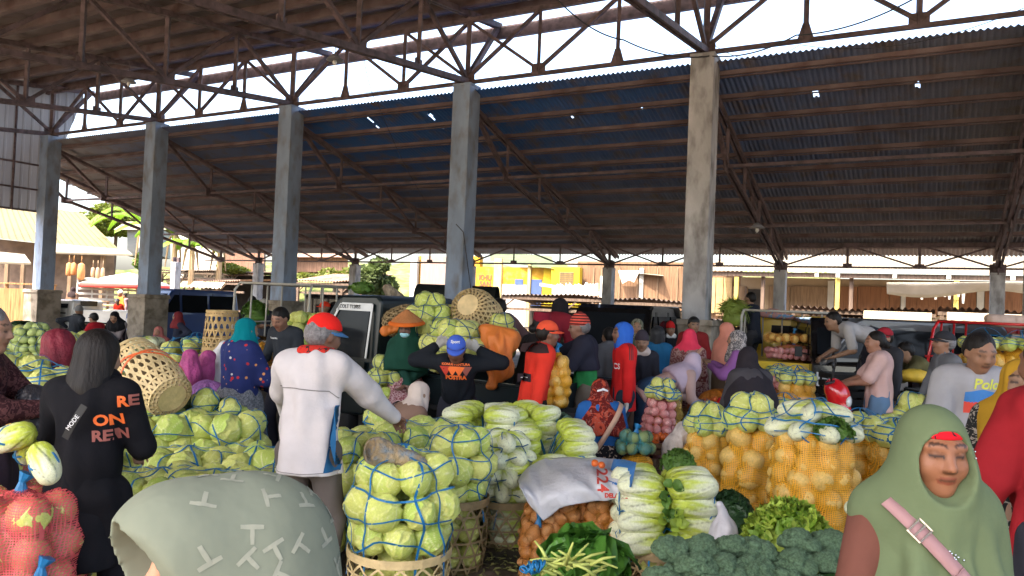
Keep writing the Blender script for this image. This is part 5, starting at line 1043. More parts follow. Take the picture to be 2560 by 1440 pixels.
def greens(sd, E, s, q):
    Hr = q['Hr']; nk = q['nk']; U = q['U']; Fd = q['Fd']
    sd.ell(E(0, -.012, .026), (.088 * s, .106 * s, .102 * s), Hr, .02); sd.ell(E(0, .02, -.05), (.088 * s, .09 * s, .086 * s), Hr, .04); sd.cap(E(0, 0, -.08), (nk - U * .04 + Fd * .02) * s, .1 * s, .12 * s, .07)
    sd.cap(q['sh'][-1] * s, q['sh'][1] * s, .078 * s, None, .08); sd.cap((nk - U * .02 + Fd * .03) * s, (nk - U * .42 + Fd * .04) * s, .11 * s, .205 * s, .06, (Fd, .8))
    sd.cap(q['arm'][-1][0] * s, q['arm'][-1][1] * s, .085 * s, .1 * s, .06); sd.cut(E(0, .13, -.017), (.08 * s, .125 * s, .1 * s), Hr); sd.plane((nk - U * .44) * s, (0, 0, -1))
M_green = C('moss_green_jersey', .12, .155, .08, var=.07)
gsd, go = near_scarf(gh, M_green, greens, res=.007, fold=.008)
# ruffled edge of the scarf
b = MB(); s = gh['s']; nk = gh['nk'] * s
for i in range(90):
    pass
V = []; F = []; n_ = 240
for i in range(n_ + 1):
    t = 2 * math.pi * i / n_; cx, cy = math.cos(t) * .212 * s, math.sin(t) * .19 * s + .03
    for j in range(4): V.append((cx * (1 + .035 * j + .02 * math.sin(t * 44) * j / 3), cy * (1 + .035 * j + .02 * math.sin(t * 44) * j / 3), nk.z - .435 * s - .02 * j + .006 * math.sin(t * 9)))
    if i:
        for j in range(3): k = 4 * i + j; F.append((k - 4, k, k + 1, k - 3))
mesh_obj('ruffled_edge', V, F, M_green, go, True)
hb = Sdf(); E = lambda x, y, z: (gh['hc'] + gh['Hx'] * x + gh['Hy'] * y + gh['Hz'] * z) * s
hb.ell(E(0, -.006, .024), (.0785 * s, .096 * s, .092 * s), gh['Hr']); hb.plane(E(0, 0, .08), gh['Hz']); hb.plane(E(0, .07, .05), -gh['Hz'] + gh['Hy'] * .1); sobj('inner_headband', hb, cloth('red_inner_band', (.6, .01, .02), pat=[((.03, .01, .015), 22, .6, 'n')]), gh['root'], .006)
# pink strap over the green scarf, from her right shoulder down across the front
pts = []; nr = []
for i in range(40):
    f = i / 39; x = .13 - .42 * f; z = nk.z - .0 - .44 * f; ys = np.linspace(-.1, .5, 200); pp = np.stack([np.full(200, x), ys, np.full(200, z)], 1); ins = gsd.ev(pp) < 0; y = ys[np.where(ins)[0].max()] if ins.any() else .0
    pts.append(Vector((x, y + .008, z)))
ys = [p.y for p in pts]; 
for i in range(1, 39): pts[i].y = max(pts[i].y, (ys[i - 1] + ys[i + 1]) / 2)
nr = [Vector((-.4 * f / 39, 1, .25)).normalized() for f in range(40)]
b = MB(); b.ribbon(pts, nr, .036, .003, closed=False); so2 = b.obj('bag_strap', M_strapp, gh['root'], True)
b = MB(); c0 = pts[5]; dd = (pts[6] - pts[5]).normalized(); sd_ = dd.cross(nr[5]).normalized()
for k in (-.018, .0, .018): b.bar(c0 + dd * k + sd_ * .022 + nr[5] * .006, c0 + dd * k - sd_ * .022 + nr[5] * .006, .004)
for k in (-1, 1): b.bar(c0 - dd * .02 + sd_ * .022 * k + nr[5] * .006, c0 + dd * .02 + sd_ * .022 * k + nr[5] * .006, .004)
b.obj('buckle', M_metal, so2)
for ch, i in zip('JUNIA', (13, 17, 21, 25, 29)):
    p = pts[i]; dd = (pts[i + 1] - pts[i]).normalized(); zz = Vector(nr[i]); zz = (zz - dd * zz.dot(dd)).normalized(); yy = zz.cross(dd); R3 = Matrix((dd, yy, zz)).transposed(); text(ch, .04, p + zz * .0065, R3, mat('embossed_strap_letter', (.26, .14, .14), .6, .05), 'strap_letter', so2)
b = MB(); R_ = random.Random(2)
for (x0, z0_) in ((-.01, -.11), (-.05, -.2), (-.04, -.31), (-.088, .0 + .13)):
    for k in range(7):
        x = x0 + R_.uniform(-.02, .02); z = nk.z + z0_ + R_.uniform(-.012, .012); ys_ = np.linspace(-.1, .5, 160); pp = np.stack([np.full(160, x), ys_, np.full(160, z)], 1); ins = gsd.ev(pp) < 0
        if ins.any(): b.ball((x, ys_[np.where(ins)[0].max()] + .006, z), .0028, 6, 4)
b.obj('rhinestones', M_metal, go)
# ================================================================ produce
def uv_shape(nu, nv, fn):
    """fn(d)->(radius scale, colour) on unit directions"""
    V = []; Cc = []; F = []
    for i in range(nv + 1):
        th = math.pi * i / nv
        for k in range(nu):
            q = 2 * math.pi * k / nu; d = np.array([math.sin(th) * math.cos(q), math.sin(th) * math.sin(q), math.cos(th)]); p, c = fn(d); V.append(p); Cc.append(c)
    for i in range(nv):
        for k in range(nu): l = (k + 1) % nu; F.append((i * nu + k, (i + 1) * nu + k, (i + 1) * nu + l, i * nu + l))
    return V, F, Cc
M_leafy = mat('cabbage_leaf_skin', (.5, .5, .2), .45, .12, 14, .35, 30, vcol=True, spec=.45)
def cabbage_mesh(seed, green=.5):
    R_ = np.random.default_rng(seed); leaves = []
    for i in range(10):
        c = R_.normal(size=3); c[2] = c[2] * .7 + .1; c /= np.linalg.norm(c); t = np.cross(c, [0, 0, 1.]) + 1e-6; t /= np.linalg.norm(t); up_ = np.cross(t, c); a_ = R_.uniform(-.5, .5); leaves.append((c, t * math.cos(a_) + up_ * math.sin(a_), up_ * math.cos(a_) - t * math.sin(a_), R_.uniform(.75, 1.15), R_.uniform(0, 6), R_.uniform(0, 1)))
    def fn(d):
        r = .9; col = np.array([.6, .6, .17])
        for i, (c, u, v, A, ph, g) in enumerate(leaves):
            a = math.acos(max(-1, min(1, float(d @ c)))); x, y = float(d @ u), float(d @ v); lim = A + .09 * math.sin(5 * math.atan2(x, y) + ph) + .04 * math.sin(13 * math.atan2(x, y))
            if a < lim:
                e = a / lim; r = .925 + .008 * i + .085 * max(0, e - .8) / .2; vein = abs(math.sin(math.atan2(x, y + .95) * 7.5)); vn = max(0, 1 - vein * 4.5) * .8; mid = max(0, 1 - abs(x) * 22); vn = max(vn, mid)
                base = np.array([.30, .42, .06]) * g * green * 1.3 + np.array([.6, .61, .15]) * (1 - g * green); base = base * (.86 + .2 * e); col = base * (1 - vn) + np.array([.74, .73, .38]) * vn; r += .012 * vn
                if e > .93: col = col * .6 + np.array([.26, .25, .1])
        return d * r * np.array([1, 1, .92]), col
    V, F, Cc = uv_shape(60, 36, fn); me_o = mesh_obj('cabbage', V, F, M_leafy, None, True, col=np.array(Cc)); me = me_o.data; bpy.data.objects.remove(me_o); return me
def napa_mesh(seed):
    R_ = np.random.default_rng(seed); ph = R_.uniform(0, 6, 5)
    def fn(d):
        t = (d[2] + 1) / 2; th = math.atan2(d[1], d[0]); z = -1 + 2.05 * t; prof = max(0, 1 - (2 * t - 1) ** 4) ** .5 * (.86 + .2 * math.sin(t * 2.6)); step = ((th + ph[0] + 1.2 * t) / (2 * math.pi) * 5) % 1
        r = .42 * prof * (1 + .10 * step) * (1 + (.05 * math.sin(th * 17 + z * 9) + .05 * math.sin(z * 23 + th * 5 + ph[1])) * max(0, t - .35))
        leaf = max(0, min(1, (t - .34 + .16 * math.sin(th * 6 + ph[2]) + .1 * math.sin(th * 15)) * 2.6)); rib = .5 + .5 * math.cos(step * 2 * math.pi - math.pi); vn = max(0, 1 - abs(math.sin(th * 9 + z * 2)) * 3)
        col = np.array([.70, .71, .46]) * (1 - leaf) + np.array([.46, .53, .05]) * leaf; col = col + (np.array([.74, .75, .6]) - col) * vn * .55 * (1 - leaf * .4); col = col * (.9 + .1 * rib)
        if step < .06: col = col * .6
        return np.array([math.cos(th) * r, math.sin(th) * r, z * .98]), col
    V, F, Cc = uv_shape(48, 34, fn); o = mesh_obj('napa', V, F, M_leafy, None, True, col=np.array(Cc)); me = o.data; bpy.data.objects.remove(o); return me
def lump_mesh(name, mt, seed, sc3=(1, 1, 1), bump=.06):
    R_ = np.random.default_rng(seed); a = R_.uniform(0, 6, 6)
    def fn(d): r = 1 + bump * (math.sin(d[0] * 3 + a[0]) + math.sin(d[1] * 4 + a[1]) * math.sin(d[2] * 3 + a[2])); return d * r * np.array(sc3), (1, 1, 1)
    V, F, _ = uv_shape(16, 10, fn); o = mesh_obj(name, V, F, mt, None, True); me = o.data; bpy.data.objects.remove(o); return me
M_pot = mat('potato_skin', (.42, .2, .07), .7, .25, 9, .2); M_rad = mat('white_radish_skin', (.66, .42, .11), .5, .2, 7, .2); M_onion = mat('pink_turnip_skin', (.68, .3, .28), .45, .25, 8, .15, col2=(.75, .55, .48), f2=.56); M_chay = mat('pale_green_chayote', (.4, .48, .16), .5, .2, 8, .2)
M_tom = mat('orange_red_tomato', (.6, .12, .02), .3, .2, 6, 0); M_mel = mat('striped_green_melon', (.2, .26, .1), .5, .3, 10, .2, stretch=(3, 3, .4))
CAB = [cabbage_mesh(i, g) for i, g in enumerate((.2, .5, .8, .35, .65))]; CABP = [cabbage_mesh(20 + i, .05) for i in range(2)]; NAP = [napa_mesh(i) for i in range(4)]
KIND = dict(cabbage=CAB + CABP[:1], pale=CABP, napa=NAP, potato=[lump_mesh('potato', M_pot, i, (1, .85, 1.15), .08) for i in range(3)], radish=[lump_mesh('radish', M_rad, i, (1, 1, 1.05), .05) for i in range(3)],
            turnip=[lump_mesh('turnip', M_onion, i, (1, 1, .85), .03) for i in range(2)], chayote=[lump_mesh('chayote', M_chay, i, (1, .9, 1.1), .06) for i in range(2)], tomato=[lump_mesh('tomato', M_tom, 1, (1, 1, .85), .03)], melon=[lump_mesh('melon', M_mel, 1, (1, 1, 1.1), .02)])
PNAME = dict(cabbage='cabbage', pale='cabbage', napa='napa_cabbage', potato='potato', radish='radish', turnip='turnip', chayote='chayote', tomato='tomato', melon='melon')
def rrot(): return Matrix.Rotation(random.uniform(0, 6.28), 4, 'Z') @ Matrix.Rotation(random.uniform(0, 3.1), 4, 'X') @ Matrix.Rotation(random.uniform(0, 6.28), 4, 'Y')
def put(kind, root, c, r, R=None, sc3=(1, 1, 1)):
    o = bpy.data.objects.new(PNAME[kind], random.choice(KIND[kind])); k = r * random.uniform(.94, 1.06)
    o.matrix_local = Matrix.Translation(c) @ (R.to_4x4() if R is not None else rrot()) @ Matrix.Diagonal((k * sc3[0], k * sc3[1], k * sc3[2], 1)); link(o, root); return o
def sphrays(balls, cen, sc3, nu=64, nv=32):
    """outline of a packed heap seen from its centre: nu x nv directions"""
    cen = np.array(cen); D = []
    for i in range(nv + 1):
        ph = math.pi * i / nv
        for k in range(nu): q = 2 * math.pi * k / nu; D.append((math.sin(ph) * math.cos(q) * sc3[0], math.sin(ph) * math.sin(q) * sc3[1], math.cos(ph) * sc3[2]))
    D = np.array(D); D /= np.linalg.norm(D, axis=1)[:, None]; rr = np.zeros(len(D))
    for c, r in balls:
        c = np.array(c) - cen
        if hasattr(r, '__len__'): S3 = np.array(r); Dn = D / S3; cn = c / S3; A = (Dn * Dn).sum(1); Bq = Dn @ cn; Cq = cn @ cn - 1; disc = Bq * Bq - A * Cq; t = np.where(disc > 0, (Bq + np.sqrt(np.maximum(disc, 0))) / A, 0)
        else: b_ = D @ c; disc = b_ * b_ - (c @ c - r * r); t = np.where(disc > 0, b_ + np.sqrt(np.maximum(disc, 0)), 0)
        rr = np.maximum(rr, t)
    rr = rr.reshape(nv + 1, nu); D = D.reshape(nv + 1, nu, 3); return cen, D, rr
def taut(rr, n=2):
    for _ in range(n):
        s = (np.roll(rr, 1, 1) + np.roll(rr, -1, 1) + np.vstack([rr[:1], rr[:-1]]) + np.vstack([rr[1:], rr[-1:]])) / 4; rr = np.maximum(rr, s)
    return rr
M_twine = mat('blue_plastic_twine', (.01, .14, .32), .4, .25, 20, .2, 60); M_twd = mat('dark_blue_twine', (.03, .09, .18), .5, .25, 20, .2, 60)
def twine(root, balls, cen, sc3, longs=5, lats=3, w_=.011, mt=None, ph0=0., top=.0, seed=0, low=.75, name='twine'):
    R_ = random.Random(seed); cen, D, rr = sphrays(balls, cen, sc3); rr = taut(rr, 5); nv, nu = rr.shape[0] - 1, rr.shape[1]; b = MB()
    def pt(i, k): i = max(0, min(nv, i)); k = k % nu; i0, k0 = int(i), int(k); f, g_ = i - i0, k - k0; i1, k1 = min(nv, i0 + 1), (k0 + 1) % nu; r = rr[i0, k0] * (1 - f) * (1 - g_) + rr[i1, k0] * f * (1 - g_) + rr[i0, k1] * (1 - f) * g_ + rr[i1, k1] * f * g_; d = D[i0, k0] * (1 - f) * (1 - g_) + D[i1, k0] * f * (1 - g_) + D[i0, k1] * (1 - f) * g_ + D[i1, k1] * f * g_; d = d / np.linalg.norm(d); return Vector(cen + d * (r + .002)), Vector(d)
    for j in range(longs):
        k = (j + ph0 + R_.uniform(-.2, .2)) * nu / longs / 1.0; A = R_.uniform(-2, 2); P_ = [pt(i, k + A * math.sin(i * .5 + j)) for i in np.linspace(0, nv * low, 30)]
        b.ribbon([p for p, d in P_], [d for p, d in P_], w_ * R_.uniform(.7, 1.3), .003, closed=False)
    for j in range(lats):
        i0 = nv * (.22 + (low - .25) * (j + .5) / lats); A = R_.uniform(.4, 1.4); B_ = R_.uniform(0, 6); P_ = [pt(i0 + A * math.sin(k / nu * 6.28 * 3 + B_), k) for k in np.linspace(0, nu, 49)[:-1]]
        b.ribbon([p for p, d in P_], [d for p, d in P_], w_ * R_.uniform(.6, 1.1), .003, closed=True)
    return b.obj(name, mt or M_twine, root)
def shell(root, balls, cen, sc3, mt, name='net', n=2, off=.004, nu=56, nv=36, gather=False, top=1.):
    cen, D, rr = sphrays(balls, cen, sc3, nu, nv); rr = taut(rr, n) + off; 
    if gather: rr = rr * (1 + .012 * np.sin(np.arange(nu) * 2.2)[None, :] * np.linspace(1, .3, nv + 1)[:, None])
    V = (cen + D * rr[..., None]).reshape(-1, 3); F = []
    for i in range(nv):
        for k in range(nu): l = (k + 1) % nu; F.append((i * nu + k, (i + 1) * nu + k, (i + 1) * nu + l, i * nu + l))
    if top < 1: F = [f for f in F if V[f[0]][2] < top]
    return mesh_obj(name, V, F, mt, root, True)
M_bamboo = mat('split_bamboo', (.45, .3, .12), .6, .25, 12, .3, 40); M_bambood = mat('weathered_bamboo', (.27, .19, .09), .7, .3, 12, .3, 40); M_bamboop = mat('pale_fresh_bamboo', (.6, .45, .22), .55, .2, 12, .3, 40)
def weave(root, prof, mt, n=16, hoops=7, w_=.012, c=(0, 0, 0), R=None, name='basket', twist=1.0, rim=.05, tight=False, bottom=True):
    """open hexagonal weave over a surface of revolution; prof = [(r,z)...] bottom to top"""
    c = Vector(c); b = MB(); m_ = len(prof)
    def pr(t): t = max(0, min(.9999, t)) * (m_ - 1); i = int(t); f = t - i; return prof[i][0] * (1 - f) + prof[i + 1][0] * f, prof[i][1] * (1 - f) + prof[i + 1][1] * f
    def pp(t, q, o=0): r, z = pr(t); v = Vector(((r + o) * math.cos(q), (r + o) * math.sin(q), z)); d = Vector((math.cos(q), math.sin(q), 0)); return (c + (R @ v if R else v), R @ d if R else d)
    for s_ in (-1, 1):
        for k in range(n):
            P_ = [pp(i / 14, 2 * math.pi * k / n + s_ * twist * i / 14, .003 * math.sin(i * 2.2 + k) * s_) for i in range(15)]; b.ribbon([p for p, d in P_], [d for p, d in P_], w_ * random.uniform(.85, 1.15), .002, closed=False)
    for h in range(hoops):
        P_ = [pp((h + .5) / hoops, 2 * math.pi * k / 28, .002 * math.sin(k * 2)) for k in range(28)]; b.ribbon([p for p, d in P_], [d for p, d in P_], w_, .002, closed=True)
    o = b.obj(name, mt, root); b = MB()
    for z_ in (0, 1):
        P_ = [pp(.999 - z_ * .07, 2 * math.pi * k / 32, .005) for k in range(32)]; b.ribbon([p for p, d in P_], [d for p, d in P_], rim * .55, .006, closed=True)
    b.obj('rim', mt, o)
    if tight or bottom:
        P0 = prof[0]; b = MB(); k = MB(); b.lathe([(.001, P0[1]), (P0[0], P0[1] + .004)], n=20, R=R, c=c, cap=False); b.obj('base', mt, o)
    return o
def bundle(label, px, dep, levels, r=.11, kind='cabbage', basket=None, tw=(6, 4), twm=None, z0=0., cat='cabbage bundle', group=None, name='cabbage_bundle', yaw=None, squash=1., tww=.0085, tref=None, jit=.012):
    base = G(px, dep, z0, tref if tref is not None else z0 + .5); root = empty(name, base, random.uniform(0, 6) if yaw is None else yaw, label, cat, group); balls = []
    for (z, Rr, n, cen) in levels:
        pts = [(Rr * math.cos(2 * math.pi * (k + z * 3) / n), Rr * math.sin(2 * math.pi * (k + z * 3) / n)) for k in range(n)] + ([(0, 0)] if cen else [])
        for x, y in pts:
            p = Vector((x + random.uniform(-jit, jit), y + random.uniform(-jit, jit), z + random.uniform(-jit, jit))); q = r * random.uniform(.92, 1.08)
            if kind == 'napa':
                d = Vector((x, y, 0.0)); d = d.normalized() if d.length > .01 else Vector((1, 0, 0)); tp = -d + Vector((0, 0, random.uniform(-.1, .4))); Rm = tp.to_track_quat('Z', 'Y').to_matrix() @ Matrix.Rotation(random.uniform(0, 6), 3, 'Z'); put('napa', root, p, q * 1.75, Rm, (1.15, 1.15, .9)); balls.append((p, q * 1.15))
            else: put(kind, root, p, q); balls.append((p, q * .99))
    zs = [b_[0].z for b_ in balls]; cen = (0, 0, (min(zs) + max(zs)) / 2); sz = max(.5, (max(zs) - min(zs) + r * 2) / (2 * (levels[0][1] + r)))
    if basket:
        rb, rt, h, mt, n_ = basket; weave(root, [(rb, .0), (rb * 1.08 + .01, h * .35), (rt * 1.02, h * .75), (rt, h)], mt, n_, max(3, int(h / .075)), .013)
        for k in range(int(h / .17)):
            for j in range(5): q = 2 * math.pi * j / 5 + k; put('pale' if kind != 'napa' else 'napa', root, Vector((math.cos(q) * rb * .62, math.sin(q) * rb * .62, .09 + k * .16)), min(rb * .4, .095))
        put('pale', root, Vector((0, 0, max(.1, h - .1))), rb * .55)
        balls.append((Vector((0, 0, h * .5)), (rt + .01, rt + .01, h * .62)))
    if tw: twine(root, balls, cen, (1, 1, sz), tw[0], tw[1], tww, twm, seed=int(px), low=.8)
    root['balls'] = len(balls); return root
R1 = lambda z, R, n, c=0: (z, R, n, c)
# ---- the nearest bundles in baskets
bundle('nearest cabbage bundle in a square-rimmed bamboo basket, bound with blue twine', 1003, 4.3, [R1(.40, .2, 7), R1(.57, .215, 7), R1(.735, .17, 6), R1(.8, .0, 1)], .106, basket=(.25, .285, .32, M_bamboop, 15), tw=(8, 4), tww=.011)
bundle('cabbage bundle on the tall weathered basket right behind the nearest one', 1140, 4.95, [R1(.5, .13, 6), R1(.66, .17, 7), R1(.82, .12, 5, 1)], .095, basket=(.19, .21, .45, M_bambood, 14), tw=(7, 4))
bundle('napa cabbages on a round weathered basket left of the white sack', 1262, 5.5, [R1(.38, .14, 8), R1(.5, .15, 8), R1(.62, .13, 7), R1(.73, .08, 4)], .07, 'napa', basket=(.19, .235, .32, M_bambood, 15), tw=(6, 4), twm=M_twd, cat='napa bundle', name='napa_bundle')
bundle('cabbages stacked right behind the man in the off-white jacket', 905, 5.0, [R1(.16, .2, 6), R1(.36, .22, 7), R1(.56, .22, 7), R1(.74, .16, 5, 1)], .105, tw=(6, 4))
bundle('cabbages behind the rolled sack, between the jacket man and the beige woman', 1015, 5.55, [R1(.15, .22, 7), R1(.35, .24, 7), R1(.55, .24, 7), R1(.73, .2, 6, 1)], .105, tw=(6, 4))
bundle('cabbages behind the second basket, below the blue cap man', 1095, 5.75, [R1(.15, .2, 7), R1(.35, .22, 7), R1(.55, .22, 7), R1(.72, .18, 6, 1)], .1, tw=(6, 4), twm=M_twd)
# ---- left foreground bales
for lab, px, dep, zt in (('front left cabbage bale between the black hoodie and the jacket man', 400, 4.35, .6), ('front cabbage bale touching the man in the off-white jacket', 535, 4.45, .6), ('middle cabbage bale with loosely knotted blue twine', 470, 5.0, .72), ('rear left cabbage bale beside the lying basket', 410, 5.5, .74), ('rear cabbage bale below the heap of dark greens', 560, 5.6, .74), ('cabbage bale half hidden by the left sleeve of the jacket man', 640, 5.1, .66)):
    lv = []; z = .12
    while z < zt + .02: lv.append(R1(z, .235 if z < zt - .15 else .2, 8 if z < zt - .15 else 7, 1)); z += .155
    bundle(lab, px, dep, lv, .106, tw=(7, 4), tww=.010, group='cabbage bales in the left foreground')
for lab, px, dep, zt, kd in (('cabbage bale between the old woman and the hoodie woman', 60, 4.6, .8, 'cabbage'), ('napa pile behind the black hoodie near the black bag', 150, 6.3, .9, 'napa'), ('cabbage pile left of the lying basket, behind the hoodie', 235, 6.8, .95, 'cabbage'), ('low cabbage pile behind the maroon sack and the boy', 215, 9.0, .85, 'cabbage'), ('cabbage pile at the far left edge beside the net ball', 12, 8.2, 1.0, 'cabbage'), ('pale cabbages in front of the stooping black-scarfed woman', 300, 8.6, .9, 'pale')):
    lv = []; z = .14
    while z < zt - .05: lv.append(R1(z, .24 if z < zt - .2 else .17, 7 if z < zt - .2 else 5, 1)); z += .18
    bundle(lab, px, dep, lv, .115, kd, tw=(6, 4), tww=.011, group='cabbage piles at the back left')
# ---- napa bales in the middle
def bale(label, px, dep, w_, d_, h, rz, kind='napa', z0=0, basket=None, rows=None, r=.055, L_=.13, tw=True, twm=None, group=None, tip=.0):
    """layers of long cabbages laid flat, white butts outwards"""
    base = G(px, dep, z0, z0 + h); root = empty('napa_bale', base, rz, label, 'napa bale', group); balls = []; z = (basket[2] if basket else 0) + r; top = z0 + h - z0
    while z < h - r * .3:
        y = -d_ / 2 + r
        while y < d_ / 2 - r * .4:
            for s_ in (-1, 1):
                p = Vector((s_ * (w_ / 2 - L_ * .78) + random.uniform(-.015, .015), y + random.uniform(-.01, .01), z + random.uniform(-.01, .01))); Rm = Vector((-s_, random.uniform(-.2, .2), random.uniform(-.15, .15))).to_track_quat('Z', 'Y').to_matrix() @ Matrix.Rotation(random.uniform(0, 6), 3, 'Z')
                put('napa', root, p, L_, Rm, (1.15, 1.15, 1)); balls.append((p, (L_ * .95, r, r)))
            y += r * 1.85
        z += r * 1.8
    if basket: rb, rt, hh, mt, n_ = basket; weave(root, [(rb, 0), (rb * 1.08, hh * .4), (rt, hh)], mt, n_, 4, .014); put('pale', root, Vector((0, 0, hh * .55)), rb * .75); balls.append((Vector((0, 0, hh * .5)), (rt, rt, hh * .6)))
    if tip: 
        for k in range(16): leaf_tuft(root, Vector((random.uniform(-.05, .05), -d_ / 2 + .0 + random.uniform(-.02, .03), random.uniform(.3, .95) * h)), .07, k)
    if tw: twine(root, balls, (0, 0, h * .55), (w_, d_, h * 1.1), 6, 4, .012, twm, seed=int(px), low=.8, ph0=.3)
    return root
M_leafg = mat('leaf_mid_green', (.1, .2, .03), .5, .3, 8, .3, trans=.3); M_leafy2 = mat('leaf_yellow_green', (.38, .5, .06), .5, .25, 8, .3, trans=.3); M_leafd = mat('leaf_dark_green', (.022, .06, .016), .45, .35, 8, .3, trans=.15); M_leafc = mat('collard_leaf', (.08, .22, .03), .38, .25, 3, .35, 14, trans=.2, wave=6)
def leaf_geo(b, p, d, n_, ln, wd, curl=.5, frill=.0, seed=0, nu=4, nl=6, stem=.0):
    R_ = random.Random(seed); d = Vector(d).normalized(); n_ = Vector(n_); n_ = (n_ - d * n_.dot(d)); n_ = n_.normalized() if n_.length > 1e-3 else d.orthogonal().normalized(); x = d.cross(n_); V = []; F = []; pos = Vector(p); dirv = d.copy(); W = nu + 1
    for i in range(nl + 1):
        f = i / nl; wf = (math.sin(math.pi * min(1, (f * .93 + .07))) ** .7) if f > stem else .08
        for j in range(W):
            u = (j / nu) * 2 - 1; e = abs(u); V.append(pos + x * (u * wd * wf * .5) + n_ * (.16 * wd * e * e * wf + frill * wd * math.sin(i * 2.3 + j * 2.9 + seed) * e + R_.uniform(-.03, .03) * wd))
        if i:
            for j in range(nu): k = W * i + j; F.append((k - W, k, k + 1, k - W + 1))
        dirv = (dirv - n_ * curl / nl); dirv.normalize(); nn = n_ + dirv * 0; n_ = (n_ - dirv * n_.dot(dirv)).normalized(); pos = pos + dirv * ln / nl
    b.add(V, F)
def leaf_tuft(root, p, size, seed, mt=None):
    b = MB(); R_ = random.Random(seed)
    for k in range(5): d = Vector((R_.uniform(-1, 1), -R_.uniform(.2, 1), R_.uniform(-.6, .8))); leaf_geo(b, p, d, (R_.uniform(-1, 1), -1, .5), size * R_.uniform(.7, 1.2), size * .8, .6, .12, seed + k)
    return b.obj('leaf_tuft', mt or random.choice((M_leafy2, M_leafy2, M_leafg)), root, True)
bale('long napa bale with white butts left, behind the round basket', 1215, 6.0, .54, .46, .88, -.25)
bale('small napa bale between the round basket and the wide napa bale', 1296, 6.15, .5, .46, .9, .5)
bale('low napa bale behind the left end of the white sack', 1330, 5.5, .5, .3, .62, -.1)
bale('wide napa bale in front of the seated woman in maroon', 1372, 5.9, .62, .5, .86, .1)
bale('tall square napa bale on a basket at the front centre right', 1660, 4.75, .56, .42, .74, .04, basket=(.2, .25, .26, M_bambood, 14), tip=1, r=.06, L_=.15)
# ---- net bags
NY = net_mat('yellow_netting', (.75, .36, .02), .34, 26, grid=True); NO = net_mat('orange_netting', (.62, .2, .02), .3); NR = net_mat('red_netting', (.6, .09, .09), .4, 30, grid=True); NP = net_mat('pink_netting', (.65, .08, .1), .2); NM = net_mat('maroon_netting', (.22, .01, .03), .8); NB = net_mat('brown_yellow_netting', (.3, .19, .02), .5); NT = net_mat('teal_netting', (.0, .25, .32), .35)
def netbag(label, px, dep, z0, h, rad, kind, net, lump=.075, top=None, lean=(0, 0), flat=1., ry=1., group=None, cat='net bag', name='net_bag', bulge=.12, tie=None, yaw=0, nmax=80, tref=None, netname='net', col2=None):
    base = G(px, dep, z0, tref if tref is not None else z0 + h); root = empty(name, base, yaw, label, cat, group); root.rotation_euler = (math.radians(lean[0]), math.radians(lean[1]), yaw); balls = []; R_ = random.Random(int(px * 7 + dep)); z = lump * .9; cnt = 0
    while z < h - lump * .6:
        f = z / h; Rr = rad * (1 - bulge + bulge * 1.6 * math.sin(math.pi * min(1, f + .08))) - lump * .85; n = max(3, int(2 * math.pi * max(Rr, .03) / (lump * 1.85)))
        for k in range(n):
            if cnt >= nmax: break
            q = 2 * math.pi * (k + R_.uniform(-.12, .12)) / n + z * 9; p = Vector((Rr * math.cos(q), Rr * ry * math.sin(q), z + R_.uniform(-.2, .2) * lump)); rr = lump * R_.uniform(.88, 1.12); put(kind, root, p, rr); balls.append((p, rr)); cnt += 1
        z += lump * 1.62
    balls.append((Vector((0, 0, h * .5)), (rad * .8, rad * .8 * ry, h * .5)))
    shell(root, balls, (0, 0, h * .5), (1, ry, h / (2 * rad)), net, netname, 1, .004, gather=True)
    fill = MB(); fill.ball((0, 0, h * .5), 1, 16, 10, ((rad - lump * 1.6), (rad - lump * 1.6) * ry, h * .45)); fill.obj('filling', MATS.get('bag_core') or mat('bag_core', (.3, .16, .03), .9, .2), root, True)
    if top:
        tk, tr, tn, tl = top; tb = []
        for lv in range(tl):
            Rr = max(0, (rad - tr * .75) * (1 - lv * .42)); n = max(1, int(tn * (1 - lv * .45)))
            for k in range(n):
                q = 2 * math.pi * k / n + lv; p = Vector((Rr * math.cos(q), Rr * ry * math.sin(q), h + tr * (.35 + lv * 1.3))); 
                if tk == 'napa':
                    d = Vector((math.cos(q), math.sin(q), -.1)); Rm = (-d).to_track_quat('Z', 'Y').to_matrix() @ Matrix.Rotation(R_.uniform(0, 6), 3, 'Z'); put('napa', root, p * 1.0 - d * tr * .3, tr * 1.7, Rm); tb.append((p, tr * 1.05))
                else: put(tk, root, p, tr); tb.append((p, tr))
        tb.append((Vector((0, 0, h)), rad * .8)); twine(root, tb, (0, 0, h), (1, ry, .8), 6, 3, .010, tie, seed=int(px), low=.55)
    else:
        b = MB(); b.tube([(0, 0, h - .01), (.005, 0, h + .035), (.02, .01, h + .07)], [.03, .014, .035], 8); b.obj('tied_top', net if 'netting' not in net.name else M_twine, root)
    return root
YG = 'yellow net bags of white radish'
netbag('yellow net bag of radish, leftmost of the front row, with napa on top', 1770, 6.4, 0, .74, .19, 'radish', NY, .072, ('cabbage', .085, 6, 2), group=YG)
netbag('tall yellow net bag with two tiers of green cabbages tied on top', 1880, 5.8, 0, .88, .21, 'radish', NY, .085, ('cabbage', .09, 6, 2), group=YG)
netbag('widest yellow net bag at the front with napa cabbages on top', 2035, 5.15, 0, .93, .285, 'radish', NY, .072, ('napa', .085, 8, 2), group=YG, nmax=90)
netbag('yellow net bag behind the widest one, right of its napa', 2152, 5.9, 0, .86, .2, 'radish', NY, .08, ('pale', .085, 5, 1), group=YG)
netbag('yellow net bag with tied cabbages next to the green scarf', 2235, 5.7, 0, .82, .2, 'radish', NY, .08, ('cabbage', .09, 5, 1), group=YG)
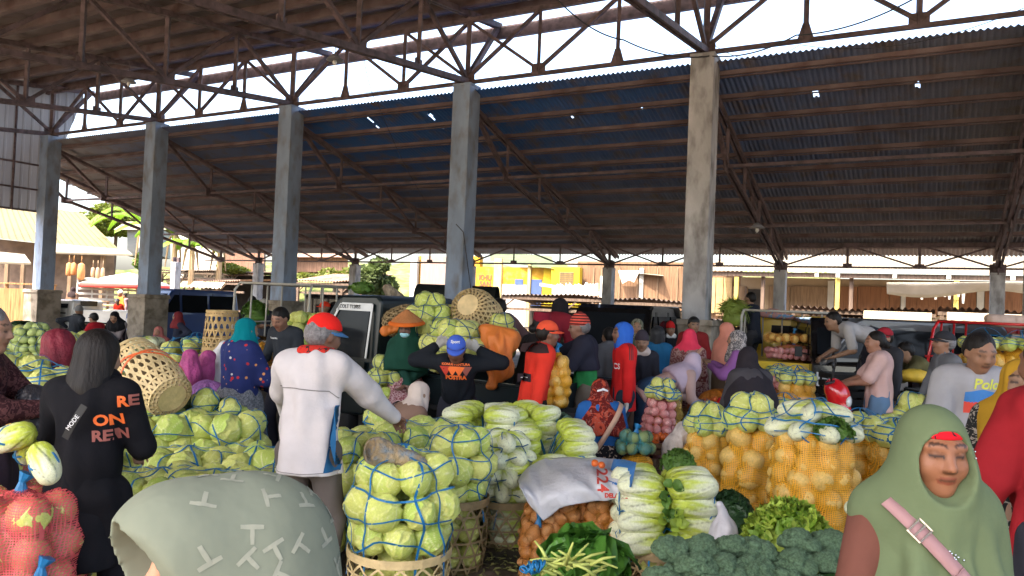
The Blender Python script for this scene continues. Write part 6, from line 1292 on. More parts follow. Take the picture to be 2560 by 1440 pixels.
netbag('small orange net bag with one napa on top by the green-scarfed woman', 2205, 4.3, 0, .62, .17, 'radish', NO, .075, ('napa', .07, 4, 1))
netbag('yellow net bag of squash-like radish topped with blue-netted cucumbers', 1592, 6.35, 0, .52, .16, 'radish', NY, .07, None)
netbag('blue-netted bundle of green cucumbers on the yellow bag', 1590, 6.35, .52, .16, .15, 'melon', NT, .05, None, bulge=.3, name='cucumber_bundle')
netbag('tall pink bag of turnips topped with cabbages beside the red football shirt', 1632, 7.3, 0, .9, .16, 'turnip', NP, .048, ('pale', .065, 6, 2), lean=(0, 6), nmax=95)
netbag('brownish yellow net bag standing by the batik dress', 1678, 7.9, 0, .92, .13, 'radish', NB, .06, None)
netbag('upright golden net bag of potatoes on the black crate', 1392, 6.95, .80, .50, .13, 'radish', NY, .055, None)
netbag('orange net bag of potatoes left under the white sack', 1385, 4.95, 0, .48, .2, 'potato', NO, .042, None, nmax=95, cat='potato bag', name='potato_bag')
netbag('orange net bag of potatoes right under the white sack', 1505, 4.95, 0, .50, .17, 'potato', NO, .042, None, nmax=95, cat='potato bag', name='potato_bag')
netbag('orange net bag slumped at the left end of the white sack', 1345, 4.75, 0, .34, .11, 'potato', NO, .042, None, nmax=60, cat='potato bag', name='potato_bag')
netbag('large red net bag of cabbages at the bottom left corner', 52, 3.2, 0, .85, .24, 'pale', NR, .085, None, nmax=60)
netbag('third red net bag of cabbages between the corner bag and the hoodie woman', 100, 3.05, 0, .55, .12, 'pale', NR, .075, None)
netbag('second red net bag behind at the left edge', -30, 3.9, 0, .86, .24, 'pale', NR, .085, None, nmax=60)
def loose(label, px, py, dep, r, kind='cabbage', rot=None, n=None, tw=True, group=None, sc3=(1, 1, 1)):
    q = P(px, py, dep); root = empty(PNAME[kind], q, 0, label, 'cabbage', group); put(kind, root, Vector((0, 0, 0)), r, rot, sc3)
    if tw: twine(root, [(Vector((0, 0, 0)), r * (1 if kind != 'napa' else .55))], (0, 0, 0), (1, 1, 1), 3, 1, .009, seed=int(px), low=.95)
    return root
RX = lambda a, b=0, c=0: Matrix.Rotation(a, 3, 'X') @ Matrix.Rotation(b, 3, 'Y') @ Matrix.Rotation(c, 3, 'Z')
loose('napa cabbage tied with blue twine on the red net bag', 112, 1160, 3.05, .095, 'napa', RX(-.4, -.6), sc3=(1.2, 1.2, 1)); loose('napa cabbage lying on the red net bag at the left edge', 30, 1095, 3.3, .1, 'napa', RX(.3, 1.2), sc3=(1.2, 1.2, 1)); loose('napa cabbage with yellow leaves wedged between the red net bags', 70, 1130, 3.4, .1, 'napa', RX(.9, .5))
loose('single cabbage lying on the heap of dark greens', 515, 1003, 5.75, .1); loose('small cabbage behind the hand of the jacket man', 938, 1048, 5.6, .09); loose('single pale cabbage on the left bale edge', 575, 1020, 5.7, .08, 'pale')
# ---- white sack draped over the potato bags
b0 = P(1440, 1200, 4.95); V = []; F = []; NU, NW = 60, 34
def PP(px, py, dep): return P(px, py, dep) - b0
for i in range(NU + 1):
    u = i / NU; x = 1292 + 282 * u; yb = np.interp(u, [0, .08, .2, .35, .6, 1], [1222, 1262, 1304, 1272, 1256, 1242]); yt = np.interp(u, [0, .1, .25, .5, .8, 1], [1200, 1165, 1146, 1141, 1146, 1158])
    for j in range(NW + 1):
        v = j / NW; e = math.sin(min(1, v * 1.25) * math.pi / 2); q = PP(x + 12 * (1 - u) * v, yt + (yb - yt) * v ** 1.15, 5.42 - .74 * e); f_ = .012 * math.sin(u * 9 + v * 5 + 2 * math.sin(v * 4)) + .009 * math.sin(u * 31 - v * 12 + 2 * math.sin(u * 7)) + .02 * math.exp(-((u - .2) ** 2) / .004) * v
        V.append((q.x, q.y - f_, q.z + f_ * .6))
    if i:
        for j in range(NW): k = (NW + 1) * i + j; F.append((k - NW - 1, k - NW, k + 1, k))
ws = mesh_obj('white_sack', V, F, mat('white_woven_plastic', (.52, .51, .52), .55, .1, 5, .7, 16), None, True); ws.location = b0; ws.modifiers.new('s', 'SOLIDIFY').thickness = .006; tag(ws, 'white woven plastic sack with red and blue print draped over the orange potato bags', 'sack')
from mathutils.bvhtree import BVHTree
def drape_text(o, txt, size, px, py, mt, rot=0, name='printed_letters', bold=.002):
    me = o.data; bv = BVHTree.FromPolygons([v.co for v in me.vertices], [p.vertices[:] for p in me.polygons]); t = text(txt, size, Vector((0, 0, 0)), Matrix.Identity(3), mt, name, o, 0, bold)
    import bmesh
    bm = bmesh.new(); bm.from_mesh(t.data); bmesh.ops.triangulate(bm, faces=bm.faces[:]); bmesh.ops.subdivide_edges(bm, edges=bm.edges[:], cuts=1, use_grid_fill=True); d = ray(px, py).normalized(); org = Vector((0, 0, EYE)) - o.location
    xx = Vector((1, 0, 0)); yy = xx.cross(d) * -1; yy = Vector((0, -d.z, 1)).normalized(); Rr = Matrix.Rotation(rot, 3, d)
    for v in bm.verts:
        q = org + d * 3.5 + Rr @ (xx * v.co.x + yy * v.co.y); h_ = bv.ray_cast(q, d); v.co = (h_[0] - d * .004) if h_[0] else q + d * 1.2
    bm.to_mesh(t.data); bm.free(); t.matrix_local = Matrix.Identity(4); return t
drape_text(ws, '224', .10, 1505, 1200, M_lrd, math.radians(86)); drape_text(ws, 'DELAARI', .036, 1540, 1240, M_lrd, 0); drape_text(ws, '\u25a0', .2, 1553, 1185, M_lbl, .2); drape_text(ws, 'Pakan Ternak', .02, 1553, 1210, M_lbl, 0)
tm = empty('tomato_pair', P(1493, 1158, 4.95), 0, 'two small red tomatoes lying on the white sack', 'tomatoes'); put('tomato', tm, Vector((-.015, 0, 0)), .025); put('tomato', tm, Vector((.03, 0, -.01)), .025)
# ---- rolled old sack on the nearest bundle
rs_ = Sdf(); b0 = P(1000, 1140, 4.25)
rs_.cap(PP(945, 1130, 4.25), PP(1030, 1150, 4.25), .085, .045, .03).cap(PP(1030, 1150, 4.25), PP(1050, 1158, 4.25), .045, .04, .03).cap(PP(1045, 1150, 4.3), PP(1085, 1150, 4.3), .022, .018, .02); rs_.cut(PP(925, 1120, 4.2), (.035, .05, .075)); V, F = rs_.mesh(.009); V = folds(V, .006, 9, 40, 50)
o = mesh_obj('rolled_sack', V, F, mat('old_hessian_sack', (.3, .22, .12), .95, .35, 9, .9, 60, col2=(.13, .17, .2), f2=.55), None, True); o.location = b0; tag(o, 'old hessian sack rolled up and laid across the nearest cabbages', 'sack')
# ---- leafy heaps
def heap(label, px, dep, zt, rx, ry, mt, n=60, ln=.16, wd=.1, frill=.05, cat='leafy greens', name='greens_heap', z0=0, h=.25, seed=1, curl=.8, mt2=None, stem=0, up_=.4, base_mt=None, nu=4):
    base = G(px, dep, z0, zt); root = empty(name, base, 0, label, cat); R_ = random.Random(seed); top = zt - z0
    c = MB(); c.ball((0, 0, top - h), 1, 20, 10, (rx * .64, ry * .64, h * .62), jit=.1); c.ball((0, 0, (top - h) / 2), 1, 16, 8, (rx * .72, ry * .72, (top - h) / 2 + .02)) if top - h > .1 else None; c.obj('inner_leaves', base_mt or mt, root, True)
    b = MB(); b2 = MB()
    for k in range(n):
        q = R_.uniform(0, 6.28); ph = R_.uniform(0, 1.45) ** 1.0; nrm = Vector((math.sin(ph) * math.cos(q), math.sin(ph) * math.sin(q), math.cos(ph))); p = Vector((nrm.x * rx * .85, nrm.y * ry * .85, top - h + nrm.z * h * .85)); t = Vector((R_.gauss(0, 1), R_.gauss(0, 1), R_.gauss(0, .6))); t = (t - nrm * t.dot(nrm)).normalized() + nrm * R_.uniform(.0, up_)
        leaf_geo(b2 if (mt2 and R_.random() < .4) else b, p - t * ln * .3, t, nrm + Vector((R_.uniform(-.3, .3), R_.uniform(-.3, .3), 0)), ln * R_.uniform(.7, 1.3), wd * R_.uniform(.7, 1.2), curl, frill, k, stem=stem, nu=nu)
    b.obj('leaves', mt, root, True)
    if mt2: b2.obj('pale_leaves', mt2, root, True)
    return root
heap('bundle of broad dark green mustard leaves with yellow stems at the bottom centre', 1462, 3.75, .66, .28, .26, M_leafc, 70, .28, .19, .06, h=.36, seed=3, mt2=None, curl=.9)
heap('frilly yellow-green lettuce heap above the broccoli', 1975, 4.0, .77, .27, .22, M_leafy2, 260, .09, .085, .28, cat='lettuce', name='lettuce_heap', h=.3, seed=4, curl=.6, nu=6, mt2=mat('leaf_lime_green', (.2, .34, .03), .5, .25, 8, .3, trans=.3))
heap('dark leafy herbs between the napa bale and the yellow net bags', 1828, 4.75, .63, .17, .2, M_leafd, 420, .09, .05, .16, h=.22, seed=5)
heap('dark green beans and leaves heaped behind the left cabbage bales', 505, 6.05, .93, .30, .3, M_leafd, 420, .09, .018, .05, h=.2, seed=6)
heap('celery leaves in a clear bag on top of the square napa bale', 1697, 4.95, .83, .13, .12, M_leafg, 220, .07, .05, .2, h=.14, seed=7, z0=.66)
heap('grey-green collard leaves tied with plastic under the black glove', 1395, 6.5, .82, .2, .2, mat('blue_green_collard', (.08, .14, .09), .5, .25, 6, .3), 130, .16, .11, .05, h=.2, seed=8)
heap('leafy napa tops spilling from the widest yellow bag', 2085, 4.95, 1.06, .14, .1, M_leafg, 200, .11, .055, .2, h=.1, seed=9, z0=.92)
heap('heap of yellow-green leaves at the left behind the maroon net bag', 135, 5.6, .98, .22, .2, M_leafy2, 120, .1, .07, .15, h=.25, seed=10)
heap('dark greens in the low basket under the chayote pyramid', 2105, 7.3, .34, .22, .16, M_leafd, 140, .07, .04, .1, h=.15, seed=11)
heap('far heap of dark greens at the left edge of the market floor', 55, 17, .95, .8, .6, M_leafd, 120, .22, .1, .1, h=.4, seed=12); heap('far heap of dark greens behind the boy', 142, 15.5, .86, .5, .5, M_leafd, 120, .2, .1, .1, h=.4, seed=13)
heap('bunches of greens hung under the brown roofed stall', 640, 14.4, 1.62, .3, .2, M_leafg, 120, .2, .1, .1, h=.3, seed=14, z0=1.2); heap('moss green leaves lying on the roof of the pickup', 905, 9.6, 1.93, .2, .12, M_leafg, 80, .1, .05, .1, h=.1, seed=15, z0=1.8)
# yellow stems at the bottom of the mustard bundle
b = MB(); R_ = random.Random(3)
for k in range(26): a = P(R_.uniform(1345, 1500), R_.uniform(1400, 1450), R_.uniform(3.25, 3.5)); d = Vector((R_.uniform(-1, 1), R_.uniform(-.4, .4), R_.uniform(-.2, .5))).normalized() * R_.uniform(.08, .16); b.tube([a, a + d * .5 + Vector((0, 0, .01)), a + d], [.009, .007, .004], 6)
tag(b.obj('stem_pile', mat('yellow_green_stem', (.45, .5, .12), .45, .2, 6, .1), None, True), 'cut yellow stems in front of the mustard leaves', 'stems')
b = MB(); R_ = random.Random(8); c0 = P(1335, 1418, 3.3)
for k in range(16): ax = Vector((R_.gauss(0, 1), R_.gauss(0, .4), R_.gauss(0, .5))).normalized(); e1 = ax.orthogonal().normalized(); e2 = ax.cross(e1); rr = R_.uniform(.018, .028); b.tube([c0 + (e1 * math.cos(t / 10 * 6.28) + e2 * math.sin(t / 10 * 6.28)) * rr + Vector(((k - 8) * .0055, 0, (k - 8) * .0015)) for t in range(10)], .004, 5, closed=True)
tag(b.obj('twine_coil', M_twine, None, True), 'small coil of bright blue twine at the bottom', 'twine coil')
# ---- broccoli
M_broc = mat('broccoli_floret', (.13, .22, .12), .85, .4, 9, 1, 26); M_bstalk = mat('broccoli_stalk', (.2, .28, .1), .6, .2)
def broc_mesh(seed):
    R_ = np.random.default_rng(seed); pts = R_.normal(size=(44, 3)); pts[:, 2] = np.abs(pts[:, 2]) * .9 - .15; pts /= np.linalg.norm(pts, axis=1)[:, None]; sm = R_.normal(size=(340, 3)); sm /= np.linalg.norm(sm, axis=1)[:, None]
    def fn(d):
        a = pts @ d; m1 = a.max(); l = math.acos(min(1, m1)); r = .76 + .25 * math.sqrt(max(0, 1 - (l / .36) ** 2)); m2 = math.acos(min(1, (sm @ d).max())); r += .075 * math.sqrt(max(0, 1 - (m2 / .13) ** 2))
        return d * r * np.array([1, 1, .8 if d[2] > 0 else .5]), (1, 1, 1)
    V, F, _ = uv_shape(124, 72, fn); o = mesh_obj('broccoli', V, F, M_broc, None, True); me = o.data; bpy.data.objects.remove(o); return me
BRO = [broc_mesh(i) for i in range(3)]
def crate(label, px, dep, w_, d_, h, z0=0, mt=None, ref=None, cat='crate', name='slatted_crate', rz=0):
    r = empty(name, G(px, dep, z0, z0 + h if ref is None else ref), rz, label, cat); mt = mt or M_plank2; n = max(2, int(h / .09))
    for sy in (-1, 1):
        b = MB()
        for k in range(n): b.box((0, sy * d_ / 2, (k + .5) * h / n), (w_, .012, h / n * .72))
        b.obj('side_slats', mt, r)
    for sx in (-1, 1):
        b = MB()
        for k in range(n): b.box((sx * w_ / 2, 0, (k + .5) * h / n), (.012, d_ - .02, h / n * .72))
        b.obj('end_slats', mt, r)
    b = MB(); b.box((0, 0, .012), (w_ - .03, d_ - .03, .014)); b.obj('bottom', mt, r)
    b = MB()
    for sx in (-1, 1):
        for sy in (-1, 1): b.box((sx * (w_ / 2 - .02), sy * (d_ / 2 - .02), h / 2), (.022, .022, h))
    b.obj('corner_posts', mt, r); return r
for (label, px, dep, zt, nx, ny, seed) in (('big broccoli heap at the bottom right of the napa bale', 1822, 3.15, .71, 5, 4, 1), ('smaller broccoli heap in front of the green-scarfed woman', 2085, 3.2, .74, 3, 4, 2)):
    R_ = random.Random(seed); base = G(px, dep, 0, zt); root = empty('broccoli_heap', base, 0, label, 'broccoli', 'broccoli heaps'); W = nx * .115
    c = MB(); c.ball((0, 0, zt * .5 - .02), 1, 20, 10, (W / 2, ny * .055, zt * .5 - .08)); c.obj('inner_leaves', M_leafd, root, True)
    for i in range(nx):
        for j in range(ny):
            x = (i - (nx - 1) / 2) * .125 + (.06 if j % 2 else 0) + R_.uniform(-.015, .015); y = (j - (ny - 1) / 2) * .12 + R_.uniform(-.015, .015); z = zt - .03 - .5 * (x / W) ** 2 * .5 - (.09 * (ny - 1 - j) ** 1.15 * .6) + R_.uniform(-.02, .02)
            o = bpy.data.objects.new('broccoli_head', R_.choice(BRO)); s_ = R_.uniform(.076, .096); o.matrix_local = Matrix.Translation((x, y, z)) @ Matrix.Rotation(R_.uniform(0, 6), 4, 'Z') @ Matrix.Rotation(R_.uniform(-.1, .7) if j < 2 else R_.uniform(-.3, .3), 4, 'X') @ Matrix.Scale(s_, 4); link(o, root)
    b = MB()
    for k in range(22): q = R_.uniform(0, 6.28); p = Vector((math.cos(q) * W * .45, -ny * .05 + math.sin(q) * .1, zt - .16 + R_.uniform(-.06, .06))); leaf_geo(b, p, (R_.uniform(-1, 1), -1, R_.uniform(-.5, .4)), (0, -.6, 1), .13, .06, .5, .05, k)
    b.obj('leaves', mat('blue_green_broccoli_leaf', (.05, .1, .06), .5, .25, 6, .2), root, True)
# ---- bag and sack blobs
def blob(label, cat, name, px, py, dep, prims, mt, h=.012, fold=.004, seed=1, group=None, rest=None):
    b0 = P(px, py, dep); s_ = Sdf()
    for a, b_, r0, r1 in prims: s_.cap(Vector(a), Vector(b_), r0, r1, .05)
    V, F = s_.mesh(h); V = folds(V, fold, seed, 18, 26); o = mesh_obj(name, V, F, mt, None, True); o.location = b0; return tag(o, label, cat, group)
M_wpl = mat('thin_white_plastic', (.6, .57, .58), .4, .1, 8, .6, 22, trans=.25); M_mag = mat('magenta_net_fabric', (.42, .06, .2), .6, .3, 9, .7, 40); M_wsack = mat('white_sack_fabric', (.6, .58, .57), .75, .1, 5, .5, 20)
blob('white plastic carrier bag by the dark herbs', 'plastic bag', 'plastic_bag', 1810, 1325, 4.2, (((0, 0, -.06), (0, 0, .0), .085, .07), ((0, 0, .0), (-.01, 0, .1), .05, .012), ((-.01, 0, .1), (-.03, 0, .14), .01, .02)), M_wpl, .008)
blob('crumpled pale sack leaning behind the left yellow net bag', 'sack', 'crumpled_sack', 1700, 1090, 6.6, (((-.04, 0, -.1), (.03, 0, .06), .09, .07), ((.03, 0, .05), (.08, 0, .1), .05, .03), ((-.05, 0, -.9), (-.05, 0, -.1), .1, .1)), mat('crumpled_beige_plastic', (.5, .43, .38), .6, .2, 8, .9, 22), .012, .007)
for px, lab, tl_ in ((473, 'magenta net sack standing left of the white sack', 0), (505, 'second magenta net sack leaning on the first', .05)):
    blob(lab, 'sack', 'magenta_sack', px, 935, 7.1 if px < 490 else 7.35, (((0, 0, -.85), (0, 0, .0), .1, .1), ((0, 0, 0), (tl_, 0, .16), .1, .075)), M_mag, .014, .006, px, 'magenta net sacks')
blob('tall white sack behind the woman with the teal scarf', 'sack', 'tall_sack', 550, 905, 7.6, (((0, 0, -.95), (0, 0, .0), .13, .12), ((0, 0, 0), (.04, 0, .16), .11, .06)), M_wsack, .014, .006)
blob('heap of purple shredded net at the left of the blue-jacketed woman', 'net heap', 'purple_net', 520, 968, 6.75, (((-.12, 0, -.1), (.1, 0, -.1), .1, .09), ((-.05, .05, .0), (.08, 0, -.02), .06, .06), ((0, 0, -.9), (0, 0, -.1), .15, .15)), mat('purple_net_fabric', (.25, .1, .28), .6, .4, 14, 1, 50), .012, .012)
blob('large maroon net sack in front of the boy', 'sack', 'maroon_sack', 145, 872, 7.0, (((0, 0, -1.), (0, 0, .05), .15, .14),), mat('maroon_net_fabric', (.2, .015, .03), .6, .3, 9, .7, 40), .014, .006)
blob('black plastic bag behind the old woman', 'plastic bag', 'black_bag', 88, 1015, 3.8, (((0, 0, -.12), (0, 0, .02), .1, .08), ((0, 0, .0), (-.03, .0, .06), .07, .04)), mat('black_plastic_film', (.03, .03, .035), .25, .1, 9, .8, 20), .01, .008)
# ---- bamboo baskets
tb = empty('basket_stack', G(553, 8.7, 0, 1.2), 0, 'tall stack of nested upside-down bamboo baskets beside the blue van', 'basket stack')
for k in range(6): z = .0 + k * .2; bk = weave(tb, [(.2, z), (.195, z + .2), (.165, z + .5)] if k == 5 else [(.205, z), (.2, z + .2), (.19, z + .28)], M_bamboo, 18, 7 if k == 5 else 6, .018, name='basket', tight=True)
def lying_basket(label, px, py, dep, prof, axis, mt, n=20, hoops=9, w_=.012):
    q = P(px, py, dep); r = empty('bamboo_basket', q, 0, label, 'basket'); Rm = Vector(axis).to_track_quat('Z', 'Y').to_matrix(); weave(r, prof, mt, n, hoops, w_, R=Rm, bottom=True, twist=1.1); return r, Rm
lb, Rm = lying_basket('large bamboo basket lying on its side with orange straps', 378, 945, 5.6, [(.11, -.3), (.16, -.27), (.19, -.1), (.195, .08), (.17, .29)], (-.66, .42, .36), M_bamboop, 24, 10, .019)
b = MB()
for o_ in (-.5, .25): P_ = [Vector((.2 * math.cos(t), .2 * math.sin(t), .02 + o_ * .25 * math.sin(t + o_ * 3))) for t in np.linspace(0, 6.28, 40)[:-1]]; b.ribbon([Rm @ p for p in P_], [Rm @ Vector((p.x, p.y, 0)) for p in P_], .016, .003)
b.obj('orange_strap', mat('orange_plastic_strap', (.75, .14, .04), .45, .1), lb); c = MB(); c.ball((0, 0, 0), 1, 18, 12, (.15, .15, .25), Rm); c.obj('straw_lining', mat('straw_lining', (.2, .14, .07), .9, .3, 12, .6, 40), lb, True)
lb2, Rm = lying_basket('round bamboo basket lying on the cabbage load of the pickup', 1188, 782, 8.2, [(.12, -.24), (.2, -.2), (.25, -.06), (.255, .08), (.25, .2)], (.3, .85, -.35), M_bamboop, 24, 9, .019); c = MB(); c.ball((0, 0, 0), 1, 18, 12, (.22, .22, .2), Rm); c.obj('straw_filling', MATS['straw_lining'], lb2, True)
lying_basket('bamboo basket on its side left on the pickup load', 1008, 800, 8.5, [(.1, .25), (.16, .1), (.17, -.1), (.16, -.2)][::-1], (.5, -.6, .2), M_bambood, 18, 7, .014)
# ---- carried net and pickup load
bundle('net of cabbages carried on the shoulders of the blue cap man', 1137, 7.45, [R1(-.15, .17, 7), R1(.02, .24, 9, 1), R1(.18, .15, 6, 1)], .105, z0=1.27, tw=(9, 5), twm=M_twd, tref=1.35, tww=.008)
bundle('high net of cabbages on the pickup bed behind the conical hat', 1078, 8.25, [R1(-.1, .25, 9), R1(.07, .27, 9, 1), R1(.23, .2, 7, 1), R1(.36, .08, 3)], .1, z0=1.35, tw=(9, 5), twm=M_twd, tref=1.4, tww=.008)
bundle('net of cabbages at the rear of the pickup load right of the round basket', 1250, 8.1, [R1(-.1, .1, 5), R1(.06, .12, 5, 1), R1(.2, .05, 3)], .1, z0=1.32, tw=(7, 4), twm=M_twd, tref=1.4, tww=.008)
bundle('net of cabbages in the pickup bed left of the conical hat', 978, 7.9, [R1(.0, .14, 6), R1(.16, .15, 6, 1), R1(.3, .1, 4, 1)], .09, z0=.75, tw=(7, 4), twm=M_twd, tref=1.1, tww=.008)
bundle('pale cabbages on the bed of the white rack pickup', 768, 12.3, [R1(.1, .3, 8), R1(.28, .3, 8, 1), R1(.45, .2, 6, 1)], .11, z0=.9, tw=None, tref=1.2)
bundle('cabbages on the near side behind the green scarf', 2265, 5.9, [R1(.6, .15, 6), R1(.75, .12, 5, 1)], .1, z0=.12, tw=(6, 3), tref=.9)
bundle('net-wrapped cabbages behind the jeans of the pink t-shirt woman', 2283, 7.9, [R1(.1, .2, 6), R1(.28, .22, 7), R1(.46, .2, 7, 1), R1(.62, .14, 5, 1), R1(.76, .06, 3)], .105, z0=.1, tw=(6, 4), tref=.9)
# chayote pyramid
bs = empty('chayote_pyramid', G(2105, 7.4, 0, .6), 0, 'pyramid of pale green chayotes in a low basket by the red motorbike', 'chayotes'); weave(bs, [(.17, 0), (.2, .15), (.22, .3)], M_bambood, 16, 4, .013)
for lv, (n, Rr) in enumerate(((17, .2), (15, .18), (13, .155), (11, .13), (8, .1), (5, .06), (1, 0))):
    for k in range(n): q = 2 * math.pi * (k + lv * .5) / n; put('chayote', bs, Vector((Rr * math.cos(q), Rr * math.sin(q), .33 + lv * .068)), .039)
c = MB(); c.ball((0, 0, .42), 1, 14, 8, (.17, .17, .3)); c.obj('filling', M_chay, bs, True)
# left produce wall
bundle('net ball of small pale cabbages in front of the boy', 88, 9.2, [R1(z, r_, n, 0) for z, r_, n in ((.0, .16, 11), (.09, .21, 14), (.18, .22, 15), (.27, .21, 14), (.36, .16, 10), (.43, .08, 5))], .053, 'chayote', z0=.78, tw=(9, 5), twm=M_twd, tref=1., tww=.005)
crate('slatted crate carrying the net ball of small cabbages', 88, 9.2, .6, .5, .72)
bundle('plastic-wrapped napa cabbages at the far left above the old woman\'s hand', 48, 6.6, [R1(.1, .2, 6), R1(.3, .22, 7), R1(.5, .22, 7), R1(.7, .2, 6, 1), R1(.86, .14, 5, 1)], .105, tw=(6, 4), z0=.15)
netbag('orange-bottomed net bag of cabbages under the left napa', 105, 6.0, 0, .95, .22, 'radish', NY, .09, ('pale', .09, 6, 1))
bundle('yellowish napa heap beside the black bag at the left', 140, 5.0, [R1(.1, .16, 5), R1(.3, .18, 6), R1(.5, .17, 6, 1), R1(.68, .1, 4, 1)], .09, 'napa', tw=(5, 3), z0=.1, cat='napa bundle', name='napa_bundle')
bundle('green cabbages lying behind the maroon sack', 172, 10.5, [R1(.2, .3, 8), R1(.4, .3, 8, 1), R1(.58, .2, 6, 1)], .11, z0=.4, tw=(6, 3), tref=1)
bundle('cabbage pile at the left edge below the dark greens', 25, 11, [R1(.2, .35, 9), R1(.4, .35, 9, 1), R1(.6, .25, 7, 1)], .12, z0=.4, tw=(6, 3), tref=1)
netbag('wide yellow net bag with white radish tops behind the magenta sacks', 452, 8.9, 0, .9, .33, 'radish', NY, .085, ('pale', .085, 9, 2), nmax=90)
bundle('column of tied napa beside the smiling woman', 362, 10.6, [R1(.12 + k * .17, .12, 5, 0) for k in range(6)], .085, 'napa', tw=(5, 4), z0=0, twm=M_twd, cat='napa bundle', name='napa_bundle')
netbag('yellow net bags in shade beside the basket stack', 492, 10.6, 0, .98, .2, 'radish', NY, .07, ('cabbage', .07, 6, 1)); netbag('net bag with dark green tops beside the smiling woman', 432, 11.2, 0, .95, .2, 'chayote', NT, .06, None)
netbag('low net bag with yellow tomatoes behind the charcoal-shirted man', 640, 9.6, .6, .5, .2, 'tomato', NY, .05, None)
# right side loads
netbag('orange net sack lying on top of the pink turnips of the yellow truck', 1985, 12.9, 1.26, .16, .40, 'radish', NO, .075, None, ry=.5, bulge=.4)
netbag('big pink net sack of turnips lying across the yellow truck bed', 1984, 12.7, .99, .25, .42, 'turnip', NP, .055, None, ry=.45, bulge=.35, nmax=95)
netbag('orange net sack at the bottom of the yellow truck load', 1990, 12.9, .78, .2, .42, 'radish', NO, .07, None, ry=.45, bulge=.3)
netbag('yellow net bag topped with white cabbages below the yellow truck', 1992, 8.4, .0, 1.0, .21, 'radish', NY, .075, ('pale', .075, 7, 1)); netbag('pale yellow net bag between the black scarf and the motorbike', 1962, 7.6, 0, .75, .24, 'radish', NY, .085, ('pale', .09, 5, 1)); netbag('pink and green bag beside the yellow truck bumper', 1948, 8.7, .3, .75, .14, 'turnip', NP, .05, ('cabbage', .06, 5, 1))
netbag('net bag of orange produce on the red truck', 2462, 10.2, 1.0, .42, .3, 'radish', NY, .09, ('pale', .09, 7, 1)); netbag('second net bag of orange produce on the red truck at the right edge', 2548, 10, 1.0, .42, .28, 'radish', NY, .09, ('cabbage', .09, 7, 1))
netbag('yellow net bag behind the cabbages near the grey jacket man', 2310, 7.7, .0, .78, .17, 'radish', NY, .07, None)
tr = crate('shallow crate of tomatoes behind the seated maroon woman', 1640, 7.0, .36, .3, .12, z0=.4, mt=M_plank)
for k in range(24): put('tomato', tr, Vector((random.uniform(-.15, .15), random.uniform(-.12, .12), .12 + random.uniform(0, .04))), .03)
crate('upturned crate supporting the tomato crate', 1640, 7.0, .4, .34, .39)
tr = empty('tomato_basket', G(1782, 8.3, 0, .8), 0, 'round basket heaped with orange tomatoes in front of the purple robe', 'tomato basket'); weave(tr, [(.2, 0), (.28, .3), (.33, .62)], M_bamboo, 18, 7, .02)
c = MB(); c.ball((0, 0, .5), 1, 18, 8, (.27, .27, .22)); c.obj('filling', M_tom, tr, True)
for k in range(60): q = random.uniform(0, 6.28); rr = .27 * math.sqrt(random.random()); put('tomato', tr, Vector((rr * math.cos(q), rr * math.sin(q), .66 + .1 * (1 - rr / .27) + random.uniform(0, .02))), .032)
blob('bright orange net heaped beside the tomato basket', 'net heap', 'orange_net', 1790, 990, 8.6, (((-.1, 0, -.05), (.12, 0, .0), .1, .09), ((0, 0, -.8), (0, 0, -.05), .12, .12)), mat('orange_net_fabric', (.62, .2, .02), .6, .3, 12, 1, 40), .014, .01)
crate('black plastic crate under the golden potato bag', 1405, 6.95, .42, .36, .78, mt=M_black)
crate('black crates stacked behind the pink t-shirt woman', 2120, 8.6, .5, .4, 1.1, mt=M_black)
crate('black crate in front of the olive jacket man', 2335, 8.6, .5, .35, .95, mt=M_black)
crate('supporting crate behind the jeans of the pink t-shirt woman', 2283, 7.9, .45, .4, .12)
yb = empty('yellow_bag', G(2285, 8.9, 1.0, 1.0), 0, 'yellow bag of produce before the olive jacket man', 'bag'); c = MB(); c.ball((0, 0, .07), 1, 16, 10, (.2, .12, .08), jit=.05); c.obj('bag_body', mat('yellow_bag_fabric', (.65, .42, .04), .6, .2, 8, .6), yb, True)
heap('bunch of long green chives lifted by the man on the yellow truck', 1835, 13.2, 1.98, .26, .2, mat('chive_green', (.25, .32, .05), .5, .2, 6, .2, trans=.2), 260, .3, .02, .02, cat='chives', name='chive_bundle', z0=1.5, h=.24, seed=21, curl=.2, up_=.1)
# leaf scraps on the floor
b = MB(); R_ = random.Random(11)
for k in range(900):
    px, dep = (R_.uniform(1120, 1400), R_.uniform(3.6, 5.6)) if k < 600 else (R_.uniform(300, 2300), R_.uniform(4, 12)); q = G(px, dep, .004, 0); leaf_geo(b, q + Vector((0, 0, R_.uniform(.002, .012))), (R_.uniform(-1, 1), R_.uniform(-1, 1), R_.uniform(0, .3)), (R_.uniform(-.3, .3), R_.uniform(-.3, .3), 1), R_.uniform(.02, .07), R_.uniform(.01, .03), .4, .1, k, nu=2, nl=3)
tag(b.obj('leaf_litter', mat('trampled_leaf_litter', (.16, .15, .05), .8, .5, 12, .3, col2=(.3, .3, .1), f2=.55), None, True), 'trampled leaf scraps scattered over the dirt floor', 'leaf litter', kind='stuff')
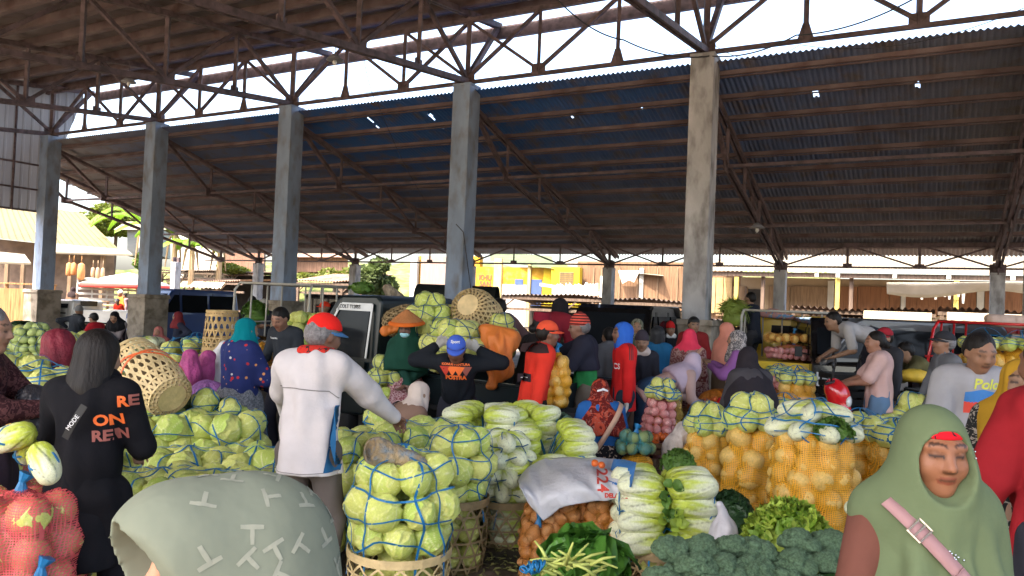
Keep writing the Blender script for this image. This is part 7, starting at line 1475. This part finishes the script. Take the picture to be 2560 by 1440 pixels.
# ================================================================ vehicles
M_tyre = mat('black_tyre', (.02, .02, .02), .8, .1); M_rimm = mat('steel_wheel_rim', (.35, .35, .36), .4, .1, 6, 0, metal=.6); M_glass = glass_mat(); M_lamp = mat('red_tail_lamp', (.5, .02, .01), .25, .05, 3, 0, coat=.5); M_head = mat('clear_head_lamp', (.6, .6, .58), .2, .05, 3, 0, coat=.6); M_chrome = mat('scuffed_chrome', (.4, .4, .4), .35, .1, 6, 0, metal=.9); M_under = mat('dark_underbody', (.015, .015, .015), .9, .1)
def paint(n, c, r=.3): return mat(n, c, r, .1, 2.5, .04, 3, spec=.6, coat=.5)
def wheel(root, x, y, r=.29, w_=.16):
    b = MB(); R = Matrix.Rotation(math.pi / 2, 3, 'X'); b.lathe([(r * .55, -w_ / 2), (r * .93, -w_ / 2), (r, -w_ / 3), (r, w_ / 3), (r * .93, w_ / 2), (r * .55, w_ / 2)], (x, y, r), 28, R); o = b.obj('wheel', M_tyre, root, True)
    c = MB(); c.lathe([(.02, -w_ * .42), (r * .3, -w_ * .42), (r * .36, -w_ * .3), (r * .57, -w_ * .46), (r * .57, w_ * .46), (r * .36, w_ * .3), (r * .3, w_ * .42), (.02, w_ * .42)], (x, y, r), 20, R); c.obj('rim', M_rimm, o, True)
def poly_plate(root, name, pts, mt, n_, t=.012):
    """a thin plate with the given corner points, thickness along n_"""
    n_ = Vector(n_).normalized() * t; b = MB(); k = len(pts); V = [Vector(p) for p in pts] + [Vector(p) + n_ for p in pts]; F = [tuple(range(k - 1, -1, -1)), tuple(range(k, 2 * k))] + [(i, (i + 1) % k, k + (i + 1) % k, k + i) for i in range(k)]; b.add(V, F); return b.obj(name, mt, root)
def cabin(root, prof, w_, mt, tumble=.1, belt=.95, name='cab', bevel=.035):
    """closed cab: side profile in (x,z); the part above the belt leans inwards"""
    V = []; n = len(prof); zt = max(z for x, z in prof)
    for s_ in (-1, 1):
        for x, z in prof: V.append((x, s_ * (w_ / 2 - tumble * max(0, (z - belt) / (zt - belt))), z))
    F = [tuple(range(n)), tuple(range(2 * n - 1, n - 1, -1))] + [((k + 1) % n, k, n + k, n + (k + 1) % n) for k in range(n)]; b = MB(); b.add(V, F); return b.obj(name, mt, root, bevel=bevel)
def side_pt(x, z, s_, w_, tumble, belt, zt, off=.004): return (x, s_ * (w_ / 2 - tumble * max(0, (z - belt) / (zt - belt)) + off), z)
def truck(label, px, dep, head, mt, ww=1.44, cabx=(.45, 1.75), zt=1.76, bed=(-1.75, .38), cat='pickup truck', z_bed=.62, side_h=.3, rack=None, loc=None, name='pickup_truck', text_=None, bedm=None):
    r = empty(name, loc if loc is not None else G(px, dep, 0, 1.5), head, label, cat, 'vehicles parked at the market'); x0, x1 = cabx; W = ww; tb, belt = .09, 1.0
    prof = [(x0, .4), (x0, zt - .06), (x0 + .08, zt), (x1 - .62, zt - .01), (x1 - .52, zt - .05), (x1 - .1, 1.04), (x1 - .02, .95), (x1, .7), (x1 - .01, .38), (x1 - .25, .33)]
    cb = cabin(r, prof, W, mt, tb, belt)
    for s_ in (-1, 1):
        sp = lambda x, z, o=.004: side_pt(x, z, s_, W, tb, belt, zt, o * 1.0); nn = (0, s_, 0)
        dr = poly_plate(r, 'door', [sp(x0 + .14, .42), sp(x1 - .42, .42), sp(x1 - .28, .7), sp(x1 - .26, 1.0), sp(x0 + .14, 1.0)][::s_], mt, nn, .006); poly_plate(dr, 'handle', [sp(x0 + .2, .86, .012), sp(x0 + .36, .86, .012), sp(x0 + .36, .9, .012), sp(x0 + .2, .9, .012)][::s_], M_black, nn, .02)
        wn = poly_plate(r, 'side_window', [sp(x0 + .16, 1.04), sp(x1 - .26, 1.04), sp(x1 - .62, zt - .13), sp(x0 + .16, zt - .13)][::s_], M_glass, nn, .006)
        if text_: poly_plate(r, 'window_visor', [sp(x0 + .12, zt - .19, .014), sp(x1 - .56, zt - .19, .014), sp(x1 - .66, zt - .10, .014), sp(x0 + .12, zt - .10, .014)][::s_], M_chrome, nn, .01); poly_plate(r, 'window_trim', [sp(x0 + .1, 1.04, .014), sp(x0 + .13, 1.04, .014), sp(x0 + .13, zt - .11, .014), sp(x0 + .1, zt - .11, .014)][::s_], M_chrome, nn, .01); poly_plate(r, 'window_trim', [sp(x1 - .30, 1.02, .014), sp(x1 - .27, 1.02, .014), sp(x1 - .62, zt - .11, .014), sp(x1 - .66, zt - .11, .014)][::s_], M_chrome, nn, .01)
        poly_plate(r, 'headlight', [(x1 + .002, s_ * W * .28, .62), (x1 + .002, s_ * W * .45, .62), (x1 - .01, s_ * W * .45, .82), (x1 - .01, s_ * W * .28, .82)][::s_], M_head, (1, 0, 0), .012)
        b = MB(); b.tube([(x1 - .28, s_ * W / 2, 1.08), (x1 - .2, s_ * (W / 2 + .14), 1.12)], .012); b.box((x1 - .19, s_ * (W / 2 + .18), 1.14), (.03, .11, .17)); b.obj('mirror', M_black, r, bevel=.008)
        if text_ and s_ > 0: text(text_, .062, Vector(sp((x0 + x1 - .55) / 2 + .12, zt - .147, .027)), Matrix.Rotation(math.pi, 3, 'Z') @ Matrix.Rotation(math.pi / 2, 3, 'X'), M_black, 'visor_letters', r, .0005, .001)
    k = (x1 - .1, 1.06), (x1 - .54, zt - .1); d = Vector((k[0][0] - k[1][0], 0, k[0][1] - k[1][1])); nn = Vector((-d.z, 0, d.x)) * -1; nn = nn if nn.x > 0 else -nn
    poly_plate(r, 'windscreen', [(k[0][0] + .012, -W / 2 + .1, k[0][1]), (k[0][0] + .012, W / 2 - .1, k[0][1]), (k[1][0] + .012, W / 2 - .17, k[1][1]), (k[1][0] + .012, -W / 2 + .17, k[1][1])], M_glass, nn, .006)
    poly_plate(r, 'rear_window', [(x0 - .004, W / 2 - .34, 1.26), (x0 - .004, -W / 2 + .34, 1.26), (x0 - .004, -W / 2 + .36, zt - .2), (x0 - .004, W / 2 - .36, zt - .2)], M_glass, (-1, 0, 0), .006)
    b = MB(); b.box((x1 + .02, 0, .42), (.08, W * .98, .16)); b.obj('bumper', M_black, r, bevel=.02)
    if bed:
        a, c = bed; bm_ = bedm or mt; b = MB(); b.box(((a + c) / 2, 0, z_bed), (c - a, W + .04, .05)); b.obj('bed_floor', M_under, r)
        for s_ in (-1, 1):
            b = MB(); b.box(((a + c) / 2, s_ * (W / 2 + .02), z_bed + side_h / 2 + .026), (c - a, .03, side_h)); b.box(((a + c) / 2, s_ * (W / 2 + .04), z_bed + side_h + .02), (c - a, .03, .035)); b.obj('side_gate', bm_, r, bevel=.006)
            b = MB(); b.box((a - .035, s_ * (W / 2 - .1), z_bed - .06), (.03, .14, .09)); b.obj('tail_light', M_lamp, r, bevel=.006)
        b = MB(); b.box((a - .016, 0, z_bed + side_h / 2 + .026), (.03, W, side_h)); b.obj('tailgate', bm_, r, bevel=.006); b = MB(); b.box(((a + x1) / 2 - .1, 0, .42), (x1 - a - .5, .5, .2)); b.obj('chassis', M_under, r)
    for s_ in (-1, 1): wheel(r, x1 - .62 if x1 - x0 > 1.2 else x1 - .5, s_ * (W / 2 - .1)); wheel(r, (bed[0] + .62) if bed else x0 + .3, s_ * (W / 2 - .1))
    if rack:
        rm, zt2, tilt = rack; a, c = bed; b = MB()
        for s_ in (-1, 1):
            y = s_ * (W / 2 + .02); b.tube([(a, y, z_bed + side_h), (a + tilt, y, zt2 - .12), (a + tilt + .1, y * .97, zt2), (c + .1, y * .97, zt2)], .022, 8)
            for k in range(1, 4): xx = a + (c - a) * k / 4; b.tube([(xx, y, z_bed + side_h), (xx, y * .97, zt2)], .016, 6)
            b.tube([(a, y, z_bed + side_h + .3), (c, y, z_bed + side_h + .3)], .014, 6)
        for xx in (a + tilt + .1, (a + c) / 2, c + .08): b.tube([(xx, -W / 2, zt2), (xx, W / 2, zt2)], .02, 6)
        for yy in np.linspace(-W / 2 + .2, W / 2 - .2, 4): b.tube([(c + .02, yy, z_bed + side_h), (c + .02, yy, zt2)], .016, 6)
        b.obj('rack', rm, r, True)
    return r
HD = math.radians(142)
bp = truck('black pickup with a silver window visor loaded with netted cabbages', 0, 0, HD, mat('glossy_black_green_paint', (.006, .012, .014), .3, .1, 2.5, .04, 3, spec=.35, coat=.1), loc=Vector((-.72, 8.78, 0)), text_='COLT T120SS')
q = Vector((-.45, 8.57, 0))
blob('bright orange tarpaulin hanging over the rear of the pickup load', 'tarpaulin', 'orange_tarpaulin', 1245, 880, 7.35, (((-.13, .05, .2), (.13, .05, .15), .07, .08), ((-.06, .02, .12), (.1, .02, .1), .1, .1), ((.0, 0, .05), (.03, 0, -.15), .12, .12), ((.02, 0, -.15), (-.04, -.02, -.32), .11, .05)), mat('orange_tarpaulin_fabric', (.62, .17, .03), .6, .15, 3, .8, 12), .012, .016)
blob('orange tarpaulin folded over the pickup side left of the conical hat', 'tarpaulin', 'orange_tarpaulin', 975, 832, 8.2, (((-.05, 0, .02), (.09, .0, .05), .05, .04), ((-.06, 0, .0), (-.05, 0, .03), .035, .03)), MATS['orange_tarpaulin_fabric'], .012, .008)
blob('folded bundle of hessian and old net on the pickup roof', 'sack', 'net_bundle', 985, 722, 9.1, (((-.06, 0, .0), (.06, 0, -.08), .045, .04), ((.0, 0, -.08), (.2, 0, -.13), .04, .02), ((-.08, 0, .0), (-.02, 0, -.12), .04, .05)), mat('old_brown_net', (.25, .2, .14), .9, .4, 14, 1, 60), .012, .012)
# blue van
def van(label, px, dep, head, mt, W=1.5, Lx=(-1.7, 1.75), zt=1.85, loc=None, name='van', cat='van', wins=2, stripe=None, dark=None):
    r = empty(name, loc if loc is not None else G(px, dep, 0, 1.5), head, label, cat, 'vehicles parked at the market'); x0, x1 = Lx; tb, belt = .1, 1.0
    prof = [(x0, .4), (x0 - .03, .95), (x0 + .06, zt - .1), (x0 + .16, zt), (x1 - .7, zt), (x1 - .58, zt - .06), (x1 - .14, 1.08), (x1 - .02, .98), (x1, .7), (x1 - .01, .36), (x1 - .25, .3), (x0 + .2, .3)]
    cabin(r, prof, W, mt, tb, belt, 'body')
    for s_ in (-1, 1):
        sp = lambda x, z, o=.004: side_pt(x, z, s_, W, tb, belt, zt, o); nn = (0, s_, 0)
        xs = np.linspace(x0 + .15, x1 - .85, wins + 1)
        for a, c in zip(xs[:-1], xs[1:]): poly_plate(r, 'side_window', [sp(a + .04, 1.08), sp(c - .04, 1.08), sp(c - .04, zt - .17), sp(a + .04, zt - .17)][::s_], M_glass, nn, .006)
        poly_plate(r, 'front_window', [sp(x1 - .8, 1.08), sp(x1 - .3, 1.08), sp(x1 - .66, zt - .17), sp(x1 - .8, zt - .17)][::s_], M_glass, nn, .006)
        for xx in (x1 - .83, x0 + .9): poly_plate(r, 'door_seam', [sp(xx, .4), sp(xx + .012, .4), sp(xx + .012, zt - .1), sp(xx, zt - .1)][::s_], M_under, nn, .006)
        poly_plate(r, 'headlight', [(x1 + .002, s_ * W * .26, .62), (x1 + .002, s_ * W * .45, .62), (x1 - .01, s_ * W * .45, .84), (x1 - .01, s_ * W * .26, .84)][::s_], M_head, (1, 0, 0), .012); poly_plate(r, 'tail_light', [(x0 - .03, s_ * W * .4, .7), (x0 - .03, s_ * W * .48, .7), (x0 - .02, s_ * W * .47, 1.0), (x0 - .02, s_ * W * .4, 1.0)][::-s_], M_lamp, (-1, 0, 0), .015)
        wheel(r, x1 - .65, s_ * (W / 2 - .1)); wheel(r, x0 + .55, s_ * (W / 2 - .1))
        b = MB(); b.tube([(x1 - .3, s_ * W / 2, 1.1), (x1 - .22, s_ * (W / 2 + .13), 1.12)], .012); b.box((x1 - .21, s_ * (W / 2 + .17), 1.14), (.03, .11, .16)); b.obj('mirror', M_black, r)
    nn = Vector((.92, 0, .4)); a, c = (x1 - .125, 1.11), (x1 - .565, zt - .11)
    poly_plate(r, 'windscreen', [(a[0] + .01, -W / 2 + .1, a[1]), (a[0] + .01, W / 2 - .1, a[1]), (c[0] + .01, W / 2 - .18, c[1]), (c[0] + .01, -W / 2 + .18, c[1])], M_glass, nn, .006)
    poly_plate(r, 'rear_window', [(x0 - .022, W / 2 - .15, 1.08), (x0 - .022, -W / 2 + .15, 1.08), (x0 + .04, -W / 2 + .2, zt - .2), (x0 + .04, W / 2 - .2, zt - .2)], M_glass, (-1, 0, .1), .008)
    for xx in (x1 + .02, x0 - .05): b = MB(); b.box((xx, 0, .42), (.08, W * .98, .15)); b.obj('bumper', M_black, r, bevel=.02)
    b = MB(); b.box((x1 + .008, 0, .74), (.012, .5, .1)); b.obj('grille', M_black, r)
    return r
van('bright blue van beside the second column', 462, 23, math.radians(-125), paint('cobalt_blue_paint', (.01, .05, .22)), zt=1.76, Lx=(-1.4, 1.4))
van('black minivan with reflecting windows behind the beanie man', 1565, 12.8, math.radians(-118), paint('black_car_paint', (.006, .006, .007), .15), zt=1.78, Lx=(-1.2, 1.2), W=1.45)
van('dark grey wagon behind the bent man and the pink t-shirt woman', 2235, 12.6, math.radians(172), paint('dark_grey_paint', (.045, .045, .048), .4), zt=1.72, Lx=(-1.5, 1.4))
van('black wagon with an open dark side between the yellow truck and the grey wagon', 2105, 13.2, math.radians(-100), paint('black_car_paint', (.006, .006, .007), .15), zt=1.7, Lx=(-1.3, 1.3))
truck('yellow pickup with a white rack carrying sacks of turnips, rear towards the viewer', 1978, 14.0, math.radians(68), paint('bright_yellow_truck_paint', (.75, .5, .01)), rack=(M_white, 1.78, .05), bed=(-1.7, .3), cabx=(.35, 1.6), zt=1.72)
truck('red pickup with a red tube rack loaded with netted cabbages at the right edge', 2560, 11.2, math.radians(40), paint('red_truck_paint', (.5, .012, .012)), rack=(paint('red_rack_paint', (.6, .012, .015)), 1.72, .25), bed=(-1.6, .3))
truck('dark pickup with a white rack and pale cabbages left of the black pickup', 798, 14.2, math.radians(72), paint('black_car_paint', (.006, .006, .007), .15), rack=(M_white, 1.9, .02), bed=(-1.5, .3))
truck('white pickup parked low behind the seated men at the left', 255, 24, math.radians(170), paint('white_truck_paint', (.6, .6, .58)), zt=1.3, side_h=.35)
# canvas-covered truck
r = truck('dark truck with an arched black canopy behind the pickup load', 1080, 22, math.radians(175), M_black, bed=(-1.9, .35)); b = MB(); V = []; F = []
for i in range(2):
    for k in range(17): t = math.pi * k / 16; V.append((-1.9 + i * 2.3, -.78 * math.cos(t), 1.62 + .58 * math.sin(t) ** .7))
for k in range(16): F.append((k, k + 1, 17 + k + 1, 17 + k))
b.add(V, F); b.obj('canopy', C('black_canopy_canvas', .03, .035, .035), r, True)
for s_ in (-1, 1): b = MB(); b.box((-.75, s_ * .76, 1.27), (2.3, .02, .75)); b.obj('canopy_side', C('teal_canopy_side', .02, .09, .1), r)
blob('rolled pinkish canvas on the roof rack of the red pickup', 'canvas roll', 'canvas_roll', 2520, 800, 10.6, (((-.25, 0, 0), (.4, .1, -.01), .075, .085), ((-.2, 0, -.03), (.5, .1, -.06), .06, .06)), mat('pinkish_canvas', (.5, .36, .28), .8, .2, 5, .7, 14), .014, .008)
blob('coloured blankets and blue cord on the yellow pickup roof', 'blankets', 'blankets', 1940, 784, 14.2, (((-.3, 0, -.02), (.3, 0, -.06), .06, .05), ((-.1, 0, .04), (.1, 0, .02), .06, .05)), cloth('faded_patterned_blanket', (.45, .22, .18), pat=[((.1, .25, .4), 5, .55, 'n'), ((.5, .45, .3), 7, .6, 'n')]), .016, .01)
# scooter
def scooter(label, px, dep, head, mt, name='motorbike'):
    r = empty(name, G(px, dep, 0, .8), head, label, 'motorbike')
    for x, nm in ((.62, 'front_wheel'), (-.6, 'rear_wheel')):
        b = MB(); b.lathe([(.2, -.05), (.27, -.045), (.29, 0), (.27, .045), (.2, .05)], (x, 0, .29), 28, Matrix.Rotation(math.pi / 2, 3, 'X')); o = b.obj(nm, M_tyre, r, True); b = MB(); b.lathe([(.02, -.03), (.205, -.03), (.205, .03), (.02, .03)], (x, 0, .29), 16, Matrix.Rotation(math.pi / 2, 3, 'X')); b.obj('rim', M_rimm, o)
    s_ = Sdf(); s_.cap((.38, 0, .95), (.5, 0, .5), .1, .12, .05, (Vector((0, 1, 0)), 1.2)).cap((.3, 0, .32), (-.25, 0, .34), .1, .1, .06).cap((-.2, 0, .5), (-.75, 0, .72), .12, .08, .06).cap((.36, 0, 1.0), (.42, 0, .93), .09, .1, .05, (Vector((0, 1, 0)), 1.2)).cap((.62, 0, .56), (.5, 0, .6), .06, .08, .03); s_.cut((.12, 0, .7), (.2, .3, .22)); V, F = s_.mesh(.014); mesh_obj('body_panels', V, F, mt, r, True)
    s_ = Sdf(); s_.cap((-.1, 0, .72), (-.68, 0, .82), .09, .07, .03, (Vector((0, 1, 0)), 1.3)); V, F = s_.mesh(.014); mesh_obj('seat', V, F, M_black, r, True)
    b = MB(); b.tube([(.3, -.34, 1.05), (.36, -.15, 1.06), (.36, .15, 1.06), (.3, .34, 1.05)], .016, 8); b.obj('handlebar', M_black, r, True)
    for sy in (-1, 1): b = MB(); b.tube([(.34, sy * .22, 1.06), (.36, sy * .3, 1.2)], .008); b.ball((.36, sy * .32, 1.24), 1, 12, 8, (.015, .06, .04)); b.obj('mirror', M_black, r, True)
    b = MB(); b.ball((.5, 0, .86), 1, 14, 8, (.04, .11, .07)); b.obj('headlight', M_head, r, True); b = MB(); b.tube([(.42, 0, .8), (.62, 0, .29)], .03); b.tube([(-.2, 0, .3), (-.6, 0, .29)], .05); b.tube([(-.2, -.12, .25), (-.75, -.14, .32)], [.03, .05]); b.obj('fork_and_exhaust', M_under, r, True)
    b = MB(); b.box((.6, 0, .62), (.02, .22, .06)); b.obj('number_plate', M_white, r); b = MB(); b.ball((.35, 0, .92), 1, 8, 6, (.01, .01, .01)); return r
scooter('red motor scooter parked behind the napa-topped bag', 1990, 8.0, math.radians(-25), paint('red_scooter_paint', (.55, .01, .015), .2))
scooter('dark motorbike behind the jeans of the pink t-shirt woman', 2235, 9.3, math.radians(150), paint('black_car_paint', (.006, .006, .007), .15))
